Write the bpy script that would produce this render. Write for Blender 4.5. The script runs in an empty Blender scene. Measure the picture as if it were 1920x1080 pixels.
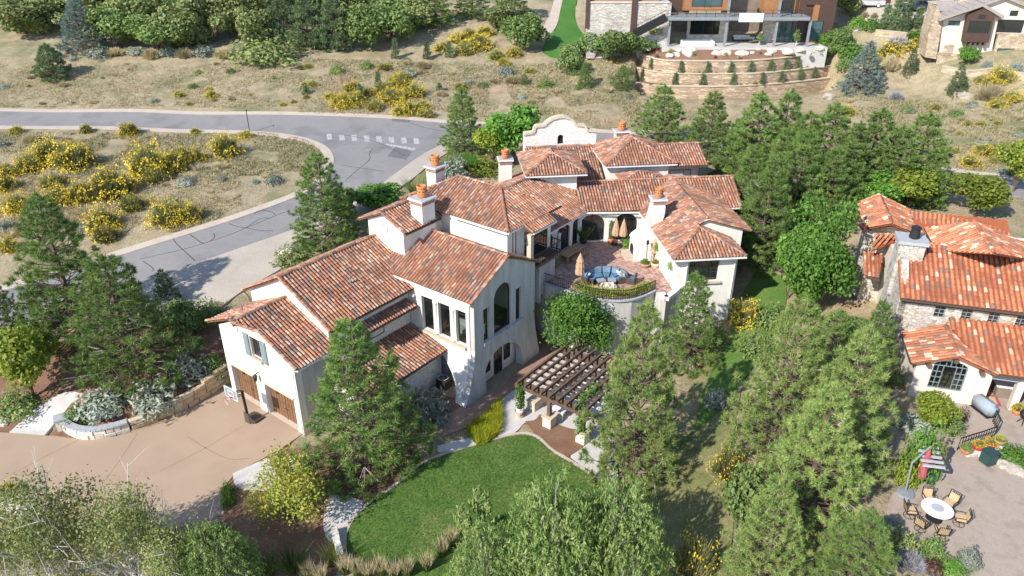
import bpy, bmesh, math, random
import numpy as np
from mathutils import Vector, Matrix, noise as mnoise
from mathutils.geometry import tessellate_polygon
random.seed(7); rng = np.random.default_rng(7)
scene = bpy.context.scene
COL = scene.collection

# ------------------------------------------------------------------ camera, sky, sun, exposure
CAMH, PITCH, FPX = 36.0, math.radians(28.0), 1400.0
cam = bpy.data.cameras.new('camera')
cam.sensor_width = 36.0; cam.lens = 36.0 * FPX / 1920.0
cam.clip_start = 0.5; cam.clip_end = 2000.0
camo = bpy.data.objects.new('camera', cam); COL.objects.link(camo)
camo.location = (0, 0, CAMH); camo.rotation_euler = (math.radians(90) - PITCH, 0, 0)
scene.camera = camo
SUN_HEAD, SUN_EL = math.radians(44.4), math.radians(37.0)   # heading the light travels to
world = bpy.data.worlds.new('World'); scene.world = world; world.use_nodes = True
wn = world.node_tree.nodes; wl = world.node_tree.links
sky = wn.new('ShaderNodeTexSky'); sky.sky_type = 'NISHITA'; sky.sun_disc = False
sky.sun_elevation = SUN_EL; sky.sun_rotation = math.radians(225.6)
sky.altitude = 1900.0
wn['Background'].inputs['Strength'].default_value = 0.15
wl.new(sky.outputs[0], wn['Background'].inputs[0])
sun = bpy.data.lights.new('sun', 'SUN'); sun.energy = 4.0; sun.angle = math.radians(0.5); sun.color = (1.0, 0.95, 0.87)
suno = bpy.data.objects.new('sun', sun); COL.objects.link(suno)
_d = Vector((math.cos(SUN_HEAD) * math.cos(SUN_EL), math.sin(SUN_HEAD) * math.cos(SUN_EL), -math.sin(SUN_EL)))
suno.rotation_euler = _d.to_track_quat('-Z', 'Y').to_euler(); suno.location = (-60, -60, 90)
vs = scene.view_settings
vs.view_transform = 'Standard'; vs.look = 'None'; vs.gamma = 1.0; vs.use_curve_mapping = False; vs.exposure = 0.84

# ------------------------------------------------------------------ survey helpers: metres from sight lines
CT, ST = math.cos(PITCH), math.sin(PITCH)
def ray(u, v):
    x = (u - 960) / FPX; y = -(v - 540) / FPX
    return np.array([x, CT + y * ST, -ST + y * CT])
def P(u, v, z=0.0):
    d = ray(u, v); return np.array([0, 0, CAMH]) + d * ((z - CAMH) / d[2])
class Frame:
    """a building's own axes: s along e, t along f"""
    def __init__(s, deg):
        a = math.radians(deg)
        s.deg = deg; s.e = np.array([math.cos(a), math.sin(a), 0]); s.f = np.array([-s.e[1], s.e[0], 0])
    def w(s, p): return s.e * p[0] + s.f * p[1] + np.array([0, 0, p[2]])
    def loc(s, q): return np.array([q @ s.e, q @ s.f, q[2]])
FA = Frame(-37.6)     # garage wing, tower, great room
FC = Frame(6.5)       # courtyard arcade and the rooms behind
FB = Frame(-16.0)     # neighbour on the right
FW = Frame(0.0)

# ------------------------------------------------------------------ object helpers
def link(o, parent=None):
    COL.objects.link(o)
    if parent is not None: o.parent = parent
    return o
def tag(o, label=None, cat=None, group=None, kind=None):
    if label: o['label'] = label
    if cat: o['category'] = cat
    if group: o['group'] = group
    if kind: o['kind'] = kind
    return o
def thing(name, label, cat, loc=(0, 0, 0), rz=0.0, group=None):
    o = bpy.data.objects.new(name, None); o.empty_display_size = 0.3
    o.location = loc; o.rotation_euler = (0, 0, rz)
    link(o); return tag(o, label, cat, group)
_mats = {}
def setm(me, m):
    for k in (m if isinstance(m, (list, tuple)) else [m]): me.materials.append(k)
def mesh_np(name, V, F, m, smooth=False, mi=None):
    me = bpy.data.meshes.new(name)
    V = np.asarray(V, dtype=np.float32); F = np.asarray(F, dtype=np.int32)
    n = F.shape[1]
    me.vertices.add(len(V)); me.vertices.foreach_set('co', V.ravel())
    me.loops.add(F.size); me.loops.foreach_set('vertex_index', F.ravel())
    me.polygons.add(len(F)); me.polygons.foreach_set('loop_start', np.arange(0, F.size, n, dtype=np.int32))
    me.polygons.foreach_set('loop_total', np.full(len(F), n, dtype=np.int32))
    setm(me, m)
    if mi is not None: me.polygons.foreach_set('material_index', np.asarray(mi, dtype=np.int32))
    if smooth: me.polygons.foreach_set('use_smooth', np.ones(len(F), dtype=bool))
    me.update(calc_edges=True); return me
def ob(name, bm, m, parent=None, smooth=False, shift=None):
    """link a bmesh as one mesh object; world coordinates minus the parent's own place"""
    me = bpy.data.meshes.new(name)
    if parent is not None and shift is None:
        shift = parent_origin(parent)
    if shift is not None:
        bm.transform(shift.inverted())
    if smooth:
        for f in bm.faces: f.smooth = True
    bm.to_mesh(me); bm.free(); setm(me, m)
    return link(bpy.data.objects.new(name, me), parent)
def parent_origin(p):
    M = Matrix.Identity(4)
    while p is not None:
        M = (Matrix.Translation(p.location) @ p.rotation_euler.to_matrix().to_4x4() @ Matrix.Diagonal(list(p.scale) + [1])) @ M
        p = p.parent
    return M
def nb(): return bmesh.new()
def bx(bm, c, size, rz=0.0, R=None):
    M = Matrix.Translation(c) @ (R.to_4x4() if R is not None else Matrix.Rotation(rz, 4, 'Z')) @ Matrix.Diagonal((size[0], size[1], size[2], 1))
    return bmesh.ops.create_cube(bm, size=1.0, matrix=M)['verts']
def fbx(bm, fr, s0, s1, t0, t1, z0, z1):
    c = fr.w(((s0 + s1) / 2, (t0 + t1) / 2, (z0 + z1) / 2))
    return bx(bm, c, (abs(s1 - s0), abs(t1 - t0), abs(z1 - z0)), math.radians(fr.deg))
def beam(bm, a, b, w, h, up=(0, 0, 1)):
    a = Vector(a); b = Vector(b); d = (b - a); L = d.length
    if L < 1e-5: return
    x = d / L; u = Vector(up); y = u.cross(x)
    if y.length < 1e-3: y = Vector((1, 0, 0)).cross(x)
    y.normalize(); z = x.cross(y)
    R = Matrix((x, y, z)).transposed()
    bx(bm, (a + b) / 2, (L, w, h), R=R)
def tube(bm, pts, r, n=8, cap=True, r1=None):
    pts = [Vector(p) for p in pts]; rings = []
    N = len(pts)
    for i, p in enumerate(pts):
        d = (pts[min(i + 1, N - 1)] - pts[max(i - 1, 0)]).normalized()
        a = d.orthogonal().normalized() if i == 0 else (rings_x - d * rings_x.dot(d)).normalized()
        rings_x = a; b = d.cross(a)
        rr = r[i] if isinstance(r, (list, tuple)) else (r if r1 is None else r + (r1 - r) * i / max(1, N - 1))
        rings.append([bm.verts.new(p + a * (rr * math.cos(k * 2 * math.pi / n)) + b * (rr * math.sin(k * 2 * math.pi / n))) for k in range(n)])
    for i in range(N - 1):
        for k in range(n):
            bm.faces.new((rings[i][k], rings[i][(k + 1) % n], rings[i + 1][(k + 1) % n], rings[i + 1][k]))
    if cap:
        try: bm.faces.new(rings[0][::-1]); bm.faces.new(rings[-1])
        except ValueError: pass
def lathe(bm, prof, c=(0, 0, 0), n=16, cap=True, a0=0.0):
    rings = []
    for r, z in prof:
        rings.append([bm.verts.new((c[0] + r * math.cos(a0 + k * 2 * math.pi / n), c[1] + r * math.sin(a0 + k * 2 * math.pi / n), c[2] + z)) for k in range(n)])
    for i in range(len(rings) - 1):
        for k in range(n):
            bm.faces.new((rings[i][k], rings[i][(k + 1) % n], rings[i + 1][(k + 1) % n], rings[i + 1][k]))
    if cap:
        bm.faces.new(rings[0][::-1]); bm.faces.new(rings[-1])
def poly_prism(bm, pts, vec):
    """flat polygon (list of 3-D points) pushed along vec, closed"""
    pts = [Vector(p) for p in pts]; v = Vector(vec)
    a = [bm.verts.new(p) for p in pts]; b = [bm.verts.new(p + v) for p in pts]
    n = len(pts)
    tris = tessellate_polygon([pts])
    for t in tris:
        try: bm.faces.new([a[i] for i in t]); bm.faces.new([b[i] for i in reversed(t)])
        except ValueError: pass
    for i in range(n):
        bm.faces.new((a[i], a[(i + 1) % n], b[(i + 1) % n], b[i]))
    bmesh.ops.recalc_face_normals(bm, faces=bm.faces)
def frame_poly(fr, axis, val, hz):
    """(h,z) outline on the plane axis=val of a frame -> world points"""
    return [fr.w((val, h, z)) if axis == 0 else fr.w((h, val, z)) for h, z in hz]
def panel(bm, fr, axis, val, outline, holes=(), thick=-0.3):
    """wall panel with real openings; thick is signed along the axis"""
    loops = [outline] + [list(h) for h in holes]
    vec = Vector((fr.e if axis == 0 else fr.f) * thick)
    P3 = [[Vector(p) for p in frame_poly(fr, axis, val, l)] for l in loops]
    flat2 = [[Vector((h, z, 0)) for h, z in l] for l in loops]
    A = [bm.verts.new(p) for l in P3 for p in l]; B = [bm.verts.new(p + vec) for l in P3 for p in l]
    for t in tessellate_polygon(flat2):
        try: bm.faces.new([A[i] for i in t]); bm.faces.new([B[i] for i in reversed(t)])
        except ValueError: pass
    k = 0
    for l in loops:
        n = len(l)
        for i in range(n):
            i0, i1 = k + i, k + (i + 1) % n
            try: bm.faces.new((A[i0], A[i1], B[i1], B[i0]))
            except ValueError: pass
        k += n
    bmesh.ops.recalc_face_normals(bm, faces=bm.faces)
def rect(h0, h1, z0, z1): return [(h0, z0), (h1, z0), (h1, z1), (h0, z1)]
def arch(h0, h1, z0, zs, rise=None, n=12):
    r = (h1 - h0) / 2; c = (h0 + h1) / 2; rise = rise or r
    return [(h0, z0), (h1, z0)] + [(c + r * math.cos(a), zs + rise * math.sin(a)) for a in [math.pi * k / n for k in range(n + 1)]]
def copy_tree(o, loc=None, rz=None, scale=None, label=None, group=None, parent=None):
    c = o.copy(); link(c, parent)
    if loc is not None: c.location = loc
    if rz is not None: c.rotation_euler = (0, 0, rz)
    if scale is not None: c.scale = scale if hasattr(scale, '__len__') else (scale,) * 3
    if label: c['label'] = label
    if group: c['group'] = group
    for ch in o.children: copy_tree(ch, parent=c)
    return c

# ------------------------------------------------------------------ materials
def nodes(name):
    m = bpy.data.materials.new(name); m.use_nodes = True
    nt = m.node_tree; b = nt.nodes['Principled BSDF']; return m, nt, b
def ramp(nt, stops, interp='LINEAR'):
    r = nt.nodes.new('ShaderNodeValToRGB'); cr = r.color_ramp; cr.interpolation = interp
    while len(cr.elements) < len(stops): cr.elements.new(0.5)
    for e, (p, c) in zip(cr.elements, stops): e.position = p; e.color = (c[0], c[1], c[2], 1)
    return r
def ntex(nt, scale, detail=5.0, rough=0.6, coord='Object', dist=0.0, squash=None):
    tc = nt.nodes.new('ShaderNodeTexCoord'); n = nt.nodes.new('ShaderNodeTexNoise')
    n.inputs['Scale'].default_value = scale; n.inputs['Detail'].default_value = detail
    n.inputs['Roughness'].default_value = rough; n.inputs['Distortion'].default_value = dist
    if squash:
        mp = nt.nodes.new('ShaderNodeMapping'); mp.inputs['Scale'].default_value = squash
        nt.links.new(tc.outputs[coord], mp.inputs[0]); nt.links.new(mp.outputs[0], n.inputs['Vector'])
    else: nt.links.new(tc.outputs[coord], n.inputs['Vector'])
    return n
def mixc(nt, fac, a, b, mode='MIX'):
    x = nt.nodes.new('ShaderNodeMix'); x.data_type = 'RGBA'; x.blend_type = mode
    for k, s in ((0, fac), (6, a), (7, b)):
        if isinstance(s, (int, float)): x.inputs[k].default_value = s
        elif isinstance(s, (tuple, list)): x.inputs[k].default_value = (s[0], s[1], s[2], 1)
        else: nt.links.new(s, x.inputs[k])
    return x.outputs[2]
def bump(nt, b, h, strength=0.3, dist=0.05):
    bp = nt.nodes.new('ShaderNodeBump'); bp.inputs['Strength'].default_value = strength; bp.inputs['Distance'].default_value = dist
    nt.links.new(h, bp.inputs['Height']); nt.links.new(bp.outputs[0], b.inputs['Normal'])
def mk(name, c1, c2=None, scale=3.0, rough=0.85, bmp=0.0, fine=40.0, coord='Object', metal=0.0, mid=None, squash=None, spec=0.3, fvar=(0.82, 1.12)):
    m, nt, b = nodes(name)
    b.inputs['Roughness'].default_value = rough; b.inputs['Metallic'].default_value = metal
    b.inputs['Specular IOR Level'].default_value = spec
    if c2 is None: c2 = tuple(x * 0.82 for x in c1)
    n = ntex(nt, scale, coord=coord, squash=squash)
    st = [(0.33, c1), (0.67, c2)] if mid is None else [(0.3, c1), (0.5, mid), (0.7, c2)]
    r = ramp(nt, st); nt.links.new(n.outputs['Fac'], r.inputs[0])
    n2 = ntex(nt, fine, 3, coord=coord)
    rr = ramp(nt, [(0.3, (fvar[0],) * 3), (0.7, (fvar[1],) * 3)]); nt.links.new(n2.outputs['Fac'], rr.inputs[0])
    nt.links.new(mixc(nt, 1.0, r.outputs[0], rr.outputs[0], 'MULTIPLY'), b.inputs['Base Color'])
    if bmp: bump(nt, b, n2.outputs['Fac'], bmp, 0.03)
    return m
def randmat(name, stops, rough=0.8, source='island', interp='CONSTANT', scale=9.0, trans=0.0, var=0.35, tcol=None):
    """colour picked per piece (per mesh island or per object), with grain"""
    m, nt, b = nodes(name); b.inputs['Roughness'].default_value = rough; b.inputs['Specular IOR Level'].default_value = 0.25
    if source == 'island': s = nt.nodes.new('ShaderNodeNewGeometry').outputs['Random Per Island']
    else: s = nt.nodes.new('ShaderNodeObjectInfo').outputs['Random']
    r = ramp(nt, stops, interp); nt.links.new(s, r.inputs[0])
    n = ntex(nt, scale, 4)
    rr = ramp(nt, [(0.3, (1 - var,) * 3), (0.7, (1 + var * 0.6,) * 3)]); nt.links.new(n.outputs['Fac'], rr.inputs[0])
    col = mixc(nt, 1.0, r.outputs[0], rr.outputs[0], 'MULTIPLY')
    # broad weathering over the whole surface
    ge = nt.nodes.new('ShaderNodeNewGeometry'); wn_ = nt.nodes.new('ShaderNodeTexNoise'); wn_.inputs['Scale'].default_value = 0.55; wn_.inputs['Detail'].default_value = 5
    nt.links.new(ge.outputs['Position'], wn_.inputs['Vector']); wr = ramp(nt, [(0.35, (0.74, 0.72, 0.70)), (0.6, (1.08, 1.05, 1.02))]); nt.links.new(wn_.outputs['Fac'], wr.inputs[0])
    nt.links.new(mixc(nt, 1.0, col, wr.outputs[0], 'MULTIPLY'), b.inputs['Base Color'])
    return m
def leafmat(name, stops, clump=0.9, trans=0.3, rough=0.55, var=0.4, objvar=0.25):
    m, nt, b = nodes(name)
    b.inputs['Roughness'].default_value = rough; b.inputs['Specular IOR Level'].default_value = 0.3
    isl = nt.nodes.new('ShaderNodeNewGeometry').outputs['Random Per Island']
    n = ntex(nt, clump, 3)
    ad = nt.nodes.new('ShaderNodeMath'); ad.operation = 'MULTIPLY_ADD'; ad.inputs[1].default_value = 0.45; nt.links.new(isl, ad.inputs[0])
    ml = nt.nodes.new('ShaderNodeMath'); ml.operation = 'MULTIPLY_ADD'; ml.inputs[1].default_value = 1.5; ml.inputs[2].default_value = -0.48
    nt.links.new(n.outputs['Fac'], ml.inputs[0]); nt.links.new(ml.outputs[0], ad.inputs[2])
    r = ramp(nt, stops); nt.links.new(ad.outputs[0], r.inputs[0])
    oi = nt.nodes.new('ShaderNodeObjectInfo')
    hs = nt.nodes.new('ShaderNodeHueSaturation')
    mr = nt.nodes.new('ShaderNodeMapRange'); mr.inputs['To Min'].default_value = 1 - objvar; mr.inputs['To Max'].default_value = 1 + objvar
    nt.links.new(oi.outputs['Random'], mr.inputs[0]); nt.links.new(mr.outputs[0], hs.inputs['Value'])
    nt.links.new(r.outputs[0], hs.inputs['Color'])
    nt.links.new(hs.outputs[0], b.inputs['Base Color'])
    if trans:
        tr = nt.nodes.new('ShaderNodeBsdfTranslucent'); mx = nt.nodes.new('ShaderNodeMixShader'); mx.inputs[0].default_value = trans
        tc = mixc(nt, 1.0, hs.outputs[0], (1.25, 1.3, 0.7), 'MULTIPLY'); nt.links.new(tc, tr.inputs[0])
        nt.links.new(b.outputs[0], mx.inputs[1]); nt.links.new(tr.outputs[0], mx.inputs[2])
        nt.links.new(mx.outputs[0], nt.nodes['Material Output'].inputs[0])
    return m
def stonemat(name, stops, scale=2.2, mortar=(0.5, 0.46, 0.4), zstretch=2.2, bmp=0.5):
    m, nt, b = nodes(name); b.inputs['Roughness'].default_value = 0.9; b.inputs['Specular IOR Level'].default_value = 0.2
    tc = nt.nodes.new('ShaderNodeTexCoord'); mp = nt.nodes.new('ShaderNodeMapping'); mp.inputs['Scale'].default_value = (1, 1, zstretch)
    nt.links.new(tc.outputs['Object'], mp.inputs[0])
    v = nt.nodes.new('ShaderNodeTexVoronoi'); v.inputs['Scale'].default_value = scale; nt.links.new(mp.outputs[0], v.inputs[0])
    e = nt.nodes.new('ShaderNodeTexVoronoi'); e.feature = 'DISTANCE_TO_EDGE'; e.inputs['Scale'].default_value = scale; nt.links.new(mp.outputs[0], e.inputs[0])
    sp = nt.nodes.new('ShaderNodeSeparateColor'); nt.links.new(v.outputs['Color'], sp.inputs[0])
    r = ramp(nt, stops, 'CONSTANT'); nt.links.new(sp.outputs[0], r.inputs[0])
    er = ramp(nt, [(0.0, (0, 0, 0)), (0.06, (1, 1, 1))]); nt.links.new(e.outputs['Distance'], er.inputs[0])
    n = ntex(nt, 7, 5); rr = ramp(nt, [(0.3, (0.75,) * 3), (0.7, (1.15,) * 3)]); nt.links.new(n.outputs['Fac'], rr.inputs[0])
    c = mixc(nt, er.outputs[0], mortar, r.outputs[0]); c = mixc(nt, 1.0, c, rr.outputs[0], 'MULTIPLY')
    nt.links.new(c, b.inputs['Base Color']); bump(nt, b, er.outputs[0], bmp, 0.06)
    return m
def glassmat(name, tint=(0.015, 0.02, 0.02), see=0.0):
    m, nt, b = nodes(name); b.inputs['Base Color'].default_value = (*tint, 1); b.inputs['Roughness'].default_value = 0.04
    b.inputs['Specular IOR Level'].default_value = 0.9; b.inputs['IOR'].default_value = 1.5
    if see:
        t = nt.nodes.new('ShaderNodeBsdfTransparent'); t.inputs[0].default_value = (0.82, 0.86, 0.84, 1)
        mx = nt.nodes.new('ShaderNodeMixShader'); mx.inputs[0].default_value = see
        nt.links.new(b.outputs[0], mx.inputs[1]); nt.links.new(t.outputs[0], mx.inputs[2]); nt.links.new(mx.outputs[0], nt.nodes['Material Output'].inputs[0])
    return m
M = {}
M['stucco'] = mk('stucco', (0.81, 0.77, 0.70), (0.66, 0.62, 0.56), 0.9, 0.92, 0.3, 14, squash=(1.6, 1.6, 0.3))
M['stucco_grey_shade'] = mk('stucco_weathered_shade', (0.53, 0.515, 0.485), (0.40, 0.375, 0.34), 1.1, 0.92, 0.25, 12, squash=(1.5, 1.5, 0.2))  # grey weather streaks, base also darkened to paint in the tower front's shade
M['stucco_tan'] = mk('stucco_cream', (0.72, 0.64, 0.54), (0.64, 0.56, 0.46), 0.8, 0.92, 0.2, 30)
M['whitebrick'] = stonemat('painted_brick', [(0, (0.80, 0.76, 0.70)), (0.4, (0.72, 0.67, 0.60)), (0.75, (0.84, 0.81, 0.76))], 3.2, (0.70, 0.66, 0.6), 2.0, 0.6)
TV = [(0, (0.405, 0.195, 0.12)), (0.2, (0.435, 0.245, 0.165)), (0.38, (0.33, 0.16, 0.105)), (0.52, (0.25, 0.17, 0.145)), (0.64, (0.465, 0.30, 0.215)), (0.76, (0.37, 0.17, 0.10)), (0.90, (0.49, 0.37, 0.28)), (0.94, (0.20, 0.145, 0.13))]
M['tile'] = randmat('clay_roof_tiles', TV, 0.8, 'island', scale=5.0, var=0.3)
M['tile_one'] = randmat('clay_roof_tile', TV, 0.8, 'object', scale=5.0, var=0.3)
TN = [(0, (0.47, 0.195, 0.105)), (0.25, (0.385, 0.145, 0.085)), (0.45, (0.50, 0.23, 0.125)), (0.66, (0.425, 0.17, 0.095)), (0.81, (0.25, 0.165, 0.14)), (0.88, (0.60, 0.46, 0.33))]
M['ntile'] = randmat('orange_roof_tiles', TN, 0.75, 'island', scale=5.0, var=0.25)
M['ntile_one'] = randmat('orange_roof_tile', TN, 0.75, 'object', scale=5.0, var=0.25)
M['pan'] = mk('clay_pans', (0.15, 0.065, 0.04), (0.22, 0.10, 0.06), 6, 0.9)
M['npan'] = mk('orange_pans', (0.26, 0.07, 0.03), (0.32, 0.10, 0.045), 6, 0.9)
M['gutter'] = mk('white_metal', (0.78, 0.77, 0.74), None, 2, 0.5)
M['gutter_dark'] = mk('bronze_metal', (0.09, 0.075, 0.065), None, 2, 0.5)
M['wood_door'] = mk('stained_cedar', (0.15, 0.075, 0.035), (0.23, 0.125, 0.065), 2.5, 0.6, 0.15, 30, squash=(6, 6, 0.5))
M['wood_dark'] = mk('dark_timber', (0.10, 0.062, 0.045), (0.15, 0.10, 0.075), 4, 0.7, 0.15, 25)
M['wood_tan'] = mk('teak', (0.33, 0.21, 0.11), (0.42, 0.28, 0.16), 4, 0.6, 0.1, 30)
M['black'] = mk('black_iron', (0.022, 0.022, 0.024), None, 4, 0.5)
M['frame'] = mk('dark_window_frame', (0.05, 0.042, 0.036), None, 4, 0.5)
M['greyblue'] = mk('blue_grey_shutter', (0.22, 0.27, 0.28), (0.17, 0.21, 0.22), 4, 0.7)
M['glass'] = glassmat('window_glass'); M['glass_clear'] = glassmat('clear_glass', (0.02, 0.025, 0.025), 0.8)
M['glass_blue'] = glassmat('tinted_glass', (0.05, 0.10, 0.11))
M['brick'] = mk('band_brick', (0.26, 0.12, 0.085), (0.40, 0.25, 0.2), 7, 0.9, 0.3)
M['terracotta'] = mk('terracotta', (0.55, 0.215, 0.085), (0.46, 0.165, 0.06), 3, 0.75, 0.1)
M['leadcap'] = mk('grey_slab', (0.42, 0.43, 0.44), (0.34, 0.35, 0.37), 3, 0.7)
M['sandstone'] = mk('cut_sandstone', (0.52, 0.41, 0.29), (0.60, 0.51, 0.39), 2, 0.9, 0.25)
M['plaster_trim'] = mk('stone_sill', (0.56, 0.47, 0.36), (0.48, 0.40, 0.31), 4, 0.9)
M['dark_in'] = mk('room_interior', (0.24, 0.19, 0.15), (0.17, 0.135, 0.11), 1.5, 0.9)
M['floor_in'] = mk('wood_floor', (0.16, 0.085, 0.05), (0.22, 0.12, 0.07), 3, 0.5, squash=(1, 8, 1))
M['white_cloth'] = mk('white_fabric', (0.74, 0.73, 0.71), None, 4, 0.9)
M['white_paint'] = mk('white_paint', (0.78, 0.78, 0.77), None, 4, 0.6)
M['bluefab'] = mk('blue_cushion', (0.075, 0.15, 0.235), (0.10, 0.195, 0.29), 4, 0.9)
M['wicker'] = mk('dark_wicker', (0.06, 0.045, 0.035), (0.11, 0.085, 0.07), 30, 0.8)
M['tanfab'] = mk('tan_canvas', (0.50, 0.33, 0.21), (0.42, 0.27, 0.17), 5, 0.9)
M['buffpad'] = mk('buff_cushion', (0.56, 0.40, 0.23), (0.48, 0.33, 0.19), 5, 0.9)
M['redfab'] = mk('faded_red_canvas', (0.42, 0.10, 0.12), (0.33, 0.075, 0.09), 5, 0.9)
M['red'] = mk('red_paint', (0.55, 0.03, 0.035), None, 5, 0.5)
M['greenbox'] = mk('green_plastic', (0.03, 0.07, 0.07), None, 4, 0.5)
M['greycover'] = mk('grey_cover', (0.30, 0.34, 0.38), (0.24, 0.28, 0.32), 3, 0.7)
M['bark'] = mk('bark', (0.17, 0.12, 0.09), (0.10, 0.07, 0.055), 6, 0.95, 0.4, 20)
M['bark_pale'] = mk('pale_bark', (0.62, 0.58, 0.52), (0.46, 0.42, 0.37), 6, 0.9, 0.2, 20)
M['rock'] = mk('boulder', (0.48, 0.42, 0.35), (0.36, 0.30, 0.25), 2.5, 0.95, 0.5, 12)
M['rockwhite'] = mk('pale_limestone', (0.66, 0.62, 0.55), (0.50, 0.43, 0.34), 1.8, 0.95, 0.5, 12)
# ------------------------------------------------------------------ terrain
CP = [ # (u, v, z): sight line and the level found there
 (0,830,0),(430,735,0),(570,815,0),(700,830,0),(873,770,0),(1000,690,0),(1060,860,0),(980,900,0),(760,1050,0),(300,900,0),(0,960,0.2),(200,1070,-.3),(500,1060,-.3),(1000,1075,-.2),
 (1130,690,.2),(1130,800,.1),(1240,900,.6),(1330,860,1.4),(1300,1000,.9),(1330,720,1.6),(1380,640,2.2),(1420,560,2.6),(1360,590,2.5),(1450,700,3.0),(1480,900,3.0),(1450,1070,2.2),
 (1650,950,4.4),(1720,980,4.5),(1900,1060,4.5),(1900,900,4.5),(1880,780,4.5),(1700,740,4.6),(1620,640,4.9),(1560,600,4.4),(1590,450,6.0),(1500,430,5.8),
 (1900,420,8.0),(1780,360,7.7),(1800,333,7.8),(1930,352,8.0),(1600,320,7.8),(1440,300,7.7),(1290,276,7.6),(1150,262,7.5),(1000,252,7.4),(850,262,7.2),(700,290,7.0),(830,235,7.5),(620,240,7.8),(100,225,8.5),(-100,225,8.8),(350,225,8.2),
 (600,370,6.0),(430,430,5.2),(250,490,4.3),(100,560,3.4),(0,610,2.8),(480,470,5.1),(350,520,4.6),(380,570,3.6),(330,620,2.7),(200,640,2.4),(120,700,1.6),(40,720,1.4),(250,720,1.6),(400,660,1.9),(60,790,.4),(150,770,1.0),(300,770,1.1),
 (300,300,7.3),(200,350,6.6),(80,320,7.3),(50,420,5.4),(450,340,6.6),(0,280,8.0),(150,430,5.2),
 (700,380,6.4),(820,320,7.0),(900,300,7.2),(1080,262,7.3),
 (300,190,9.5),(100,150,10.8),(700,180,9.6),(500,150,10.8),(900,170,9.4),(1100,190,9.2),(800,110,12.0),(600,90,13.0),(300,90,13.2),(100,80,13.8),(300,20,16.3),(0,20,16.8),(600,20,16.3),(900,30,16.0),(1000,110,12.0),(1060,60,14.3),(1100,55,14.5),
 (1150,150,10.4),(1300,185,8.3),(1500,185,8.5),(1400,200,8.2),(1250,87,14.4),(1500,80,14.5),(1570,110,13.0),(1600,190,9.6),(1700,160,10.6),(1650,110,13.2),(1600,50,16.5),(1680,30,18.2),(1750,20,18.8),(1760,110,14.0),(1880,130,14.0),(1900,180,11.4),(1900,260,9.3),(1700,230,9.0),(1800,200,9.9),(1850,300,8.4),
]
_q = np.array([P(u, v, z) for u, v, z in CP])
_q = np.vstack([_q, [(-170,10,0),(170,10,4),(0,5,-.5),(-90,45,1),(110,45,7),(-170,120,9),(170,110,12),(-150,300,32),(0,300,32),(170,300,36),(-60,220,24),(60,220,26)]])
def _phi(r2): return 0.5 * r2 * np.log(r2 + 1e-9)
def _fit(q, lam=6.0):
    x = q[:, :2] / 50.0; n = len(x)
    r2 = ((x[:, None] - x[None]) ** 2).sum(-1)
    K = _phi(r2) + lam * 1e-3 * np.eye(n); Pm = np.hstack([np.ones((n, 1)), x])
    A = np.vstack([np.hstack([K, Pm]), np.hstack([Pm.T, np.zeros((3, 3))])])
    return x, np.linalg.solve(A, np.concatenate([q[:, 2], np.zeros(3)]))
_cx, _cw = _fit(_q)
def _rbf(X):
    X = X / 50.0; out = np.empty(len(X))
    for i in range(0, len(X), 4000):
        x = X[i:i + 4000]; r2 = ((x[:, None] - _cx[None]) ** 2).sum(-1)
        out[i:i + 4000] = _phi(r2) @ _cw[:-3] + _cw[-3] + x @ _cw[-2:]
    return out
def inpoly(X, poly):
    x, y = X[:, 0], X[:, 1]; c = np.zeros(len(X), bool); n = len(poly)
    for i in range(n):
        (x0, y0), (x1, y1) = poly[i], poly[(i + 1) % n]
        k = ((y0 > y) != (y1 > y)); 
        with np.errstate(divide='ignore', invalid='ignore'):
            c ^= k & (x < (x1 - x0) * (y - y0) / (y1 - y0 + 1e-12) + x0)
    return c
def dpoly(X, poly):
    d = np.full(len(X), 1e9); n = len(poly)
    for i in range(n):
        a = np.array(poly[i]); b = np.array(poly[(i + 1) % n]); ab = b - a
        t = np.clip(((X - a) @ ab) / (ab @ ab + 1e-9), 0, 1)
        d = np.minimum(d, np.hypot(*(X - a - t[:, None] * ab).T))
    return np.where(inpoly(X, poly), -d, d)
def wp(pix, z): return [tuple(P(u, v, z)[:2]) for u, v in pix]
FLATS = [
 (wp([(-300,806),(85,812),(260,812),(345,775),(437,722),(560,640),(873,700),(1008,640),(1070,590),(1130,680),(1150,830),(1150,960),(1010,1090),(880,1180),(400,1200),(-400,1080)], 0.0), 0.0, 2.0),
 ([(P(1196,130,11.45)[0],113.7),(P(1300,163,9.8)[0],113.2),(P(1460,163,9.8)[0],113.2),(P(1566,130,11.45)[0],114.5),(P(1566,110,13.2)[0],121.0),(P(1205,100,13.2)[0],121.0)], 8.0, 1.6),
 (wp([(1690,740),(2150,740),(2200,1150),(1730,1150),(1640,960),(1690,890),(1715,810)], 4.5), 4.5, 2.5),
]
def T(X):
    X = np.atleast_2d(np.asarray(X, float))[:, :2]
    z = _rbf(X)
    for poly, zf, fall in FLATS:
        w = 1 - np.clip(dpoly(X, poly) / fall, 0, 1); w = w * w * (3 - 2 * w)
        z = z * (1 - w) + zf * w
    return z
def Tz(x, y): return float(T([(x, y)])[0])
def at(u, v, dz=0.0):
    """point of the ground on the sight line"""
    d = ray(u, v); ts = np.linspace(15, 330, 500)
    pts = np.array([0, 0, CAMH]) + ts[:, None] * d
    g = T(pts) + dz - pts[:, 2]
    i = np.argmax(g > 0)
    if g[i] <= 0: i = len(ts) - 1
    a, b = ts[max(i - 1, 0)], ts[i]
    for _ in range(18):
        m = (a + b) / 2; p = np.array([0, 0, CAMH]) + m * d
        if T(p)[0] + dz - p[2] > 0: b = m
        else: a = m
    return np.array([0, 0, CAMH]) + b * d

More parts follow.
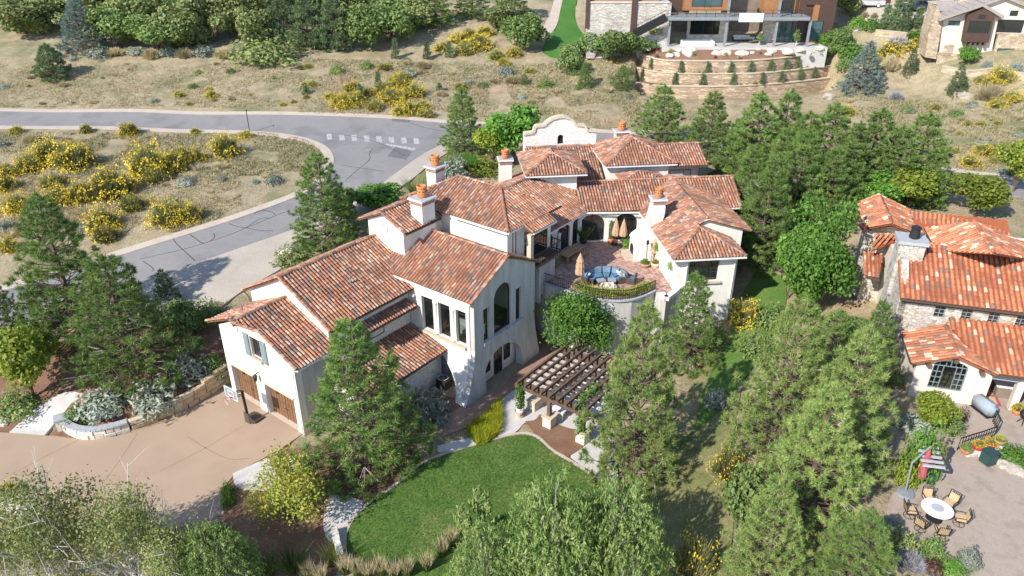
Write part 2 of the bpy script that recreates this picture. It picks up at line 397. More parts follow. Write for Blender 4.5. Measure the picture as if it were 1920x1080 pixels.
SHEETS = []   # (world polygon, lift) for sinking the ground beneath
def sheet(name, pix, m, lift=0.05, cell=1.0, z=None, kind='structure', world=None, sink=True, label=None):
    pts = world if world is not None else [at(u, v)[:2] if z is None else P(u, v, z)[:2] for u, v in pix]
    pts = smooth_poly(pts)
    bm = nb(); vv = [bm.verts.new((p[0], p[1], 0)) for p in pts]
    for t in tessellate_polygon([[Vector((p[0], p[1], 0)) for p in pts]]):
        try: bm.faces.new([vv[i] for i in t])
        except ValueError: pass
    xs = [p[0] for p in pts]; ys = [p[1] for p in pts]
    for ax, lo, hi in ((0, min(xs), max(xs)), (1, min(ys), max(ys))):
        k = math.ceil(lo / cell) * cell
        while k < hi:
            no = [0, 0, 0]; no[ax] = 1; co = [0, 0, 0]; co[ax] = k
            bmesh.ops.bisect_plane(bm, geom=bm.verts[:] + bm.edges[:] + bm.faces[:], plane_co=co, plane_no=no, dist=1e-5); k += cell
    bmesh.ops.remove_doubles(bm, verts=bm.verts, dist=1e-4)
    bm.verts.ensure_lookup_table()
    X = np.array([v.co[:2] for v in bm.verts]); Z = T(X) + lift if z is None else np.full(len(X), z + lift)
    for v, zz in zip(bm.verts, Z): v.co.z = zz
    bmesh.ops.recalc_face_normals(bm, faces=bm.faces)
    for f in bm.faces:
        if f.normal.z < 0: f.normal_flip()
    # skirt so the edge has thickness
    ed = [e for e in bm.edges if len(e.link_faces) == 1]
    r = bmesh.ops.extrude_edge_only(bm, edges=ed)
    for v in [g for g in r['geom'] if isinstance(g, bmesh.types.BMVert)]: v.co.z -= 0.35
    o = ob(name, bm, m)
    if kind: o['kind'] = kind
    if sink: SHEETS.append([tuple(p) for p in pts])
    return o
def smooth_poly(pts, it=2):
    pts = [np.array(p[:2], float) for p in pts]
    for _ in range(it):
        out = []
        n = len(pts)
        for i in range(n):
            a, b, c = pts[i - 1], pts[i], pts[(i + 1) % n]
            u, w = a - b, c - b
            cs = (u @ w) / (np.linalg.norm(u) * np.linalg.norm(w) + 1e-9)
            if cs < -0.35:   # only gentle bends are rounded
                out += [b + (a - b) * 0.25, b + (c - b) * 0.25]
            else: out.append(b)
        pts = out
    return pts
def smooth_line(pts, it=2):
    pts = [np.array(p, float) for p in pts]
    for _ in range(it):
        out = [pts[0]]
        for i in range(len(pts) - 1):
            a, b = pts[i], pts[i + 1]; out += [a * 0.75 + b * 0.25, a * 0.25 + b * 0.75]
        pts = out + [pts[-1]]
    return pts
def resample(pts, step):
    out = [pts[0]]
    for a, b in zip(pts[:-1], pts[1:]):
        L = np.linalg.norm(b - a); n = max(1, int(L / step))
        out += [a + (b - a) * k / n for k in range(1, n + 1)]
    return out
def ribbon(name, line, w, h, m, lift=0.0, kind='structure', side=0.0, world=False, zfix=None, parent=None):
    pts = [np.array(p[:2], float) for p in line] if world else [at(u, v)[:2] for u, v in line]
    pts = resample(smooth_line(pts), 1.0); bm = nb(); rows = []
    for i, p in enumerate(pts):
        d = pts[min(i + 1, len(pts) - 1)] - pts[max(i - 1, 0)]; d = d / (np.linalg.norm(d) + 1e-9); nrm = np.array([-d[1], d[0]])
        a = p + nrm * (side + w / 2); b = p + nrm * (side - w / 2)
        za, zb = (T([a, b]) + lift) if zfix is None else (zfix, zfix)
        rows.append([bm.verts.new((a[0], a[1], za - .3)), bm.verts.new((a[0], a[1], za + h)), bm.verts.new((b[0], b[1], zb + h)), bm.verts.new((b[0], b[1], zb - .3))])
    for r0, r1 in zip(rows[:-1], rows[1:]):
        for k in range(3): bm.faces.new((r0[k], r1[k], r1[k + 1], r0[k + 1]))
    bm.faces.new(rows[0]); bm.faces.new(rows[-1][::-1])
    bmesh.ops.recalc_face_normals(bm, faces=bm.faces)
    o = ob(name, bm, m, parent)
    if kind: o['kind'] = kind
    return o

# ground materials
def ground_mat():
    m, nt, b = nodes('dry_grass_ground'); b.inputs['Roughness'].default_value = 0.95; b.inputs['Specular IOR Level'].default_value = 0.15
    n1 = ntex(nt, 0.055, 6, 0.65); n2 = ntex(nt, 0.5, 6, 0.7); n3 = ntex(nt, 5.0, 5, 0.75); n4 = ntex(nt, 0.16, 5, 0.6)
    r1 = ramp(nt, [(0.34, (0.28, 0.235, 0.145)), (0.5, (0.40, 0.325, 0.205)), (0.66, (0.47, 0.385, 0.25))]); nt.links.new(n2.outputs['Fac'], r1.inputs[0])
    g = ramp(nt, [(0.50, (0, 0, 0)), (0.66, (1, 1, 1))]); nt.links.new(n4.outputs['Fac'], g.inputs[0])
    gf = nt.nodes.new('ShaderNodeMath'); gf.operation = 'MULTIPLY'; gf.inputs[1].default_value = 0.85; nt.links.new(g.outputs[0], gf.inputs[0])
    c = mixc(nt, gf.outputs[0], r1.outputs[0], (0.19, 0.20, 0.095))
    s = ramp(nt, [(0.58, (0, 0, 0)), (0.72, (1, 1, 1))]); nt.links.new(n1.outputs['Fac'], s.inputs[0])
    sf = nt.nodes.new('ShaderNodeMath'); sf.operation = 'MULTIPLY'; sf.inputs[1].default_value = 0.7; nt.links.new(s.outputs[0], sf.inputs[0])
    c = mixc(nt, sf.outputs[0], c, (0.40, 0.225, 0.135))
    rr = ramp(nt, [(0.28, (0.55,) * 3), (0.72, (1.3,) * 3)]); nt.links.new(n3.outputs['Fac'], rr.inputs[0])
    c = mixc(nt, 1.0, c, rr.outputs[0], 'MULTIPLY'); nt.links.new(c, b.inputs['Base Color'])
    bump(nt, b, n3.outputs['Fac'], 0.8, 0.25); return m
M['ground'] = ground_mat()
def lawn_mat(name, c1, c2, c3):
    m, nt, b = nodes(name); b.inputs['Roughness'].default_value = 0.85; b.inputs['Specular IOR Level'].default_value = 0.2
    n1 = ntex(nt, 0.28, 8, 0.72, dist=0.6); n2 = ntex(nt, 6, 6, 0.85)
    r = ramp(nt, [(0.3, c1), (0.5, c2), (0.7, c3)]); nt.links.new(n1.outputs['Fac'], r.inputs[0])
    rr = ramp(nt, [(0.25, (0.5,) * 3), (0.75, (1.45,) * 3)]); nt.links.new(n2.outputs['Fac'], rr.inputs[0])
    nt.links.new(mixc(nt, 1.0, r.outputs[0], rr.outputs[0], 'MULTIPLY'), b.inputs['Base Color']); bump(nt, b, n2.outputs['Fac'], 0.7, 0.08); return m
M['lawn'] = lawn_mat('lawn_grass', (0.062, 0.135, 0.022), (0.10, 0.18, 0.035), (0.185, 0.225, 0.065))
M['lawn_far'] = lawn_mat('bright_lawn', (0.045, 0.13, 0.02), (0.06, 0.16, 0.025), (0.085, 0.18, 0.035))
M['rough_grass'] = lawn_mat('rough_dry_grass', (0.10, 0.13, 0.035), (0.20, 0.19, 0.08), (0.30, 0.24, 0.14))  # patches from green to dry tan
M['asphalt'] = mk('asphalt', (0.215, 0.203, 0.198), (0.172, 0.163, 0.16), 0.22, 0.9, 0.2, 14, mid=(0.24, 0.228, 0.222))
M['asphalt_dark'] = mk('asphalt_patch', (0.16, 0.153, 0.155), (0.135, 0.13, 0.132), 1.0, 0.9, 0.2, 14)
M['worn_paint'] = mk('worn_paint', (0.50, 0.49, 0.48), (0.22, 0.21, 0.21), 3.5, 0.9, 0.1, 9, mid=(0.38, 0.37, 0.37))
M['tar'] = mk('crack_sealant', (0.055, 0.055, 0.058), None, 2, 0.8)
M['kerb'] = mk('kerb_concrete', (0.50, 0.42, 0.34), (0.43, 0.36, 0.30), 0.8, 0.9, 0.15, 12)
M['walk'] = mk('pavement_concrete', (0.44, 0.385, 0.32), (0.38, 0.33, 0.275), 0.5, 0.9, 0.15, 12)
M['drive'] = mk('tinted_concrete', (0.355, 0.255, 0.18), (0.315, 0.222, 0.155), 0.13, 0.85, 0.05, 22, mid=(0.375, 0.275, 0.195), fvar=(.94, 1.05))
M['drive_dark'] = mk('brown_concrete', (0.28, 0.175, 0.125), (0.33, 0.21, 0.155), 0.5, 0.85, 0.1, 9)
M['pale_paving'] = mk('pale_gravel', (0.56, 0.53, 0.50), (0.47, 0.44, 0.41), 1.2, 0.95, 0.6, 16)
def mulch_mat():
    m, nt, b = nodes('bark_mulch'); b.inputs['Roughness'].default_value = 0.95
    n1 = ntex(nt, 0.6, 4); n2 = ntex(nt, 14, 5, 0.8)
    r = ramp(nt, [(0.3, (0.21, 0.105, 0.06)), (0.7, (0.30, 0.17, 0.105))]); nt.links.new(n1.outputs['Fac'], r.inputs[0])
    rr = ramp(nt, [(0.3, (0.35,) * 3), (0.52, (1.0,) * 3), (0.7, (1.7,) * 3)]); nt.links.new(n2.outputs['Fac'], rr.inputs[0])
    nt.links.new(mixc(nt, 1.0, r.outputs[0], rr.outputs[0], 'MULTIPLY'), b.inputs['Base Color']); bump(nt, b, n2.outputs['Fac'], 1.0, 0.1); return m
M['mulch'] = mulch_mat()
def paver_mat(name, stops, scale, mortar):
    m, nt, b = nodes(name); b.inputs['Roughness'].default_value = 0.85
    tc = nt.nodes.new('ShaderNodeTexCoord'); mp = nt.nodes.new('ShaderNodeMapping'); mp.inputs['Rotation'].default_value = (0, 0, 0.6)
    nt.links.new(tc.outputs['Object'], mp.inputs[0])
    br = nt.nodes.new('ShaderNodeTexBrick'); br.inputs['Scale'].default_value = scale
    br.inputs['Color1'].default_value = (0, 0, 0, 1); br.inputs['Color2'].default_value = (1, 1, 1, 1); br.inputs['Mortar'].default_value = (0.5, 0.5, 0.5, 1)
    br.inputs['Mortar Size'].default_value = 0.012; nt.links.new(mp.outputs[0], br.inputs[0])
    r = ramp(nt, stops); nt.links.new(br.outputs['Color'], r.inputs[0])
    n = ntex(nt, 1.3, 6, 0.8); rr = ramp(nt, [(0.3, (0.7,) * 3), (0.7, (1.3,) * 3)]); nt.links.new(n.outputs['Fac'], rr.inputs[0])
    c = mixc(nt, br.outputs['Fac'], r.outputs[0], mortar); nt.links.new(mixc(nt, 1.0, c, rr.outputs[0], 'MULTIPLY'), b.inputs['Base Color'])
    return m
M['court_brick'] = paver_mat('courtyard_brick', [(0, (0.20, 0.10, 0.075)), (0.35, (0.40, 0.22, 0.165)), (0.7, (0.52, 0.36, 0.29)), (1, (0.28, 0.15, 0.12))], 1.9, (0.3, 0.22, 0.18))
M['patio'] = mk('stamped_patio', (0.335, 0.27, 0.22), (0.28, 0.22, 0.178), 0.9, 0.85, 0.2, 14, mid=(0.37, 0.30, 0.245), fvar=(.88, 1.08))

# --- sheets laid on the ground
ROAD = [(-120,208),(0,209),(280,211),(480,215),(640,219),(830,229),(1000,240),(1130,249),(1290,263),(1500,285),(1780,320),(1960,345),
        (1960,376),(1780,350),(1500,313),(1290,289),(1130,272),(1000,263),(866,256),(835,267),(790,290),(735,330),(690,366),(600,410),(530,437),(320,514),(150,590),(0,640),(-120,690),
        (-120,560),(100,515),(215,475),(330,441),(450,403),(545,368),(596,340),(614,309),(613,288),(598,270),(560,255),(480,245),(280,240),(0,237),(-120,236)]
sheet('road', ROAD, M['asphalt'], 0.05, 2.0)
ribbon('kerb', [(-120,206),(0,206),(280,208.5),(480,212.5),(640,216),(830,226),(1000,237),(1130,246),(1290,260),(1500,282),(1780,317),(1960,342)], 0.9, 0.1, M['kerb'])
ribbon('kerb', [(-120,238.5),(0,239.5),(280,243),(480,249),(560,258.5),(601,273),(617,290),(618,310),(600,343),(547,370),(450,405),(330,443),(215,477),(100,520),(-120,566)], 1.1, 0.1, M['kerb'])
sheet('pavement', [(880,254),(850,259),(835,268),(790,291),(735,331),(690,365),(712,374),(765,344),(800,314),(835,289),(862,280),(890,268)], M['walk'], 0.09)
sheet('forecourt', [(690,366),(600,411),(530,438),(320,515),(250,536),(318,600),(395,592),(455,545),(530,505),(600,455),(720,380)], M['walk'], 0.08)
# markings: crosswalk bars, stop line, darker patch, sealed cracks
for k in range(8):
    u = 617 + k * 23.3; v = 256.5 + k * 1.15
    sheet('crosswalk_bar', [(u - 5, v - 5), (u + 4.5, v - 5), (u + 6.5, v + 6), (u - 3.5, v + 6)], M['worn_paint'], 0.056, sink=False)
sheet('stop_line', [(722,269.5),(725,273),(777,283),(780,278.5)], M['worn_paint'], 0.056, sink=False)
sheet('asphalt_patch', [(741,276),(775,283),(762,300),(726,294)], M['asphalt_dark'], 0.054, sink=False)
sheet('asphalt_patch', [(735,222.5),(770,225),(768,231),(735,228)], M['asphalt_dark'], 0.054, sink=False)
CR = [[(262,487),(300,478),(340,470),(380,458),(420,445),(458,430),(500,412),(535,398)],[(323,447),(335,462),(350,475),(366,490)],[(356,440),(370,450),(380,458),(395,453),(404,445),(400,438)],[(430,420),(445,426),(462,428),(490,434),(512,433)],[(458,430),(470,422),(490,409),(507,410)],[(476,402),(490,394),(510,398),(518,405)],[(648,340),(665,323),(680,312),(695,300),(692,288),(700,278)],[(268,490),(290,505),(285,510)],[(550,372),(600,388)],[(640,310),(720,322)],[(620,250),(700,262),(760,292)],[(770,231),(800,241),(828,246)]]
for c in CR: ribbon('sealed_crack', c, 0.075, 0.012, M['tar'], 0.046)
DR = [(-120,808),(0,811),(85,817),(160,827),(250,814),(340,779),(432,720),(440,733),(572,811),(527,842),(485,865),(437,890),(415,925),(420,965),(300,1000),(100,985),(30,950),(-120,950)]
sheet('driveway', DR, M['drive'], 0.05, z=0.0)
for c in [[(148,826),(40,880),(-60,935)],[(258,813),(215,880),(150,960)],[(352,820),(425,865),(470,860)],[(300,885),(380,845),(455,800)]]:
    ribbon('control_joint', c, 0.07, 0.004, M['drive_dark'], 0.048)
sheet('walkway', [(866,762),(875,767),(1010,668),(1008,612),(1040,585),(1075,630),(1050,662),(985,715),(940,748),(905,785),(850,814),(795,826),(765,822),(772,790),(830,786)], M['drive_dark'], 0.05, z=0.0)
sheet('terrace_paving', [(905,786),(940,749),(985,716),(1050,663),(1072,640),(1140,690),(1150,800),(1160,905),(1120,895),(1080,868),(1045,820),(1003,789),(985,790),(968,812),(938,822)], M['pale_paving'], 0.045, z=0.0)
sheet('pergola_bed', [(985,791),(1003,790),(1012,778),(1060,805),(1110,810),(1104,830),(1080,850),(1060,859),(1030,846),(1005,818)], M['mulch'], 0.08, z=0.0)
LAWN = [(975,814),(1005,820),(1028,846),(1060,863),(1090,882),(1130,905),(1150,960),(1120,1020),(1040,1100),(900,1110),(760,1080),(690,1060),(646,1030),(650,990),(690,945),(750,910),(785,872),(850,849),(920,829)]
sheet('lawn', LAWN, M['lawn'], 0.06, z=0.0)
ribbon('lawn_edging', LAWN[7:12] and [(646,1032),(648,990),(688,944),(748,908),(784,870),(850,846),(920,826),(975,811),(1007,817),(1032,844),(1062,860),(1092,879),(1134,903)], 0.22, 0.09, M['kerb'])
sheet('left_bed', [(-120,700),(60,650),(160,640),(330,602),(400,595),(432,640),(433,715),(345,772),(255,808),(160,824),(95,815),(120,775),(150,738),(128,732),(75,762),(38,792),(18,810),(-120,806)], M['mulch'], 0.05)
sheet('gravel_path', [(18,811),(38,791),(75,761),(128,731),(160,742),(152,738),(122,776),(98,797),(84,817)], M['pale_paving'], 0.07)
sheet('front_bed', [(527,843),(600,835),(700,820),(775,830),(783,868),(748,905),(690,942),(648,990),(644,1040),(620,1100),(420,1090),(421,966),(416,926),(438,891),(486,866)], M['mulch'], 0.04, z=0.0)
sheet('flagstone', [(437,889),(485,867),(500,860),(512,880),(530,905),(500,925),(440,918)], M['pale_paving'], 0.075, z=0.0)
sheet('flagstone', [(618,930),(650,930),(684,942),(676,956),(645,1000),(642,1025),(610,1015),(605,975)], M['pale_paving'], 0.075, z=0.0)
sheet('flagstone', [(820,838),(885,822),(890,833),(850,846),(822,850)], M['pale_paving'], 0.11, z=0.0)
sheet('tower_bed', [(765,822),(772,790),(800,735),(855,745),(868,770),(830,785),(790,815)], M['mulch'], 0.04, z=0.0, sink=False)
sheet('grass_strip', [(1150,960),(1140,905),(1200,900),(1290,740),(1330,640),(1400,560),(1430,520),(1455,545),(1420,640),(1390,720),(1370,850),(1380,960),(1360,1100),(1100,1100)], M['rough_grass'], 0.05)
sheet('side_lawn', [(1372,625),(1384,560),(1420,505),(1472,515),(1478,570),(1440,640),(1402,705),(1350,770),(1300,815),(1312,745),(1340,685)], M['lawn'], 0.08)
sheet('patio', [(1735,760),(1920,700),(2150,800),(2200,1150),(1880,1150),(1800,1075),(1740,1030),(1690,1010),(1660,975),(1665,935),(1700,900),(1735,870),(1745,820)], M['patio'], 0.05, z=4.5)
sheet('hill_lawn', [(1065,-30),(1090,-30),(1075,25),(1082,50),(1100,70),(1075,100),(1045,110),(1018,102),(1020,80),(1045,55),(1050,20)], M['lawn_far'], 0.06)
sheet('sand_path', [(1063,-30),(1050,20),(1045,50),(1020,78),(1016,55),(1035,20),(1045,-30)], M['kerb'], 0.05)
sheet('hill_drive', [(1600,60),(1625,30),(1660,12),(1700,10),(1770,20),(1770,48),(1700,40),(1640,50)], M['walk'], 0.06)
sheet('hill_drive', [(1660,-60),(1860,-60),(1780,25),(1620,32)], M['walk'], 0.05)
sheet('verge', [(862,280),(835,290),(800,316),(768,346),(735,372),(775,385),(835,330),(880,300)], M['rough_grass'], 0.04)

def build_ground():
    xs = np.concatenate([np.linspace(-300, -100, 21)[:-1], np.arange(-100, -60, 2), np.arange(-60, 60, 0.8), np.arange(60, 100, 2), np.linspace(100, 300, 21)])
    ys = np.concatenate([np.arange(-10, 20, 3), np.arange(20, 75, 0.8), np.arange(75, 160, 1.4), np.linspace(160, 600, 40)])
    X, Y = np.meshgrid(xs, ys); X2 = np.column_stack([X.ravel(), Y.ravel()])
    Z = T(X2)
    far = X2[:, 1] > 160
    Z = np.where(far, np.minimum(np.maximum(Z, 14), 60), Z)
    hum = np.array([mnoise.noise(Vector((x * 0.35, y * 0.35, 3))) * 0.10 + mnoise.noise(Vector((x * 0.12, y * 0.12, 8))) * 0.16 for x, y in X2])
    near = np.zeros(len(X2), bool)
    for poly in SHEETS:
        q = np.array(poly); bb = (X2[:, 0] > q[:, 0].min() - 2) & (X2[:, 0] < q[:, 0].max() + 2) & (X2[:, 1] > q[:, 1].min() - 2) & (X2[:, 1] < q[:, 1].max() + 2)
        idx = np.where(bb)[0]
        if len(idx) == 0: continue
        d = dpoly(X2[idx], poly)
        near[idx[d < 1.5]] = True
        s = idx[d < -0.15]; Z[s] = np.minimum(Z[s], T(X2[s]) - 0.28)
    for poly, zf, fall in FLATS:
        near |= dpoly(X2, poly) < 1.0
    Z = Z + np.where(near, 0, hum)
    ny, nx = X.shape; i = np.arange(ny * nx).reshape(ny, nx)
    F = np.stack([i[:-1, :-1], i[:-1, 1:], i[1:, 1:], i[1:, :-1]], -1).reshape(-1, 4)
    me = mesh_np('ground', np.column_stack([X2, Z]), F, M['ground'], True)
    o = link(bpy.data.objects.new('ground', me)); o['kind'] = 'structure'
build_ground()
# ------------------------------------------------------------------ barrel tile roofs
class Tiles:
    """collects every barrel tile of one house; nearest 300 become parts, the rest one mesh"""
    def __init__(s, house, m_many, m_one): s.h = house; s.mm = m_many; s.m1 = m_one; s.items = []   # (centre, axes 3x3 rows x=across,y=upslope,z=normal, length, width, roof)
    def add(s, c, X, Y, Z, L, W, roof): s.items.append((c, X, Y, Z, L, W, roof))
    @staticmethod
    def unit(n=4):
        V = []
        for y, k, lift in ((0.0, 1.0, 0.10), (1.0, 0.86, 0.0)):
            for i in range(n + 1):
                a = math.pi * i / n
                V.append((0.5 * k * math.cos(a), y, 0.5 * k * math.sin(a) * 0.8 + lift))
        F = [(i, i + 1, n + 2 + i, n + 1 + i) for i in range(n)]
        return np.array(V), F, n
    def finish(s):
        cam0 = np.array([0, 0, CAMH])
        order = sorted(range(len(s.items)), key=lambda i: np.linalg.norm(s.items[i][0] - cam0))
        solo = set(order[:300])
        V0, F0, n = s.unit()
        cap = list(range(n + 1))
        # one shared mesh for single tiles (unit length, unit width)
        bm = nb(); vs_ = [bm.verts.new(v) for v in V0]
        for f in F0: bm.faces.new([vs_[k] for k in f[::-1]])
        bm.faces.new([vs_[k] for k in cap[::-1]])
        me = bpy.data.meshes.new('tile'); bm.to_mesh(me); bm.free(); me.materials.append(s.m1)
        many = []
        for i, (c, X, Y, Z, L, W, roof) in enumerate(s.items):
            if i in solo:
                o = bpy.data.objects.new('tile', me)
                Mx = Matrix(((X[0] * W, Y[0] * L, Z[0] * W, c[0]), (X[1] * W, Y[1] * L, Z[1] * W, c[1]), (X[2] * W, Y[2] * L, Z[2] * W, c[2]), (0, 0, 0, 1)))
                link(o, roof); o.matrix_local = parent_origin(roof).inverted() @ Mx
            else: many.append(i)
        if many:
            C = np.array([s.items[i][0] for i in many]); X = np.array([s.items[i][1] for i in many]); Y = np.array([s.items[i][2] for i in many]); Z = np.array([s.items[i][3] for i in many])
            L = np.array([s.items[i][4] for i in many])[:, None, None]; W = np.array([s.items[i][5] for i in many])[:, None, None]
            v = V0[None]
            P3 = C[:, None] + X[:, None] * v[..., :1] * W + Y[:, None] * v[..., 1:2] * L + Z[:, None] * v[..., 2:] * W
            k = len(V0); base = (np.arange(len(many)) * k)[:, None, None]
            F4 = np.array([f[::-1] for f in F0])[None] + base
            me2 = mesh_np('roof_tiles', P3.reshape(-1, 3) - np.array(s.h.location), F4.reshape(-1, 4), s.mm)
            o = link(bpy.data.objects.new('roof_tiles', me2), s.h); o['kind'] = 'stuff'
def cross(a, b): return np.cross(a, b)
def roof_slope(tl, pts, deck_m, name='roof', pitch=0.29, row=0.42, thick=0.12, over=0.06, jit=0.012, fr=None, tiles=True):
    """pts: world polygon on one plane. Deck slab + courses of barrel tiles clipped to it"""
    p = [np.array(q, float) for q in pts]
    n = np.zeros(3)
    for i in range(len(p)): n += cross(p[i], p[(i + 1) % len(p)])
    n /= np.linalg.norm(n)
    if n[2] < 0: n = -n
    up = np.array([0, 0, 1.0]) - n * n[2]; up /= np.linalg.norm(up)
    ex = cross(up, n)
    bm = nb(); poly_prism(bm, p, -n * thick)
    roof = ob(name, bm, deck_m, tl.h)
    if not tiles: return roof
    o0 = p[0]; q2 = [((q - o0) @ ex, (q - o0) @ up) for q in p]
    us = [q[0] for q in q2]; u0, u1 = min(us), max(us)
    ncol = max(1, round((u1 - u0) / pitch)); w = (u1 - u0) / ncol
    for k in range(ncol):
        u = u0 + (k + 0.5) * w; xs = []
        for i in range(len(q2)):
            (ua, va), (ub, vb) = q2[i], q2[(i + 1) % len(q2)]
            if (ua > u) != (ub > u): xs.append(va + (vb - va) * (u - ua) / (ub - ua))
        xs.sort()
        for a, b in zip(xs[::2], xs[1::2]):
            v = a - over
            while v < b - 0.08:
                L = min(row + 0.05, b - v + 0.03)
                th = random.gauss(0, 0.014); X = ex * math.cos(th) + up * math.sin(th); Y = up * math.cos(th) - ex * math.sin(th)
                c = o0 + ex * (u + random.uniform(-jit, jit)) + up * v + n * (0.012 + random.uniform(0, 0.018))
                tl.add(c, X, Y, n, L, w * 0.74, roof); v += row
    return roof
def cap_line(tl, a, b, roof, w=0.30, step=0.42, lift=0.05):
    """ridge, hip or rake tiles along a line"""
    a = np.array(a, float); b = np.array(b, float)
    if b[2] < a[2]: a, b = b, a
    d = b - a; L = np.linalg.norm(d); d /= L
    side = cross(d, np.array([0, 0, 1.0])); side /= np.linalg.norm(side); n = cross(side, d)
    k = max(1, round(L / step)); st = L / k
    for i in range(k):
        th = random.gauss(0, 0.02)
        tl.add(a + d * st * i + n * (lift + random.uniform(0, 0.02)), side, d + side * th, n, st + 0.06, w, roof)
def gutter(house, a, b, m, drop=0.10, out=None, w=0.11):
    bm = nb(); a = Vector(a); b = Vector(b)
    beam(bm, a - Vector((0, 0, drop)), b - Vector((0, 0, drop)), w, 0.13)
    return ob('gutter', bm, m, house)
def pt(fr, pl, s, t):
    """point over (s,t) on plane (z0, axis, coord0, slope)"""
    z0, ax, c0, k = pl
    return fr.w((s, t, z0 + k * ((s if ax == 0 else t) - c0)))
def slope(tl, fr, pl, st, deck, **kw): return roof_slope(tl, [pt(fr, pl, s, t) for s, t in st], deck, **kw)

def chimney(house, fr, s0, s1, t0, t1, z0, z1, wm, flare=0.0, potr=0.36, poth=0.85):
    bm = nb()
    if flare:
        vs = fbx(bm, fr, s0, s1, t0, t1, z0, z1)
        c = fr.w(((s0 + s1) / 2, (t0 + t1) / 2, 0))
        for v in vs:
            if v.co.z < (z0 + z1) / 2: v.co.x = c[0] + (v.co.x - c[0]) * (1 + flare); v.co.y = c[1] + (v.co.y - c[1]) * (1 + flare)
    else: fbx(bm, fr, s0, s1, t0, t1, z0, z1)
    ch = ob('chimney', bm, wm, house)
    bm = nb(); fbx(bm, fr, s0 - .04, s1 + .04, t0 - .04, t1 + .04, z1, z1 + .36)
    band = ob('brick_band', bm, M['plaster_trim'], ch)
    nbr = 7
    me = None
    for (ax, val, h0, h1) in ((1, t0 - .05, s0, s1), (0, s1 + .05, t0, t1)):
        for k in range(nbr):
            h = h0 + (h1 - h0) * (k + 0.5) / nbr; hw = (h1 - h0) / nbr * 0.42
            bm = nb()
            if ax == 1: fbx(bm, fr, h - hw, h + hw, val - .02, val + .05, z1 + .04, z1 + .31)
            else: fbx(bm, fr, val - .05, val + .02, h - hw, h + hw, z1 + .04, z1 + .31)
            ob('brick', bm, M['brick'], ch)
    bm = nb(); fbx(bm, fr, s0 - .16, s1 + .16, t0 - .16, t1 + .16, z1 + .36, z1 + .5)
    ob('cap_rim', bm, M['gutter'], ch)
    bm = nb(); fbx(bm, fr, s0 - .09, s1 + .09, t0 - .09, t1 + .09, z1 + .5, z1 + .515); ob('cap_slab', bm, M['leadcap'], ch)
    c = fr.w(((s0 + s1) / 2, (t0 + t1) / 2, z1 + .5)); r = potr
    bm = nb()
    lathe(bm, [(r * .92, 0), (r, .12), (r * 1.02, poth * .5), (r * .92, poth * .68), (r * .84, poth * .74), (r * 1.02, poth * .82), (r * 1.05, poth * .9), (r * .95, poth), (r * .78, poth), (r * .74, poth * .6), (r * .74, .3)], c, 20)
    pot = ob('chimney_pot', bm, M['terracotta'], ch, smooth=True)
    bm = nb()
    for k in range(10):
        a = k * 2 * math.pi / 10
        p = Vector(c) + Vector((math.cos(a) * r * .985, math.sin(a) * r * .985, poth * .58))
        tube(bm, [p, p + Vector((math.cos(a), math.sin(a), 0)) * .045], 0.05, 8)
    ob('vent_holes', bm, M['black'], ch)
    return ch
def window(house, fr, axis, val, outline, m_frame, m_glass, bars=(), thick=0.08, inset=0.0, fw=0.07, sign=1, name='window', label=None):
    """frame ring + pane + glazing bars set on plane axis=val; sign: outward direction along the axis"""
    hs = [h for h, z in outline]; zs = [z for h, z in outline]
    cx, cz = (min(hs) + max(hs)) / 2, (min(zs) + max(zs)) / 2
    W2, H2 = (max(hs) - min(hs)) / 2, (max(zs) - min(zs)) / 2
    inner = [(cx + (h - cx) * (1 - fw / W2), cz + (z - cz) * (1 - fw / H2)) for h, z in outline]
    bm = nb(); panel(bm, fr, axis, val, outline, [inner], -thick * sign)
    w = ob(name, bm, m_frame, house)
    if label: w['label'] = label
    bm = nb(); off = val - sign * thick * 0.55
    poly_prism(bm, frame_poly(fr, axis, off, inner), (fr.e if axis == 0 else fr.f) * -0.015 * sign)
    ob('pane', bm, m_glass, w)
    if bars:
        bm = nb()
        for (h0, z0, h1, z1) in bars:
            a, b = frame_poly(fr, axis, val - sign * thick * .4, [(h0, z0), (h1, z1)])
            beam(bm, a, b, 0.05, 0.05)
        ob('glazing_bars', bm, m_frame, w)
    return w
# ------------------------------------------------------------------ the villa
V = thing('villa', 'large white stucco villa with mottled clay barrel tile roofs round a brick courtyard', 'house', FA.w((-38, 40, 0)))
VILLA = V
TL = Tiles(V, M['tile'], M['tile_one'])
DK = M['pan']
def wall(bm, m, name='wall'): return ob(name, bm, m, V)
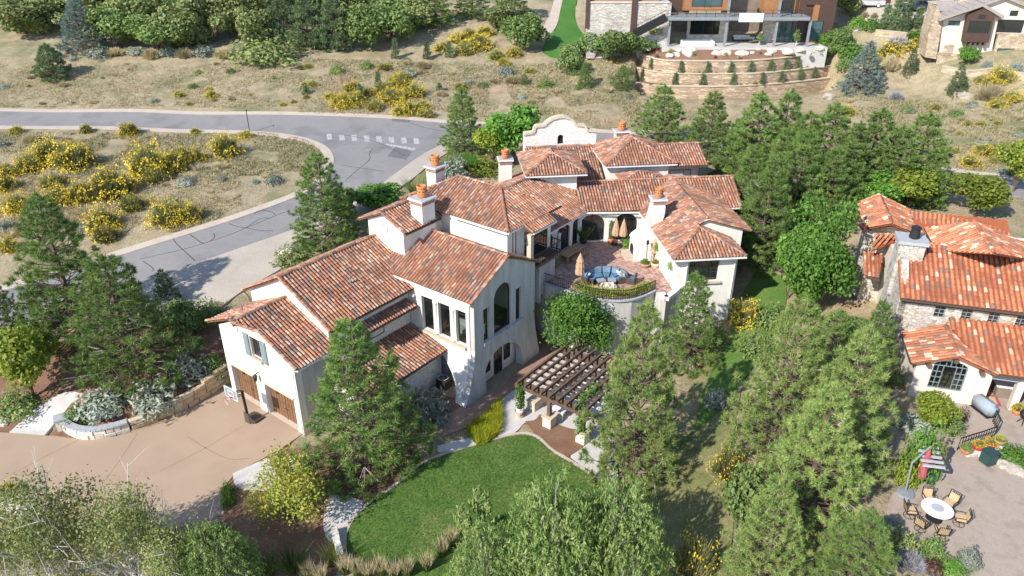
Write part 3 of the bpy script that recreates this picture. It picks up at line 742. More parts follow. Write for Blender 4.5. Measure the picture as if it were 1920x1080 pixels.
# -- garage gable (lower) and the taller wing behind it
bm = nb()
out = [(-48.35, -1), (-39.3, -1), (-39.3, 6.25), (-43.9, 8.55), (-48.35, 6.35)]
holes = [rect(-47.8, -44.55, 0.02, 3.0), rect(-43.5, -39.95, 0.02, 3.0), rect(-44.35, -43.05, 5.1, 6.85)]
panel(bm, FA, 1, 25.55, out, holes, 0.55)
wall(bm, M['stucco'])
bm = nb(); fbx(bm, FA, -39.75, -39.303, 26.1, 28.9, -1, 6.2); wall(bm, M['stucco_grey_shade']); bm = nb(); fbx(bm, FA, -48.347, -47.9, 26.1, 28.9, -1, 6.2); wall(bm, M['stucco'])
bm = nb(); fbx(bm, FA, -47.9, -39.75, 26.3, 28.8, -.5, 5.6); ob('garage_core', bm, M['dark_in'], V)
for k, (a, b) in enumerate(((-47.8, -44.55), (-43.5, -39.95))):
    bm = nb(); fbx(bm, FA, a, b, 26.02, 26.1, 0.02, 3.0); d = ob('garage_door', bm, M['wood_door'], V)
    npl = 10; w = (b - a) / npl
    for i in range(npl):
        bm = nb(); fbx(bm, FA, a + i * w + .02, a + (i + 1) * w - .02, 25.97, 26.02, 0.10, 2.94); ob('plank', bm, M['wood_door'], d)
    bm = nb(); fbx(bm, FA, a + 1.75, a + 1.83, 25.94, 25.968, 0.05, 2.95); fbx(bm, FA, a, b, 25.94, 25.968, 1.42, 1.5); ob('strap', bm, M['wood_dark'], d)
    for q in (a + 0.95, b - 0.35):
        bm = nb(); fbx(bm, FA, q - .16, q + .16, 25.945, 25.967, 2.1, 2.5); g = ob('door_grille', bm, M['black'], d)
    bm = nb(); fbx(bm, FA, a + 1.6, a + 2.0, 25.94, 25.966, 1.0, 1.06); ob('handle', bm, M['black'], d)
    bm = nb(); fbx(bm, FA, a - .1, b + .1, 25.44, 25.6, 3.0, 3.14); ob('lintel', bm, M['plaster_trim'], V)
    bm = nb(); fbx(bm, FA, a, b, 25.6, 26.05, -.05, 0.075); ob('threshold', bm, M['plaster_trim'], V)
window(V, FA, 1, 25.75, rect(-44.35, -43.05, 5.1, 6.85), M['wood_dark'], M['glass'], [(-43.7, 5.1, -43.7, 6.85)], sign=-1)
bm = nb(); fbx(bm, FA, -44.4, -43.0, 25.35, 25.6, 4.88, 5.1); ob('sill', bm, M['plaster_trim'], V)
for a in (-45.05, -42.98):
    bm = nb(); fbx(bm, FA, a, a + .62, 25.45, 25.53, 5.0, 6.95); sh = ob('shutter', bm, M['greyblue'], V)
    bm = nb()
    for k in range(9): fbx(bm, FA, a + .07, a + .55, 25.43, 25.449, 5.1 + k * .205, 5.22 + k * .205)
    ob('louvres', bm, M['greyblue'], sh)
# lantern between the doors
bm = nb(); c = FA.w((-44.0, 25.2, 3.35)); lathe(bm, [(.05, -.3), (.13, -.2), (.17, .12), (.2, .16), (.05, .36)], c, 6); beam(bm, c + np.array([0, 0, .3]), FA.w((-44.0, 25.55, 3.75)), .05, .05); ob('wall_lantern', bm, M['black'], V)
pl = (8.8, 0, -43.9, -0.43); pr = (8.8, 0, -43.9, 0.43)
r = slope(TL, FA, pl, [(-38.4, 25.15), (-38.4, 28.95), (-43.9, 28.95), (-43.9, 24.1), (-42.3, 25.15)], DK)
cap_line(TL, pt(FA, pl, -43.9, 24.1), pt(FA, pl, -43.9, 28.9), r)
cap_line(TL, pt(FA, pl, -43.9, 24.1), pt(FA, pl, -42.3, 25.15), r); cap_line(TL, pt(FA, pl, -42.3, 25.15), pt(FA, pl, -38.4, 25.15), r)
r = slope(TL, FA, pr, [(-49.3, 25.15), (-49.3, 28.95), (-43.9, 28.95), (-43.9, 24.1), (-45.5, 25.15)], DK)
cap_line(TL, pt(FA, pr, -45.5, 25.15), pt(FA, pr, -49.3, 25.15), r); cap_line(TL, pt(FA, pr, -45.5, 25.15), pt(FA, pr, -43.9, 24.1), r)
bm = nb(); beam(bm, FA.w((-43.9, 24.2, 8.52)), FA.w((-43.9, 25.7, 8.52)), .16, .2); beam(bm, FA.w((-43.9, 24.5, 8.4)), FA.w((-43.9, 24.5, 7.9)), .05, .05); ob('hoist_beam', bm, M['wood_dark'], V)
bm = nb(); tube(bm, [FA.w((-43.9, 24.5, 7.95)), FA.w((-44.3, 25.0, 7.5)), FA.w((-44.6, 25.45, 7.3))], .02, 5); ob('hoist_chain', bm, M['black'], V)
gutter(V, pt(FA, pl, -38.36, 25.2), pt(FA, pl, -38.36, 28.9), M['gutter'])
bm = nb(); tube(bm, [FA.w((-38.5, 25.3, 6.2)), FA.w((-39.2, 25.35, 5.9)), FA.w((-39.2, 25.4, 0.1))], .045, 6); ob('downpipe', bm, M['gutter'], V)
# taller wing
bm = nb(); panel(bm, FA, 1, 28.9, [(-48.6, -1), (-39.3, -1), (-39.3, 7.9), (-44, 10.35), (-48.6, 7.95)], [], 0.4)
fbx(bm, FA, -39.7, -39.3, 29.303, 38.3, -1, 7.9); fbx(bm, FA, -48.6, -48.2, 29.303, 38.3, -1, 7.9); wall(bm, M['stucco'])
pl = (10.55, 0, -44, -0.52); pr = (10.55, 0, -44, 0.52)
r = slope(TL, FA, pl, [(-38.7, 28.6), (-38.7, 37.15), (-40.6, 37.15), (-40.6, 38.38), (-44, 38.38), (-44, 28.6)], DK)
cap_line(TL, pt(FA, pl, -44, 28.6), pt(FA, pl, -44, 38.3), r); cap_line(TL, pt(FA, pl, -38.7, 28.6), pt(FA, pl, -44, 28.6), r, lift=.02)
r = slope(TL, FA, pr, [(-49.3, 28.6), (-49.3, 40), (-44, 40), (-44, 28.6)], DK)
cap_line(TL, pt(FA, pr, -49.3, 28.6), pt(FA, pr, -44, 28.6), r, lift=.02)
gutter(V, pt(FA, pl, -38.66, 28.65), pt(FA, pl, -38.66, 37.1), M['gutter_dark'])
bm = nb(); tube(bm, [FA.w((-49.2, 28.7, 7.6)), FA.w((-48.8, 28.8, 7.2)), FA.w((-48.75, 28.8, 6.3))], .05, 6); ob('downpipe', bm, M['gutter_dark'], V)
# lean-to with painted brick, awning over the side window
bm = nb(); fbx(bm, FA, -36.4, -36.0, 28.5, 37.2, -1, 3.25); fbx(bm, FA, -39.297, -36.403, 28.5, 28.9, -1, 3.3); wall(bm, M['whitebrick'])
bm = nb(); fbx(bm, FA, -39.297, -39.2, 29.5, 37.15, 4.3, 6.3); ob('brick_facing', bm, M['whitebrick'], V)
pl = (4.42, 0, -39.3, -0.262)
r = slope(TL, FA, pl, [(-35.2, 28.1), (-35.2, 37.1), (-39.2, 37.1), (-39.2, 28.1)], DK)
gutter(V, pt(FA, pl, -35.16, 28.2), pt(FA, pl, -35.16, 36.9), M['gutter_dark'])
pl = (6.78, 0, -39.3, -0.28)
r = slope(TL, FA, pl, [(-38.15, 31.5), (-38.15, 36.95), (-39.25, 36.95), (-39.25, 31.5)], DK)
gutter(V, pt(FA, pl, -38.12, 31.5), pt(FA, pl, -38.12, 36.9), M['gutter_dark'], w=.07)
window(V, FA, 0, -39.17, rect(32.6, 34.2, 4.9, 5.8), M['frame'], M['glass'])
# -- great-room tower
bm = nb()
wins = [rect(-37.85, -36.6, 4.35, 7.4), rect(-36.05, -34.8, 4.35, 7.4), rect(-34.2, -33.15, 4.35, 7.4)]
panel(bm, FA, 1, 37.2, [(-39.2, 3.4), (-32.7, 3.4), (-32.7, 8.85), (-39.2, 8.85)], wins, 0.4)
wall(bm, M['stucco'])
for a in (-36.32, -34.5):
    bm = nb(); c = FA.w((a, 37.22, 4.4)); lathe(bm, [(.24, 0), (.24, .12), (.19, .16), (.17, 2.7), (.24, 2.8), (.24, 3.0)], c, 14); ob('column', bm, M['stucco'], V, smooth=True)
bm = nb(); fbx(bm, FA, -38.05, -33.1, 36.92, 37.3, 4.12, 4.34); ob('sill', bm, M['plaster_trim'], V)
for a, b in ((-37.85, -36.6), (-36.05, -34.8), (-34.2, -33.15)):
    window(V, FA, 1, 37.5, rect(a, b, 4.35, 7.4), M['frame'], M['glass_clear'], [(a, 6.9, b, 6.9)], sign=-1)
bm = nb()
front = [(37.2, -0.6), (45.1, -0.6), (45.05, 9.05), (41.2, 10.8), (37.2, 8.85)]
fh = [rect(38.3, 39.0, 4.5, 7.45), arch(39.6, 41.85, 4.5, 7.65, n=14), rect(42.45, 43.15, 4.5, 7.5), arch(38.1, 43.0, -0.5, 1.2, 1.9, 16)]
panel(bm, FA, 0, -32.3, front, fh, -0.4)
for zc in (.4, 1, 1.6, 2.2, 2.8, 3.4, 4.0):
    bmesh.ops.bisect_plane(bm, geom=bm.verts[:] + bm.edges[:] + bm.faces[:], plane_co=(0, 0, zc), plane_no=(0, 0, 1), dist=1e-4)
for v in bm.verts:
    q = FA.loc(np.array(v.co)); f = max(0.0, (4.2 - max(q[2], 0)) / 4.2)
    if q[0] > -32.5: q[0] += 0.42 * f ** 1.7
    if q[1] < 37.25: q[1] -= 1.8 * f ** 1.8
    if q[1] > 44.9: q[1] += 0.35 * f ** 1.6
    v.co = FA.w(q)
wall(bm, M['stucco_grey_shade'])
# lit flank of the flared corner buttress
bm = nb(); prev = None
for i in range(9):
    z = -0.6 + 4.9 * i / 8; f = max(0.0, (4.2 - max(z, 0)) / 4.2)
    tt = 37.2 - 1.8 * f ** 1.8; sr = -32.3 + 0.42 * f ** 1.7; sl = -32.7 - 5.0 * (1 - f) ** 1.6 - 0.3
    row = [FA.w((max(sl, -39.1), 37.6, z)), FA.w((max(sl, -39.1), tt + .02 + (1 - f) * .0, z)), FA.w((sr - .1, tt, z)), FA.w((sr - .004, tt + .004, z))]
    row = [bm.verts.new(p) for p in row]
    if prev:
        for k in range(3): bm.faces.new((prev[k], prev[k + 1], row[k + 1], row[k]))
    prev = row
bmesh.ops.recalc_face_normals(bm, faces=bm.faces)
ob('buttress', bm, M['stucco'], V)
bm = nb(); fbx(bm, FA, -39.1, -32.75, 37.65, 38.0, -1, 3.9); fbx(bm, FA, -39.1, -32.75, 44.7, 45.0, -1, 8.9); wall(bm, M['stucco_grey_shade'])
bm = nb(); fbx(bm, FA, -39.2, -32.72, 37.62, 44.68, 3.95, 4.2); fl = ob('room_floor', bm, M['floor_in'], V)
bm = nb(); fbx(bm, FA, -39.3, -39.2, 37.62, 44.68, 4.2, 8.6); ob('room_wall', bm, M['stucco_tan'], V)
bm = nb(); fbx(bm, FA, -33.25, -32.95, 37.9, 44.6, -1, 3.9); ob('recess_wall', bm, M['stucco'], V)
for nm, (a, b, z0, z1), bars in (('door', (40.3, 41.35, 0.06, 2.6), [(40.3, .9, 41.35, .9), (40.3, 1.7, 41.35, 1.7), (40.82, .06, 40.82, 2.6)]), ('window', (41.6, 42.45, .85, 2.6), [(41.6, 1.75, 42.45, 1.75)]), ('window', (38.6, 39.8, .85, 2.5), [(39.2, .85, 39.2, 2.5)])):
    window(V, FA, 0, -32.9, rect(a, b, z0, z1), M['frame'], M['glass'], bars, name=nm)
for h in fh[:3]:
    window(V, FA, 0, -32.5, h, M['frame'], M['glass_clear'], sign=1, fw=.06)
bm = nb(); fbx(bm, FA, -32.66, -32.12, 38.15, 43.4, 4.26, 4.47); ob('sill', bm, M['stucco_grey_shade'], V)
pl = (11.04, 1, 41.2, 0.5); pr = (11.04, 1, 41.2, -0.5)
r = slope(TL, FA, pl, [(-32.1, 36.65), (-40.75, 36.65), (-42.2, 38.37), (-40.72, 38.37), (-40.72, 41.2), (-32.1, 41.2)], DK)
cap_line(TL, pt(FA, pl, -32.1, 41.2), pt(FA, pl, -40.3, 41.2), r); cap_line(TL, pt(FA, pl, -32.12, 36.65), pt(FA, pl, -32.12, 41.2), r, w=.22, lift=.0)
gutter(V, pt(FA, pl, -32.15, 36.6), pt(FA, pl, -40.7, 36.6), M['gutter'])
bm = nb(); tube(bm, [FA.w((-32.45, 36.7, 8.55)), FA.w((-32.75, 37.1, 8.2)), FA.w((-32.75, 37.12, 4.6)), FA.w((-32.6, 36.6, 2.6)), FA.w((-32.4, 35.5, 0.1))], .045, 6); ob('downpipe', bm, M['gutter'], V)
r = slope(TL, FA, pr, [(-32.1, 41.2), (-40.7, 41.2), (-40.7, 42.95), (-33.4, 42.95), (-33.4, 45.75), (-32.1, 45.75)], DK)
# -- oculus gable
bm = nb(); panel(bm, FA, 1, 38.4, [(-44.75, 5), (-40.65, 5), (-40.65, 11.75), (-42.7, 12.75), (-44.75, 11.85)], [], 0.4)
fbx(bm, FA, -41.05, -40.653, 38.803, 43, 6, 11.6); fbx(bm, FA, -44.75, -44.35, 38.803, 49, 4, 11.6); wall(bm, M['stucco'])
bm = nb(); c = FA.w((-42.72, 38.36, 11.6))
for k in range(14):
    a0 = k * 2 * math.pi / 14; a1 = (k + 1) * 2 * math.pi / 14
    p0 = FA.w((-42.72 + .27 * math.cos(a0), 38.37, 11.6 + .42 * math.sin(a0))); p1 = FA.w((-42.72 + .27 * math.cos(a1), 38.37, 11.6 + .42 * math.sin(a1)))
    beam(bm, p0, p1, .06, .08)
ob('oculus', bm, M['stucco_grey_shade'], V)
pl = (13.0, 0, -42.7, -0.44); pr = (13.0, 0, -42.7, 0.44)
r = slope(TL, FA, pl, [(-40.1, 38.05), (-40.1, 42.5), (-42.7, 43.7), (-42.7, 38.05)], DK)
cap_line(TL, pt(FA, pl, -42.7, 38.05), pt(FA, pl, -42.7, 43.6), r); cap_line(TL, pt(FA, pl, -40.1, 38.07), pt(FA, pl, -42.7, 38.07), r, w=.24, lift=.0)
gutter(V, pt(FA, pl, -40.06, 38.1), pt(FA, pl, -40.06, 42.3), M['gutter_dark'])
r = slope(TL, FA, pr, [(-45.5, 38.05), (-45.5, 46.5), (-42.7, 46.5), (-42.7, 38.05)], DK)
cap_line(TL, pt(FA, pr, -45.5, 38.07), pt(FA, pr, -42.7, 38.07), r, w=.24, lift=.0); cap_line(TL, pt(FA, pr, -45.5, 38.1), pt(FA, pr, -45.5, 46.4), r, w=.26)
# -- main hipped block
bm = nb(); fbx(bm, FA, -44.3, -33.6, 43.0, 49.1, 5, 12.2); wall(bm, M['stucco'])
E_, t0, t1, sr, sl, z = 12.35, 42.35, 49.7, -33.0, -44.9, 14.18
tm = (t0 + t1) / 2; a, b = -36.65, -41.2
Q = lambda s, t, zz: FA.w((s, t, zz))
r1 = roof_slope(TL, [Q(sr, t0, E_), Q(sl, t0, E_), Q(b, tm, z), Q(a, tm, z)], DK)
r2 = roof_slope(TL, [Q(sr, t0, E_), Q(sr, t1, E_), Q(a, tm, z)], DK)
r3 = roof_slope(TL, [Q(sr, t1, E_), Q(sl, t1, E_), Q(b, tm, z), Q(a, tm, z)], DK)
r4 = roof_slope(TL, [Q(sl, t0, E_), Q(sl, t1, E_), Q(b, tm, z)], DK)
for p, q in ((Q(a, tm, z), Q(b, tm, z)), (Q(sr, t0, E_), Q(a, tm, z)), (Q(sr, t1, E_), Q(a, tm, z)), (Q(sl, t0, E_), Q(b, tm, z)), (Q(sl, t1, E_), Q(b, tm, z))): cap_line(TL, p, q, r1)
gutter(V, Q(sr, t0 - .04, E_), Q(-39.0, t0 - .04, E_), M['gutter']); gutter(V, Q(sr + .04, t0, E_), Q(sr + .04, 44.3, E_), M['gutter']); gutter(V, Q(sr + .04, 47.7, E_), Q(sr + .04, t1, E_), M['gutter_dark'])
pl = (12.36, 0, -33.02, -0.53)
r = slope(TL, FA, pl, [(-32.1, 44.42), (-32.1, 47.75), (-33.0, 47.68), (-33.0, 44.35)], DK)
cap_line(TL, pt(FA, pl, -32.1, 44.42), pt(FA, pl, -33.0, 44.35), r, w=.22)
gutter(V, pt(FA, pl, -32.06, 44.5), pt(FA, pl, -32.06, 47.7), M['gutter'])
# balcony under that eave
bm = nb(); fbx(bm, FA, -33.597, -32.3, 44.7, 49.0, 8.2, 8.45); ob('balcony_floor', bm, M['wood_dark'], V)
bm = nb(); fbx(bm, FA, -32.75, -32.35, 44.5, 44.9, 8.45, 11.5); ob('brick_pillar', bm, M['sandstone'], V)
bm = nb(); fbx(bm, FA, -33.597, -33.56, 45.3, 48.6, 8.5, 11.3); ob('balcony_door', bm, M['glass'], V)
bm = nb()
for zz in (8.6, 9.5): beam(bm, FA.w((-32.4, 44.9, zz)), FA.w((-32.4, 49.0, zz)), .07, .07); beam(bm, FA.w((-32.4, 49.0, zz)), FA.w((-33.5, 49.0, zz)), .07, .07)
for k in range(17): beam(bm, FA.w((-32.4, 45.0 + k * .25, 8.5)), FA.w((-32.4, 45.0 + k * .25, 9.5)), .04, .04)
for k in range(4): beam(bm, FA.w((-32.6 - k * .25, 49.0, 8.5)), FA.w((-32.6 - k * .25, 49.0, 9.5)), .04, .04)
ob('balcony_railing', bm, M['black'], V)
window(V, FA, 0, -33.57, rect(43.7, 44.15, 9.5, 11.8), M['frame'], M['glass'])
bm = nb(); fbx(bm, FA, -33.3, -32.6, 46.15, 46.4, 4.5, 8.3); fbx(bm, FA, -35.2, -33.3, 45.003, 49.5, 4.5, 8.2); wall(bm, M['stucco_grey_shade'])
window(V, FA, 1, 45.02, rect(-33.2, -32.75, 5.6, 8.0), M['frame'], M['glass'], sign=-1)
# -- courtyard wing (glazed) and its roof
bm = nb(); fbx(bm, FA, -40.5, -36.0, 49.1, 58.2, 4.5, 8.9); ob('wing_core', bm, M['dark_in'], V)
bm = nb(); panel(bm, FA, 0, -35.55, [(49.5, 5), (57.3, 5), (57.3, 8.85), (49.5, 8.85)], [arch(50.0, 52.4, 5.55, 7.6, .8), arch(53.0, 55.2, 5.55, 7.6, .8), arch(55.7, 57.0, 5.55, 7.7, .6)], -.3); wall(bm, M['stucco'])
for a, b in ((50.0, 52.4), (53.0, 55.2), (55.7, 57.0)):
    window(V, FA, 0, -35.7, arch(a, b, 5.55, 7.6, .8) if b < 57 else arch(a, b, 5.55, 7.7, .6), M['frame'], M['glass'], [((a + b) / 2, 5.55, (a + b) / 2, 8.2)], name='glazed_door')
bm = nb(); c = FA.w((-35.1, 52.7, 5.5)); lathe(bm, [(.22, 0), (.2, .1), (.16, .2), (.15, 2.4), (.24, 2.6)], c, 12); ob('column', bm, M['stucco'], V, smooth=True)
def isect(prA, prB, sA, tB):   # valley: both planes as functions of world xy
    pass
# valley between this roof and the arcade roof
def planeW(fr, pl):
    z0, ax, c0, k = pl; d = fr.e if ax == 0 else fr.f
    return np.array([k * d[0], k * d[1]]), z0 - k * c0       # z = g.xy + c
plP = (8.9, 0, -34.95, -0.5); plC = (8.8, 1, 65.0, 0.45)
gP, cP = planeW(FA, plP); gC, cC = planeW(FC, plC)
def valley_at(fr, ax, val):
    d = (fr.e if ax == 0 else fr.f)[:2]
    xy = np.linalg.solve(np.array([gP - gC, d]), np.array([cC - cP, val])); return np.array([*xy, gP @ xy + cP])
v0 = valley_at(FA, 0, -34.95); v1 = valley_at(FC, 1, 68.9)
lp = FA.loc(v1)
r = roof_slope(TL, [pt(FA, plP, -34.95, 49.2), v0, v1, pt(FA, plP, -40.4, lp[1] + 2.0), pt(FA, plP, -40.4, 49.2)], DK)
cap_line(TL, pt(FA, plP, -40.4, 50.0), pt(FA, plP, -40.4, lp[1] + 1.5), r)
gutter(V, pt(FA, plP, -34.9, 49.4), v0, M['gutter'])
plQ = (pt(FA, plP, -40.4, 50)[2], 0, -40.4, 0.42)
r = slope(TL, FA, plQ, [(-40.4, 49.2), (-40.4, 62.0), (-45.8, 62.0), (-47.2, 55.0), (-46.0, 49.5)], DK)
bm = nb(); fbx(bm, FA, -45.0, -40.6, 50, 61.5, 4, 9.2); wall(bm, M['stucco'])
# arcade wing
zr_ = 8.8 + .45 * 3.9
r = roof_slope(TL, [v0, pt(FC, plC, 29.9, 65.0), pt(FC, plC, 30.2, 68.9), v1], DK)
cap_line(TL, v1, pt(FC, plC, 30.2, 68.9), r); cap_line(TL, pt(FC, plC, 29.9, 65), pt(FC, plC, 30.2, 68.9), r, lift=.02)
gutter(V, v0, FC.w((19.8, 64.96, 8.8)), M['gutter']); gutter(V, FC.w((28.0, 64.96, 8.8)), FC.w((29.9, 64.96, 8.8)), M['gutter'])
r = slope(TL, FC, (zr_, 1, 68.9, -0.45), [(13.0, 68.9), (30.2, 68.9), (30.2, 73.0), (13.0, 73.0)], DK)
bm = nb(); panel(bm, FC, 1, 65.7, [(13.6, 5), (20.4, 5), (20.4, 8.8), (13.6, 8.8)], [arch(14.1, 16.6, 5.58, 7.2, 1.22), arch(17.45, 19.85, 5.58, 7.2, 1.2)], .35)
wall(bm, M['stucco'])
for a, b in ((14.1, 16.6), (17.45, 19.85)): window(V, FC, 1, 65.9, arch(a, b, 5.58, 7.2, 1.2), M['frame'], M['glass'], [((a + b) / 2, 5.58, (a + b) / 2, 8.4)], sign=-1, name='glazed_door')
for a in (16.9, 17.2):
    bm = nb(); c = FC.w((a, 65.45, 5.5)); lathe(bm, [(.18, 0), (.16, .1), (.13, .2), (.12, 2.0), (.2, 2.2)], c, 12); ob('column', bm, M['stucco'], V, smooth=True)
bm = nb(); fbx(bm, FC, 12.5, 29.5, 66.06, 72, 4, 8.7); wall(bm, M['stucco'])
bm = nb(); fbx(bm, FC, 20.4, 20.9, 62.5, 65.7, 5, 8.4); wall(bm, M['sandstone'])
# -- right wing
plL = (8.8, 0, 19.75, 0.44)
bm = nb(); fbx(bm, FC, 20.3, 27.3, 58.35, 70, 1.5, 8.75); wall(bm, M['stucco'])
bm = nb(); panel(bm, FC, 1, 54.85, [(20.3, 1.0), (25.6, 1.0), (25.6, 8.7), (20.3, 8.7)], [rect(21.4, 24.05, 6.35, 8.35)], .35); fbx(bm, FC, 20.3, 20.65, 55.2, 58.35, 1, 8.7); fbx(bm, FC, 25.25, 25.6, 55.2, 58.35, 1, 8.7); wall(bm, M['stucco'])
w = window(V, FC, 1, 55.0, rect(21.4, 24.05, 6.35, 8.35), M['frame'], M['glass'], [(21.95, 6.35, 21.95, 8.35), (23.45, 6.35, 23.45, 8.35), (21.4, 7.8, 21.95, 7.8), (23.45, 7.8, 24.05, 7.8), (23.45, 7.1, 24.05, 7.1), (21.4, 7.1, 21.95, 7.1)], sign=-1)
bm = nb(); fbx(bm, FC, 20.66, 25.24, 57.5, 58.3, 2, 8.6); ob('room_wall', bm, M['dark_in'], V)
bm = nb(); fbx(bm, FC, 21.2, 24.3, 54.6, 55.0, 6.15, 6.32); ob('sill', bm, M['plaster_trim'], V)
for s in (21.2, 25.4):
    bm = nb(); tube(bm, [FC.w((s, 54.35, 8.6)), FC.w((s, 54.75, 8.2)), FC.w((s, 54.78, 2.5))], .05, 6); ob('downpipe', bm, M['gutter'], V)
pk = 8.8 + .44 * 3.175; C_ = lambda s, t, z: FC.w((s, t, z))
r = slope(TL, FC, plL, [(19.75, 54.25), (19.75, 70), (23.9, 70), (23.9, 58.1), (22.93, 58.1), (22.93, 57.43)], DK)
cap_line(TL, C_(19.75, 54.25, 8.8), C_(22.93, 57.43, pk), r); cap_line(TL, C_(26.1, 54.25, 8.8), C_(22.93, 57.43, pk), r); cap_line(TL, C_(22.93, 57.43, pk), C_(22.93, 58.3, pk), r)
cap_line(TL, C_(23.9, 58.1, 10.63), C_(23.9, 67.4, 10.63), r); cap_line(TL, C_(22.93, 58.1, pk), C_(23.9, 58.1, 10.63), r, w=.2, lift=0)
r = roof_slope(TL, [C_(19.75, 54.25, 8.8), C_(26.1, 54.25, 8.8), C_(22.93, 57.43, pk)], DK)
r = roof_slope(TL, [C_(26.1, 54.25, 8.8), C_(26.1, 58.3, 8.8), C_(22.93, 58.3, pk), C_(22.93, 57.43, pk)], DK)
gutter(V, C_(19.7, 54.2, 8.8), C_(26.1, 54.2, 8.8), M['gutter']); gutter(V, C_(19.7, 54.2, 8.8), C_(19.7, 65, 8.8), M['gutter'])
plR = (10.63, 0, 23.9, -0.3)
r = slope(TL, FC, plR, [(23.9, 58.05), (28.0, 58.05), (28.0, 70), (23.9, 70)], DK)
cap_line(TL, pt(FC, plR, 28.0, 58.07), pt(FC, plR, 23.9, 58.07), r, w=.22, lift=0)
bm = nb(); panel(bm, FC, 1, 58.3, [(22.4, 7), (27.3, 7), (27.3, 9.5), (23.9, 10.45), (22.4, 9.85)], [], .3); wall(bm, M['stucco'])
# -- upper rooms behind the arcade
def pyramid(fr, s0, s1, t0, t1, ze, zp, tr0, tr1, gm=None):
    sm = (s0 + s1) / 2; p0, p1 = fr.w((sm, tr0, zp)), fr.w((sm, tr1, zp))
    a, b, c, d = (fr.w((s0, t0, ze)), fr.w((s1, t0, ze)), fr.w((s1, t1, ze)), fr.w((s0, t1, ze)))
    r = roof_slope(TL, [a, b, p0], DK); roof_slope(TL, [b, c, p1, p0], DK); roof_slope(TL, [c, d, p1], DK); roof_slope(TL, [d, a, p0, p1], DK)
    for x, y in ((a, p0), (b, p0), (c, p1), (d, p1), (p0, p1)): cap_line(TL, x, y, r)
    if gm:
        for x, y in ((a, b), (a, d)): gutter(V, x, y, gm)
pyramid(FC, 9.0, 14.95, 67.2, 74.3, 12.0, 13.25, 70.2, 71.4, M['gutter'])
bm = nb(); fbx(bm, FC, 9.7, 14.1, 67.95, 73.7, 7, 11.9); wall(bm, M['stucco'])
pyramid(FC, 17.7, 25.3, 71.5, 79.1, 11.2, 12.9, 75.3, 76.2, M['gutter'])
bm = nb(); fbx(bm, FC, 18.35, 24.6, 72.1, 78.5, 7, 11.1); wall(bm, M['stucco'])
bm = nb(); fbx(bm, FC, 24.603, 28.0, 72.5, 78.0, 7, 10.8); wall(bm, M['stucco_grey_shade'])
window(V, FC, 1, 72.48, rect(24.9, 27.2, 9.3, 10.2), M['frame'], M['glass'], [(26.4, 9.3, 26.4, 10.2)], sign=-1)
pl = (10.9, 1, 71.6, 0.38)
r = slope(TL, FC, pl, [(25.3, 71.6), (28.65, 71.6), (28.65, 75.0), (23.5, 75.0)], DK); cap_line(TL, pt(FC, pl, 24.3, 75), pt(FC, pl, 28.65, 75), r); gutter(V, pt(FC, pl, 25.3, 71.56), pt(FC, pl, 28.6, 71.56), M['gutter_dark'])
slope(TL, FC, (pt(FC, pl, 0, 75)[2], 1, 75.0, -0.38), [(23.5, 75), (28.65, 75), (28.65, 79), (23.5, 79)], DK)
pl = (11.4, 1, 78.0, 0.4)
r = slope(TL, FC, pl, [(10.3, 69.5), (18.0, 69.5), (18.0, 78.0), (10.3, 78.0)], DK); cap_line(TL, pt(FC, pl, 10.4, 78), pt(FC, pl, 17.6, 78), r)
hp = C_(21.1, 70.3, 11.05)
r = roof_slope(TL, [C_(18.9, 69.0, 10.45), C_(23.4, 69.0, 10.45), hp], DK); roof_slope(TL, [C_(18.9, 69.0, 10.45), C_(18.9, 72, 10.2), hp], DK); roof_slope(TL, [C_(23.4, 69.0, 10.45), C_(23.4, 72, 10.2), hp], DK)
# curved parapet gable over the street entrance
prof = []
def pz(u, v): q = FC.loc(np.array([0, 0, CAMH]) + ray(u, v) * (78.5 / (ray(u, v) @ FC.f))); return (q[0], q[2])
zrx = lambda x, y: (960 + x * 380 / 1918, 210 + y * 380 / 1918)
top = [pz(*zrx(*q)) for q in [(110, 215), (205, 200), (218, 150), (235, 140), (305, 135), (330, 105), (380, 72), (440, 54), (490, 50), (540, 62), (580, 90), (610, 128), (690, 133), (700, 160), (715, 180), (800, 185)]]
outl = [(top[-1][0], 6.5), (top[0][0], 6.5)] + top
gl = pz(*zrx(430, 305)); gr = pz(*zrx(485, 300)); gt = pz(*zrx(458, 215))
bm = nb(); panel(bm, FC, 1, 78.5, outl[::-1], [arch(gl[0], gr[0], gl[1], gt[1] - .3, .3, 8)], .5); pw = ob('parapet_gable', bm, M['whitebrick'], V)
window(V, FC, 1, 78.7, arch(gl[0], gr[0], gl[1], gt[1] - .3, .3, 8), M['frame'], M['glass'], sign=-1)
for a, b in zip(top[:-1], top[1:]):
    bm = nb(); beam(bm, FC.w((a[0], 78.72, a[1] + .07)), FC.w((b[0], 78.72, b[1] + .07)), .75, .24); ob('coping_stone', bm, M['sandstone'], pw)
# -- chimneys
ck = FA.loc(np.array([0, 0, CAMH]) + ray(792.7, 424.6) * (-40.15 / (ray(792.7, 424.6) @ FA.e)))
CH1 = chimney(V, FA, ck[0] - 1.25, ck[0] + .02, ck[1], ck[1] + 1.5, 9.5, 13.45, M['stucco'], potr=.42, poth=1.0)
CH2 = chimney(V, FA, -45.4, -44.3, 46.3, 47.5, 9, 13.7, M['stucco'], potr=.4, poth=.95)
CH3 = chimney(V, FC, 6.95, 8.2, 72.0, 73.2, 9, 11.6, M['stucco'], potr=.38, poth=.9)
CH5 = chimney(V, FC, 20.9, 22.3, 80.0, 81.2, 7, 11.75, M['stucco'], potr=.42, poth=.95)
TL.finish()
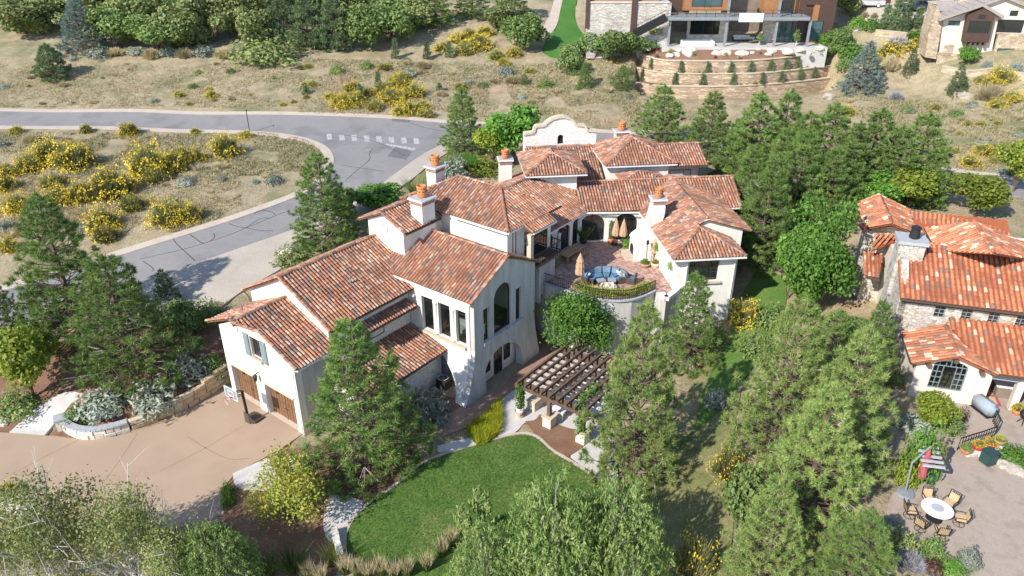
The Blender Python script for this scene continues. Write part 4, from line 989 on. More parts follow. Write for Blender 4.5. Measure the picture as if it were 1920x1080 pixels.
# ------------------------------------------------------------------ courtyard terrace
CZ = 5.5
CY_EDGE = [P(*q, CZ)[:2] for q in [(1003, 521), (1019, 530.5), (1065, 547), (1085, 553), (1115, 561), (1150, 565.5), (1185, 563), (1212, 553), (1228, 545), (1240, 553), (1249, 562), (1262, 552), (1275, 540)]]
CY_IN = [FC.w((20.25, 55.2, 0))[:2], FC.w((20.4, 66, 0))[:2], FC.w((13.0, 66, 0))[:2], FA.w((-36.2, 57, 0))[:2], FA.w((-36.2, 46.0, 0))[:2], FA.w((-33.4, 46.0, 0))[:2]]
CYP = [np.array(p) for p in CY_EDGE] + [np.array(p) for p in CY_IN]
bm = nb(); poly_prism(bm, [(p[0], p[1], CZ - .06) for p in CYP], (0, 0, -7.0)); tag(ob('courtyard_wall', bm, M['stucco_grey_shade']), kind='structure')
bm = nb(); poly_prism(bm, [(p[0], p[1], CZ) for p in CYP], (0, 0, -.056)); tag(ob('courtyard_paving', bm, M['court_brick']), kind='structure')
edge = resample(smooth_line([np.array(p) for p in CY_EDGE[1:9]]), .5)
cop = thing('terrace_coping', 'pale stone coping along the curved front edge of the brick courtyard', 'coping', (edge[0][0], edge[0][1], CZ))
bm = nb()
for a, b in zip(edge[:-1], edge[1:]): beam(bm, (*a, CZ + .06), (*b, CZ + .06), .38, .12)
ob('capstone', bm, M['leadcap'], cop)
rail = thing('terrace_railing', 'black iron railing on the curved edge of the brick courtyard', 'railing', (edge[0][0], edge[0][1], CZ))
bm = nb()
for a, b in zip(edge[:-1], edge[1:]): beam(bm, (*a, CZ + 1.0), (*b, CZ + 1.0), .06, .05)
ob('top_rail', bm, M['black'], rail); bm = nb()
for a, b in zip(edge[:-1], edge[1:]): beam(bm, (*a, CZ + .25), (*b, CZ + .25), .04, .04)
ob('bottom_rail', bm, M['black'], rail)
bm = nb()
for p in resample(edge, .16): beam(bm, (*p, CZ + .12), (*p, CZ + 1.0), .028, .028)
ob('balusters', bm, M['black'], rail)['kind'] = 'stuff'
bm = nb()
pp = [P(*q, CZ)[:2] for q in [(1240, 553), (1249, 562), (1262, 552), (1280, 535)]]
for a, b in zip(pp[:-1], pp[1:]): beam(bm, (*a, CZ + .1), (*b, CZ + .1), .5, .35)
tag(ob('parapet_wall', bm, M['stucco']), 'low white parapet at the courtyard corner beside the right wing', 'wall')
# outdoor fireplace: white plastered body, waisted hood, chimney over the right wing's eave
F = thing('outdoor_fireplace', 'white plastered outdoor fireplace with arched mouth and tapering hood in the courtyard', 'fireplace', FC.w((19.1, 61.8, CZ)))
bm = nb(); prev = None
for s0, s1, t0, t1, z in ((18.35, 20.2, 60.9, 62.9, CZ), (18.4, 20.2, 60.95, 62.85, 7.3), (18.3, 20.3, 60.9, 62.9, 7.32), (18.45, 20.3, 61.0, 62.85, 7.6), (19.0, 20.5, 61.15, 62.6, 8.2), (19.45, 20.75, 61.2, 62.4, 9.0), (19.7, 20.95, 61.2, 62.35, 9.8), (19.8, 21.0, 61.2, 62.35, 10.7)):
    row = [bm.verts.new(FC.w(p)) for p in ((s0, t0, z), (s1, t0, z), (s1, t1, z), (s0, t1, z))]
    if prev:
        for k in range(4): bm.faces.new((prev[k], prev[(k + 1) % 4], row[(k + 1) % 4], row[k]))
    prev = row
bm.faces.new(prev); ob('body', bm, M['whitebrick'], F)
bm = nb(); poly_prism(bm, frame_poly(FC, 0, 18.36, arch(61.4, 62.4, 5.95, 6.4, .5)), FC.e * -.03); ob('mouth', bm, M['black'], F)
bm = nb(); fbx(bm, FC, 17.6, 18.36, 61.1, 62.7, CZ, 5.95); ob('hearth', bm, M['plaster_trim'], F)
_V = V; _ch = chimney(F, FC, 19.85, 20.95, 61.25, 62.3, 10.7, 10.95, M['whitebrick'], potr=.38, poth=.95)
del _V

# ------------------------------------------------------------------ neighbour on the right: stone and cream house
N = thing('stone_house', 'cream and pale stone house with bright orange tile roofs right of the pines', 'house', FB.w((18, 52, 4.5)))
NL = Tiles(N, M['ntile'], M['ntile_one']); ND = M['npan']
M['nstone'] = stonemat('pale_fieldstone', [(0, (0.50, 0.455, 0.40)), (0.3, (0.43, 0.39, 0.34)), (0.55, (0.56, 0.52, 0.465)), (0.86, (0.42, 0.31, 0.19)), (0.94, (0.32, 0.275, 0.23))], 2.6, (0.49, 0.45, 0.4), 1.8, 0.7)
def nslope(pl, st, **kw): return slope(NL, FB, pl, st, ND, pitch=.34, row=.46, **kw)
# front cream wing with the arched window
bm = nb(); panel(bm, FB, 1, 49.04, [(15.0, 3.5), (19.55, 3.5), (19.55, 7.5), (17.15, 8.3), (15.0, 7.6)], [arch(16.02, 18.17, 5.45, 7.35, .42, 10)], .35)
fbx(bm, FB, 15.0, 15.35, 49.393, 53, 3.5, 7.5); ob('wall', bm, M['stucco_tan'], N)
bm = nb(); fbx(bm, FB, 15.4, 19.2, 51.5, 51.7, 3.5, 7.5); ob('room_wall', bm, M['dark_in'], N)
w = window(N, FB, 1, 49.12, arch(16.02, 18.17, 5.45, 7.35, .42, 10), M['greyblue'], M['glass_clear'],
    [(16.7, 5.45, 16.7, 7.35), (17.5, 5.45, 17.5, 7.35), (16.02, 7.3, 18.17, 7.3), (16.36, 5.45, 16.36, 7.3), (17.83, 5.45, 17.83, 7.3)] + [(16.02, z, 16.7, z) for z in (5.9, 6.35, 6.8)] + [(17.5, z, 18.17, z) for z in (5.9, 6.35, 6.8)] + [(h, 7.3, h, 7.7) for h in (16.4, 16.8, 17.1, 17.4, 17.8)], sign=-1)
pl = (8.5, 0, 17.15, -0.38); pr = (8.5, 0, 17.15, 0.38)
r = nslope(pl, [(19.75, 48.55), (19.4, 52.9), (17.15, 52.9), (17.15, 48.5)])
cap_line(NL, pt(FB, pl, 17.15, 48.5), pt(FB, pl, 17.15, 53), r); cap_line(NL, pt(FB, pl, 19.75, 48.6), pt(FB, pl, 17.15, 48.6), r)
r = nslope(pr, [(14.55, 48.55), (14.55, 52.9), (17.15, 52.9), (17.15, 48.5)]); cap_line(NL, pt(FB, pr, 14.55, 48.6), pt(FB, pr, 17.15, 48.6), r)
gutter(N, pt(FB, pr, 14.5, 48.6), pt(FB, pr, 14.5, 52.5), M['gutter_dark'])
for s in (15.6, 17.15, 18.9):
    bm = nb(); fbx(bm, FB, s - .12, s + .12, 48.55, 49.03, 8.3 - .38 * abs(s - 17.15) - .38, 8.3 - .38 * abs(s - 17.15) - .1); ob('beam_end', bm, M['wood_dark'], N)
pl = (7.5, 1, 48.7, 0.38)
r = nslope(pl, [(19.3, 48.75), (30, 48.75), (30, 52.95), (17.3, 52.95), (17.4, 52.0)])
gutter(N, pt(FB, pl, 19.5, 48.66), pt(FB, pl, 30, 48.66), M['gutter_dark'])
bm = nb(); fbx(bm, FB, 19.5, 19.75, 49.1, 52.9, 3.5, 7.1); fbx(bm, FB, 21.35, 21.8, 49.1, 49.6, 3.5, 7.1); ob('porch_pier', bm, M['stucco_tan'], N)
bm = nb(); fbx(bm, FB, 19.5, 30, 51.6, 51.9, 3.5, 7.3); ob('porch_wall', bm, M['dark_in'], N)
bm = nb(); fbx(bm, FB, 19.7, 21.4, 49.05, 49.25, 6.85, 7.15); ob('roller_screen', bm, M['greycover'], N)
# main upper wall with four small windows
ww = [rect(16.3 + k * 1.72, 16.98 + k * 1.72, 8.95, 9.9) for k in range(6)]
bm = nb(); panel(bm, FB, 1, 53.0, [(13.9, 3.5), (30, 3.5), (30, 10.3), (13.9, 10.3)], ww, .35); ob('wall', bm, M['nstone'], N)
for h in ww:
    a, b = h[0][0], h[1][0]
    window(N, FB, 1, 53.1, h, M['greyblue'], M['glass'], [((a + b) / 2, 8.95, (a + b) / 2, 9.9), (a, 9.27, b, 9.27), (a, 9.58, b, 9.58)], sign=-1, fw=.05)
bm = nb(); fbx(bm, FB, 14.0, 30, 52.75, 52.997, 9.95, 10.2); ob('eave_board', bm, M['wood_dark'], N)
pl = (10.4, 1, 52.5, 0.47)
r = nslope(pl, [(13.75, 52.5), (30, 52.5), (30, 57.4), (13.75, 57.4)])
gutter(N, pt(FB, pl, 13.75, 52.46), pt(FB, pl, 30, 52.46), M['gutter_dark']); cap_line(NL, pt(FB, pl, 15.4, 57.4), pt(FB, pl, 26, 57.4), r)
# stone gable end with stepped chimney
bm = nb(); panel(bm, FB, 0, 13.85, [(53.0, 2.5), (60.5, 2.5), (57.6, 9.3), (57.4, 12.2), (55.2, 12.2), (53.0, 10.4)], [], .5); ob('gable_wall', bm, M['nstone'], N)
NC = lambda *q: FB.loc(np.array([0, 0, CAMH]) + ray(*q[:2]) * (q[2] / (ray(*q[:2]) @ FB.f)))
bm = nb(); fbx(bm, FB, 13.6, 15.35, 55.7, 57.3, 9, 13.2); ch = ob('chimney', bm, M['nstone'], N)
bm = nb(); fbx(bm, FB, 13.45, 15.5, 55.55, 57.45, 13.2, 13.45); ob('cap_slab', bm, M['leadcap'], ch)
bm = nb(); lathe(bm, [(.34, 0), (.38, .1), (.30, .7), (.36, .75), (.36, .85), (.2, .95)], FB.w((14.6, 56.5, 13.45)), 14); ob('chimney_cowl', bm, M['black'], ch)
# rear roofs
pl = (12.8, 0, 22.5, 0.42); pr = (12.8, 0, 22.5, -0.42)
w1p = lambda x, y: (1560 + x * 360 / 1920, 340 + y * 360 / 1920)
def nz(q, z): return P(*w1p(*q), z)
hipA, hipB = nz((1430, 420), 14.2), nz((1640, 730), 13.4)
r = roof_slope(NL, [nz((1055, 690), 12.2), nz((930, 460), 12.2), nz((1420, 400), 14.0), nz((1620, 720), 14.0)], ND, pitch=.34, row=.46)
cap_line(NL, nz((1420, 400), 14.0), nz((1620, 720), 14.0), r); gutter(N, nz((1055, 690), 12.2), nz((930, 460), 12.2), M['gutter_dark'])
r = roof_slope(NL, [nz((1420, 400), 14.0), nz((1620, 720), 14.0), nz((2100, 800), 12.0), nz((1960, 640), 12.0)], ND, pitch=.34, row=.46)
r = roof_slope(NL, [nz((780, 300), 12.6), nz((1750, 385), 12.6), nz((1790, 570), 11.3), nz((870, 520), 11.3)], ND, pitch=.34, row=.46)
ap, apb = nz((600, 425), 12.6), nz((475, 140), 12.6)
r = roof_slope(NL, [ap, apb, nz((150, 270), 11.3), nz((290, 480), 11.3)], ND, pitch=.34, row=.46)
cap_line(NL, ap, apb, r); cap_line(NL, nz((290, 480), 11.3), ap, r); 
r = roof_slope(NL, [ap, apb, nz((800, 300), 11.5), nz((910, 560), 11.5)], ND, pitch=.34, row=.46); cap_line(NL, nz((910, 560), 11.5), ap, r)
bm = nb(); poly_prism(bm, [nz((340, 490), 11.1), nz((600, 450), 12.2), nz((870, 560), 11.3), nz((870, 560), 11.3) - np.array([0, 0, 6]), nz((340, 490), 11.1) - np.array([0, 0, 6])], FB.f * .4); ob('gable_wall', bm, M['nstone'], N)
r = roof_slope(NL, [nz((390, 700), 10.2), nz((660, 590), 10.9), nz((600, 525), 11.3), nz((440, 560), 10.7)], ND, pitch=.34, row=.46)
r = roof_slope(NL, [nz((335, 945), 8.6), nz((470, 965), 8.6), nz((510, 725), 9.6), nz((310, 705), 9.6)], ND, pitch=.34, row=.46)
gutter(N, nz((335, 950), 8.6), nz((470, 970), 8.6), M['gutter_dark'])
q0, q1 = FB.loc(nz((300, 730), 9.0)), FB.loc(nz((480, 740), 9.0))
bm = nb(); fbx(bm, FB, q0[0] + .3, q1[0] + 1.5, q0[1] - .9, q0[1] + 4, 3.5, 8.4); fbx(bm, FB, q0[0] + 0.2, q0[0] + 1.6, q0[1] + 1.8, q0[1] + 3.4, 8.4, 11.2); ob('wall', bm, M['nstone'], N)
bm = nb(); fbx(bm, FB, 14.4, 30, 57.5, 66, 4, 10.6); ob('wall', bm, M['stucco_tan'], N)
bm = nb(); fbx(bm, FB, q0[0] + .05, q0[0] + 1.75, q0[1] + 1.7, q0[1] + 3.5, 11.2, 11.4); lathe(bm, [(.2, 0), (.2, .5)], FB.w((q0[0] + .9, q0[1] + 2.6, 11.4)), 10); ob('chimney_cap', bm, M['leadcap'], N)
NL.finish()

# ------------------------------------------------------------------ modern house on the hill
YD, YF = 120.6, 124.6
def onY(u, v, Y):
    d = ray(u, v); q = np.array([0, 0, CAMH]) + d * (Y / d[1]); return q[0], q[2]
H2 = thing('modern_house', 'modern flat fronted house with glass walls, cedar cladding and two decks on the hill', 'house', (35, 124, 14.5))
M['mstone'] = stonemat('ledge_stone', [(0, (0.56, 0.52, 0.46)), (0.35, (0.47, 0.43, 0.38)), (0.7, (0.63, 0.59, 0.53)), (0.9, (0.38, 0.32, 0.26))], 1.6, (0.4, 0.37, 0.33), 3.5, 0.6)
M['cedar'] = mk('cedar_cladding', (0.36, 0.175, 0.075), (0.27, 0.125, 0.055), 1.2, 0.6, 0.1, 12, squash=(1, 1, 8))
M['brown_clad'] = mk('brown_cladding', (0.085, 0.05, 0.04), None, 2, 0.7)
M['steel'] = mk('grey_steel', (0.25, 0.27, 0.29), (0.20, 0.22, 0.24), 2, 0.5)
M['concrete'] = mk('pale_concrete', (0.52, 0.49, 0.46), (0.45, 0.43, 0.40), 1, 0.9)
TZ = 14.5
def mbox(name, u0, u1, v0, v1, Y, depth, m, parent=H2, zmin=None, zmax=None):
    x0, z1 = onY(u0, v0, Y); x1, z0 = onY(u1, v1, Y)
    if zmin is not None: z0 = zmin
    if zmax is not None: z1 = zmax
    bm = nb(); fbx(bm, FW, x0, x1, Y, Y + depth, z0, z1); return ob(name, bm, m, parent)
DZ = onY(1300, 32, YD)[1]; ZT = onY(1300, -70, YF)[1]
mbox('stone_wall', 1104, 1254, 6, 66, 122.0, 3, M['mstone'], zmin=12.5)
mbox('wall_cap', 1102, 1256, 3, 6, 121.9, 3.2, M['concrete'])
mbox('cedar_wall', 1104, 1236, -60, 3, 122.6, 2.2, M['cedar'], zmin=onY(1104, 3, 121.9)[1] + .004)
for u in (1103, 1191):
    mbox('downpipe', u - 1.2, u + 1.2, -60, 62 - (u < 1150) * 8, 121.85, .12, M['brown_clad'])
# back wall of both storeys
mbox('upper_wall', 1254, 1292, -70, 24, YF, .4, M['brown_clad'])
mbox('cedar_bay', 1291, 1364, -70, 20, YF - 1.2, 3.5, M['cedar'])
window(H2, FW, 1, YF - 1.26, rect(onY(1298, 0, YF - 1.2)[0], onY(1355, 0, YF - 1.2)[0], onY(0, 12, YF - 1.2)[1], ZT), M['frame'], M['glass_blue'], [(onY(1322, 0, YF - 1.2)[0], onY(0, 12, YF)[1], onY(1322, 0, YF)[0], ZT), (onY(1333, 0, YF - 1.2)[0], onY(0, 12, YF)[1], onY(1333, 0, YF)[0], ZT)], sign=-1)
mbox('dark_opening', 1364, 1446, -70, 24, YF + 3, .3, M['dark_in'])
mbox('wood_pier', 1445, 1462, -70, 24, YF + .5, 3, M['cedar'])
window(H2, FW, 1, YF + .6, rect(onY(1462, 0, YF)[0], onY(1504, 0, YF)[0], DZ + .2, ZT), M['frame'], M['glass'], [(onY(u, 0, YF)[0], DZ + .2, onY(u, 0, YF)[0], ZT) for u in (1476, 1490)], sign=-1)
mbox('cedar_wall', 1504, 1518, -70, 24, YF + .4, 3, M['cedar'])
mbox('brown_wall', 1516, 1532, -70, 78, YF - .3, 4, M['brown_clad'], zmin=TZ)
mbox('cedar_wall', 1528, 1553, 9, 78, YF - .6, 4, M['cedar'], zmin=TZ)
mbox('brown_wall', 1526, 1555, -70, 9, YF - .64, 4, M['brown_clad'])
mbox('side_wall', 1553, 1556, -70, 78, YF - .7, 7, M['brown_clad'], zmin=TZ - 1)
# decks
x0, x1 = onY(1252, 32, YD)[0], onY(1520, 32, YD)[0]
bm = nb(); fbx(bm, FW, x0, x1, YD, YF, DZ - .3, DZ); ob('deck', bm, M['steel'], H2)
bm = nb(); fbx(bm, FW, x0, x1, YD - .03, YD + .2, DZ - .5, DZ - .302); ob('deck_beam', bm, M['steel'], H2)
bm = nb()
for a, b in ((1390, 1436),): fbx(bm, FW, onY(a, 0, YD)[0], onY(b, 0, YD)[0], YD - .16, YD - .04, DZ - .7, DZ + .6)
ob('deck_panel', bm, M['white_paint'], H2)
bm = nb()
for z in (.45, 1.0): beam(bm, (x0, YD + .1, DZ + z), (x1, YD + .1, DZ + z), .05, .05)
for k in range(16): beam(bm, (x0 + (x1 - x0) * k / 15, YD + .1, DZ), (x0 + (x1 - x0) * k / 15, YD + .1, DZ + 1.0), .05, .05)
ob('deck_railing', bm, M['black'], H2)
for u in (1255, 1361, 1455, 1517):
    xx = onY(u, 60, YD + .3)[0]; bm = nb(); fbx(bm, FW, xx - .16, xx + .16, YD + .25, YD + .55, TZ - .5, DZ - .5 if u != 1361 and u != 1455 else ZT); ob('post', bm, M['steel'], H2)
# lower storey
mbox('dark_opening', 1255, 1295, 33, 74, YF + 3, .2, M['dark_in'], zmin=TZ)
xa = lambda u: onY(u, 60, YF)[0]
lw = rect(xa(1293), xa(1348), TZ + 1.2, DZ - .7)
bm = nb(); panel(bm, FW, 1, YF, [(xa(1288), TZ), (xa(1365), TZ), (xa(1365), DZ - .3), (xa(1288), DZ - .3)], [lw], .4); ob('lower_wall', bm, M['mstone'], H2)
window(H2, FW, 1, YF + .1, lw, M['frame'], M['glass'], [(xa(1318), TZ + 1.2, xa(1318), DZ - .7)], sign=-1)
mbox('dark_opening', 1362, 1432, 33, 74, YF + 4, .2, M['dark_in'], zmin=TZ)
bm = nb(); panel(bm, FW, 1, YF, [(xa(1432), TZ), (xa(1510), TZ), (xa(1510), DZ - .3), (xa(1432), DZ - .3)], [rect(xa(1453), xa(1492), TZ + .05, DZ - 1.2)], .4); ob('lower_wall', bm, M['mstone'], H2)
window(H2, FW, 1, YF + .1, rect(xa(1453), xa(1492), TZ + .05, DZ - 1.2), M['frame'], M['glass_blue'], [(xa(u), TZ + .05, xa(u), DZ - 1.2) for u in (1463, 1473, 1483)], sign=-1, name='glazed_door')
window(H2, FW, 1, YF - .8, rect(xa(1509), xa(1537), TZ + .4, TZ + 3.4), M['frame'], M['glass_blue'], [(xa(1519), TZ + .4, xa(1519), TZ + 3.4)], sign=-1)
bm = nb(); fbx(bm, FW, x0 - .5, onY(1553, 70, YD)[0], YD - .6, YF + 4, TZ - 3, TZ); ob('terrace_floor', bm, M['concrete'], H2)
a = np.array([onY(1188, 64, 120.3)[0], 120.3, onY(1188, 64, 120.3)[1]]); b = np.array([onY(1250, 26, 120.3)[0], 120.3, DZ])
bm = nb(); beam(bm, a, b, 1.2, .35, up=(0, 1, 0)); 
ob('stair_stringer', bm, M['black'], H2)
bm = nb()
for k in range(9):
    q = a + (b - a) * k / 8; beam(bm, q, q + np.array([0, 0, 1.1]), .04, .04)
beam(bm, a + np.array([0, 0, 1.1]), b + np.array([0, 0, 1.1]), .05, .05); ob('stair_railing', bm, M['black'], H2)

def sofa(name, label, u, v, z, wid, m, rz=0.0, Y=None, arms=True):
    p = P(u, v, z) if Y is None else np.array([onY(u, v, Y)[0], Y, z])
    t = thing(name, label, 'sofa', p, rz)
    R = Matrix.Translation(p) @ Matrix.Rotation(rz, 4, 'Z')
    def part(nm, c, s, mm):
        bm = nb(); bx(bm, c, s); bmesh.ops.bevel(bm, geom=bm.edges[:], offset=min(s) * .18, segments=2, affect='EDGES'); o = ob(nm, bm, mm, shift=Matrix.Identity(4)); o.parent = t; return o
    part('base', (0, 0, .2), (wid, .85, .3), M['wicker'])
    n = max(1, round(wid / .8))
    for k in range(n):
        w = (wid - .2) / n; x = -wid / 2 + .1 + w * (k + .5)
        part('seat_cushion', (x, -.05, .42), (w * .97, .7, .16), m); part('back_cushion', (x, .32, .68), (w * .95, .18, .42), m)
    if arms:
        for sx in (-1, 1): part('arm', (sx * (wid / 2 - .06), 0, .38), (.14, .85, .5), M['wicker'])
    return t
sofa('sofa', 'pale grey sofa under the deck of the modern house', 1391, 72, TZ, 3.0, M['white_cloth'], 0, Y=YF + 1.2)
sofa('lounge_chair', 'pale lounge chair near the red shirted person on the terrace', 1413, 74, TZ, 1.2, M['white_cloth'], .5, Y=YF - .6)
hot = thing('fire_table', 'long white spa tub with dark cover on the modern house terrace', 'tub', (onY(1308, 77, 122)[0], 122, TZ))
bm = nb(); bx(bm, (onY(1308, 77, 122)[0], 122, TZ + .35), (5.0, 1.6, .7)); ob('tub', bm, M['white_paint'], hot)
bm = nb(); bx(bm, (onY(1308, 77, 122)[0] - .2, 122, TZ + .73), (4.4, 1.2, .06)); ob('cover', bm, M['greycover'], hot)

# ------------------------------------------------------------------ brown trimmed house at top right
FT = Frame(-11.0)
G = thing('gabled_house', 'pale stucco and tan stone house with a brown box bay window at top right', 'house', P(1790, 118, 14.2))
g0 = FT.loc(P(1760, 112, 14.0)); tw = g0[1]
def ot(u, v, t=None):
    q = np.array([0, 0, CAMH]) + ray(u, v) * ((tw if t is None else t) / (ray(u, v) @ FT.f)); q = FT.loc(q); return (q[0], q[2])
gz = lambda x, y: (1600 + x / 6, y / 6)
def gp(*pts): return [ot(*gz(*p)) for p in pts]
M['tanstone'] = stonemat('tan_stone', [(0, (0.50, 0.39, 0.27)), (0.35, (0.42, 0.33, 0.24)), (0.7, (0.56, 0.46, 0.34)), (0.9, (0.36, 0.26, 0.18))], 1.5, (0.42, 0.35, 0.27), 2.0, 0.6)
M['slate'] = mk('grey_slate', (0.36, 0.31, 0.28), (0.28, 0.245, 0.225), 3, 0.85, 0.3, 8)
M['stucco_pink'] = mk('stucco_pale', (0.62, 0.55, 0.49), (0.55, 0.48, 0.43), 0.8, 0.92, 0.2, 20)
def winr(x0, x1, y0, y1):
    a = ot(*gz(x0, y0)); b = ot(*gz(x1, y1)); return rect(a[0], b[0], b[1], a[1])
wn_ = [winr(1075, 1195, 230, 290), winr(1030, 1095, 500, 630)]
bm = nb(); panel(bm, FT, 1, tw, gp((945, 760), (1520, 760), (1640, 170), (1480, 60), (1290, 140), (1010, 230)), wn_, .4); ob('wall', bm, M['stucco_pink'], G)
for w_ in wn_: window(G, FT, 1, tw + .1, w_, M['frame'], M['glass_blue'], [((w_[0][0] + w_[1][0]) / 2, w_[0][1], (w_[0][0] + w_[1][0]) / 2, w_[2][1])], sign=-1)
bm = nb(); panel(bm, FT, 1, tw - .12, gp((915, 860), (1515, 880), (1530, 630), (945, 585)), [wn_[1]], .1); ob('stone_base', bm, M['tanstone'], G)
# box bay
bt = tw - 1.0
bay = [ot(*gz(*p), bt) for p in ((1235, 470), (1520, 480), (1600, 150), (1480, 85), (1290, 170))]
wb = [ot(*gz(1310, 235), bt), ot(*gz(1520, 380), bt)]; wb = rect(wb[0][0], wb[1][0], wb[1][1], wb[0][1])
wc = [ot(*gz(1415, 165), bt), ot(*gz(1480, 220), bt)]; wc = rect(wc[0][0], wc[1][0], wc[1][1], wc[0][1])
bm = nb(); panel(bm, FT, 1, bt, bay, [wb, wc], 1.0); ob('box_bay', bm, M['brown_clad'], G)['label'] = 'brown clad box bay window'
window(G, FT, 1, bt + .05, wb, M['frame'], M['glass'], [(wb[0][0] + (wb[1][0] - wb[0][0]) * k / 3, wb[0][1], wb[0][0] + (wb[1][0] - wb[0][0]) * k / 3, wb[2][1]) for k in (1, 2)] + [(wb[0][0], wb[2][1] - .6, wb[1][0], wb[2][1] - .6)], sign=-1)
window(G, FT, 1, bt + .05, wc, M['frame'], M['glass'], [((wc[0][0] + wc[1][0]) / 2, wc[0][1], (wc[0][0] + wc[1][0]) / 2, wc[2][1])], sign=-1)
bm = nb()
for k in range(5):
    q = ot(*gz(1265 + k * 55, 488), bt); fbx(bm, FT, q[0] - .12, q[0] + .12, bt + .02, tw - .02, q[1] - .35, q[1])
ob('brackets', bm, M['wood_dark'], G)
# stone tower left, stone block right
bm = nb(); panel(bm, FT, 1, tw - .3, gp((800, 640), (925, 660), (1000, 215), (935, 60), (840, 380)), [], 4); ob('stone_pier', bm, M['tanstone'], G)
wr = winr(1610, 1770, 535, 660); wu = winr(1650, 1910, 225, 380); wt = winr(1790, 1865, 125, 190)
bm = nb(); panel(bm, FT, 1, tw - .5, gp((1515, 830), (1890, 840), (1990, 385), (1620, 370)), [wr], .5); ob('stone_wall', bm, M['tanstone'], G)
window(G, FT, 1, tw - .4, wr, M['frame'], M['glass_blue'], [((wr[0][0] + wr[1][0]) / 2, wr[0][1], (wr[0][0] + wr[1][0]) / 2, wr[2][1])], sign=-1)
bm = nb(); panel(bm, FT, 1, tw + .6, gp((1600, 390), (2050, 390), (2050, 80), (1720, -40), (1480, 60)), [wu, wt], .4); ob('upper_wall', bm, M['stucco_pink'], G)
window(G, FT, 1, tw + .7, wu, M['frame'], M['glass'], [(wu[0][0] + (wu[1][0] - wu[0][0]) * .7, wu[0][1], wu[0][0] + (wu[1][0] - wu[0][0]) * .7, wu[2][1])], sign=-1)
window(G, FT, 1, tw + .7, wt, M['frame'], M['glass'], [((wt[0][0] + wt[1][0]) / 2, wt[0][1], (wt[0][0] + wt[1][0]) / 2, wt[2][1])], sign=-1)
def slab(a, b, back, m, th=.35, name='roof', parent=G):
    """roof slab: edge a-b at front plane, running back along f"""
    A = FT.w((a[0], a[2], a[1])); B = FT.w((b[0], b[2], b[1])); f = FT.f * back
    bm = nb(); poly_prism(bm, [A, B, B + f, A + f], (0, 0, -th)); ro = ob(name, bm, m, parent)
    n = np.cross(B - A, f); n = n / np.linalg.norm(n); n = n if n[2] > 0 else -n
    L = np.linalg.norm(B - A); nc = max(2, int(L / .8)); bm = nb()
    for i in range(nc):
        q = A + (B - A) * (i + .5) / nc
        beam(bm, q + n * .03, q + f + n * .03, L / nc * .92, .06, up=n)
    ob('slate_course', bm, m, ro)['kind'] = 'stuff'
    return ro
e1, e2, e3 = ot(*gz(975, 210), tw - 1.2), ot(*gz(1465, 45), tw - 1.2), ot(*gz(1700, 185), tw - 1.2)
slab((e1[0], e1[1], tw - 1.2), (e2[0], e2[1], tw - 1.2), 6, M['slate']); slab((e2[0], e2[1], tw - 1.2), (e3[0], e3[1], tw - 1.2), 6, M['slate'])
e4, e5, e6 = ot(*gz(1480, 40), tw), ot(*gz(1720, -45), tw), ot(*gz(2060, 90), tw)
slab((e4[0], e4[1], tw), (e5[0], e5[1], tw), 6, M['slate']); slab((e5[0], e5[1], tw), (e6[0], e6[1], tw), 6, M['slate'])
bm = nb(); q = [ot(*gz(945, 120), tw + 2), ot(*gz(1230, 120), tw + 2)]; q2 = [ot(*gz(1260, 5), tw + 5), ot(*gz(945, 10), tw + 5)]
roof_slope(Tiles(G, M['slate'], M['slate']), [FT.w((q[0][0], tw + 2, q[0][1])), FT.w((q[1][0], tw + 2, q[1][1])), FT.w((q2[0][0], tw + 5, q2[0][1])), FT.w((q2[1][0], tw + 5, q2[1][1]))], M['slate'], tiles=False); bm.free()
bm = nb(); panel(bm, FT, 1, tw + 2.4, [ot(*gz(*p), tw + 2.4) for p in ((950, 400), (1250, 400), (1250, 125), (950, 125))], [], .4); ob('wall', bm, M['stucco_pink'], G)
bm = nb(); q = ot(*gz(1240, 60), tw + 4); fbx(bm, FT, q[0] - .8, q[0] + .8, tw + 4, tw + 5.5, q[1] - 3, q[1] + 2.5); ob('chimney', bm, M['tanstone'], G)
# garage behind the driveway, cropped by the frame
GA = thing('garage_block', 'tan stone garage with brown doors behind the parked pickup', 'garage', P(1745, 8, 18.9))
yg = 133.0
bm = nb(); a0 = onY(1630, 10, yg); a1 = onY(1790, 10, yg); fbx(bm, FW, a0[0], a1[0], yg, yg + 6, 16.5, 23); ob('wall', bm, M['tanstone'], GA)
for u0, u1 in ((1641, 1668), (1682, 1760)):
    bm = nb(); fbx(bm, FW, onY(u0, 10, yg)[0], onY(u1, 10, yg)[0], yg - .06, yg - .002, 17, 21.2); ob('garage_door', bm, M['brown_clad'], GA)
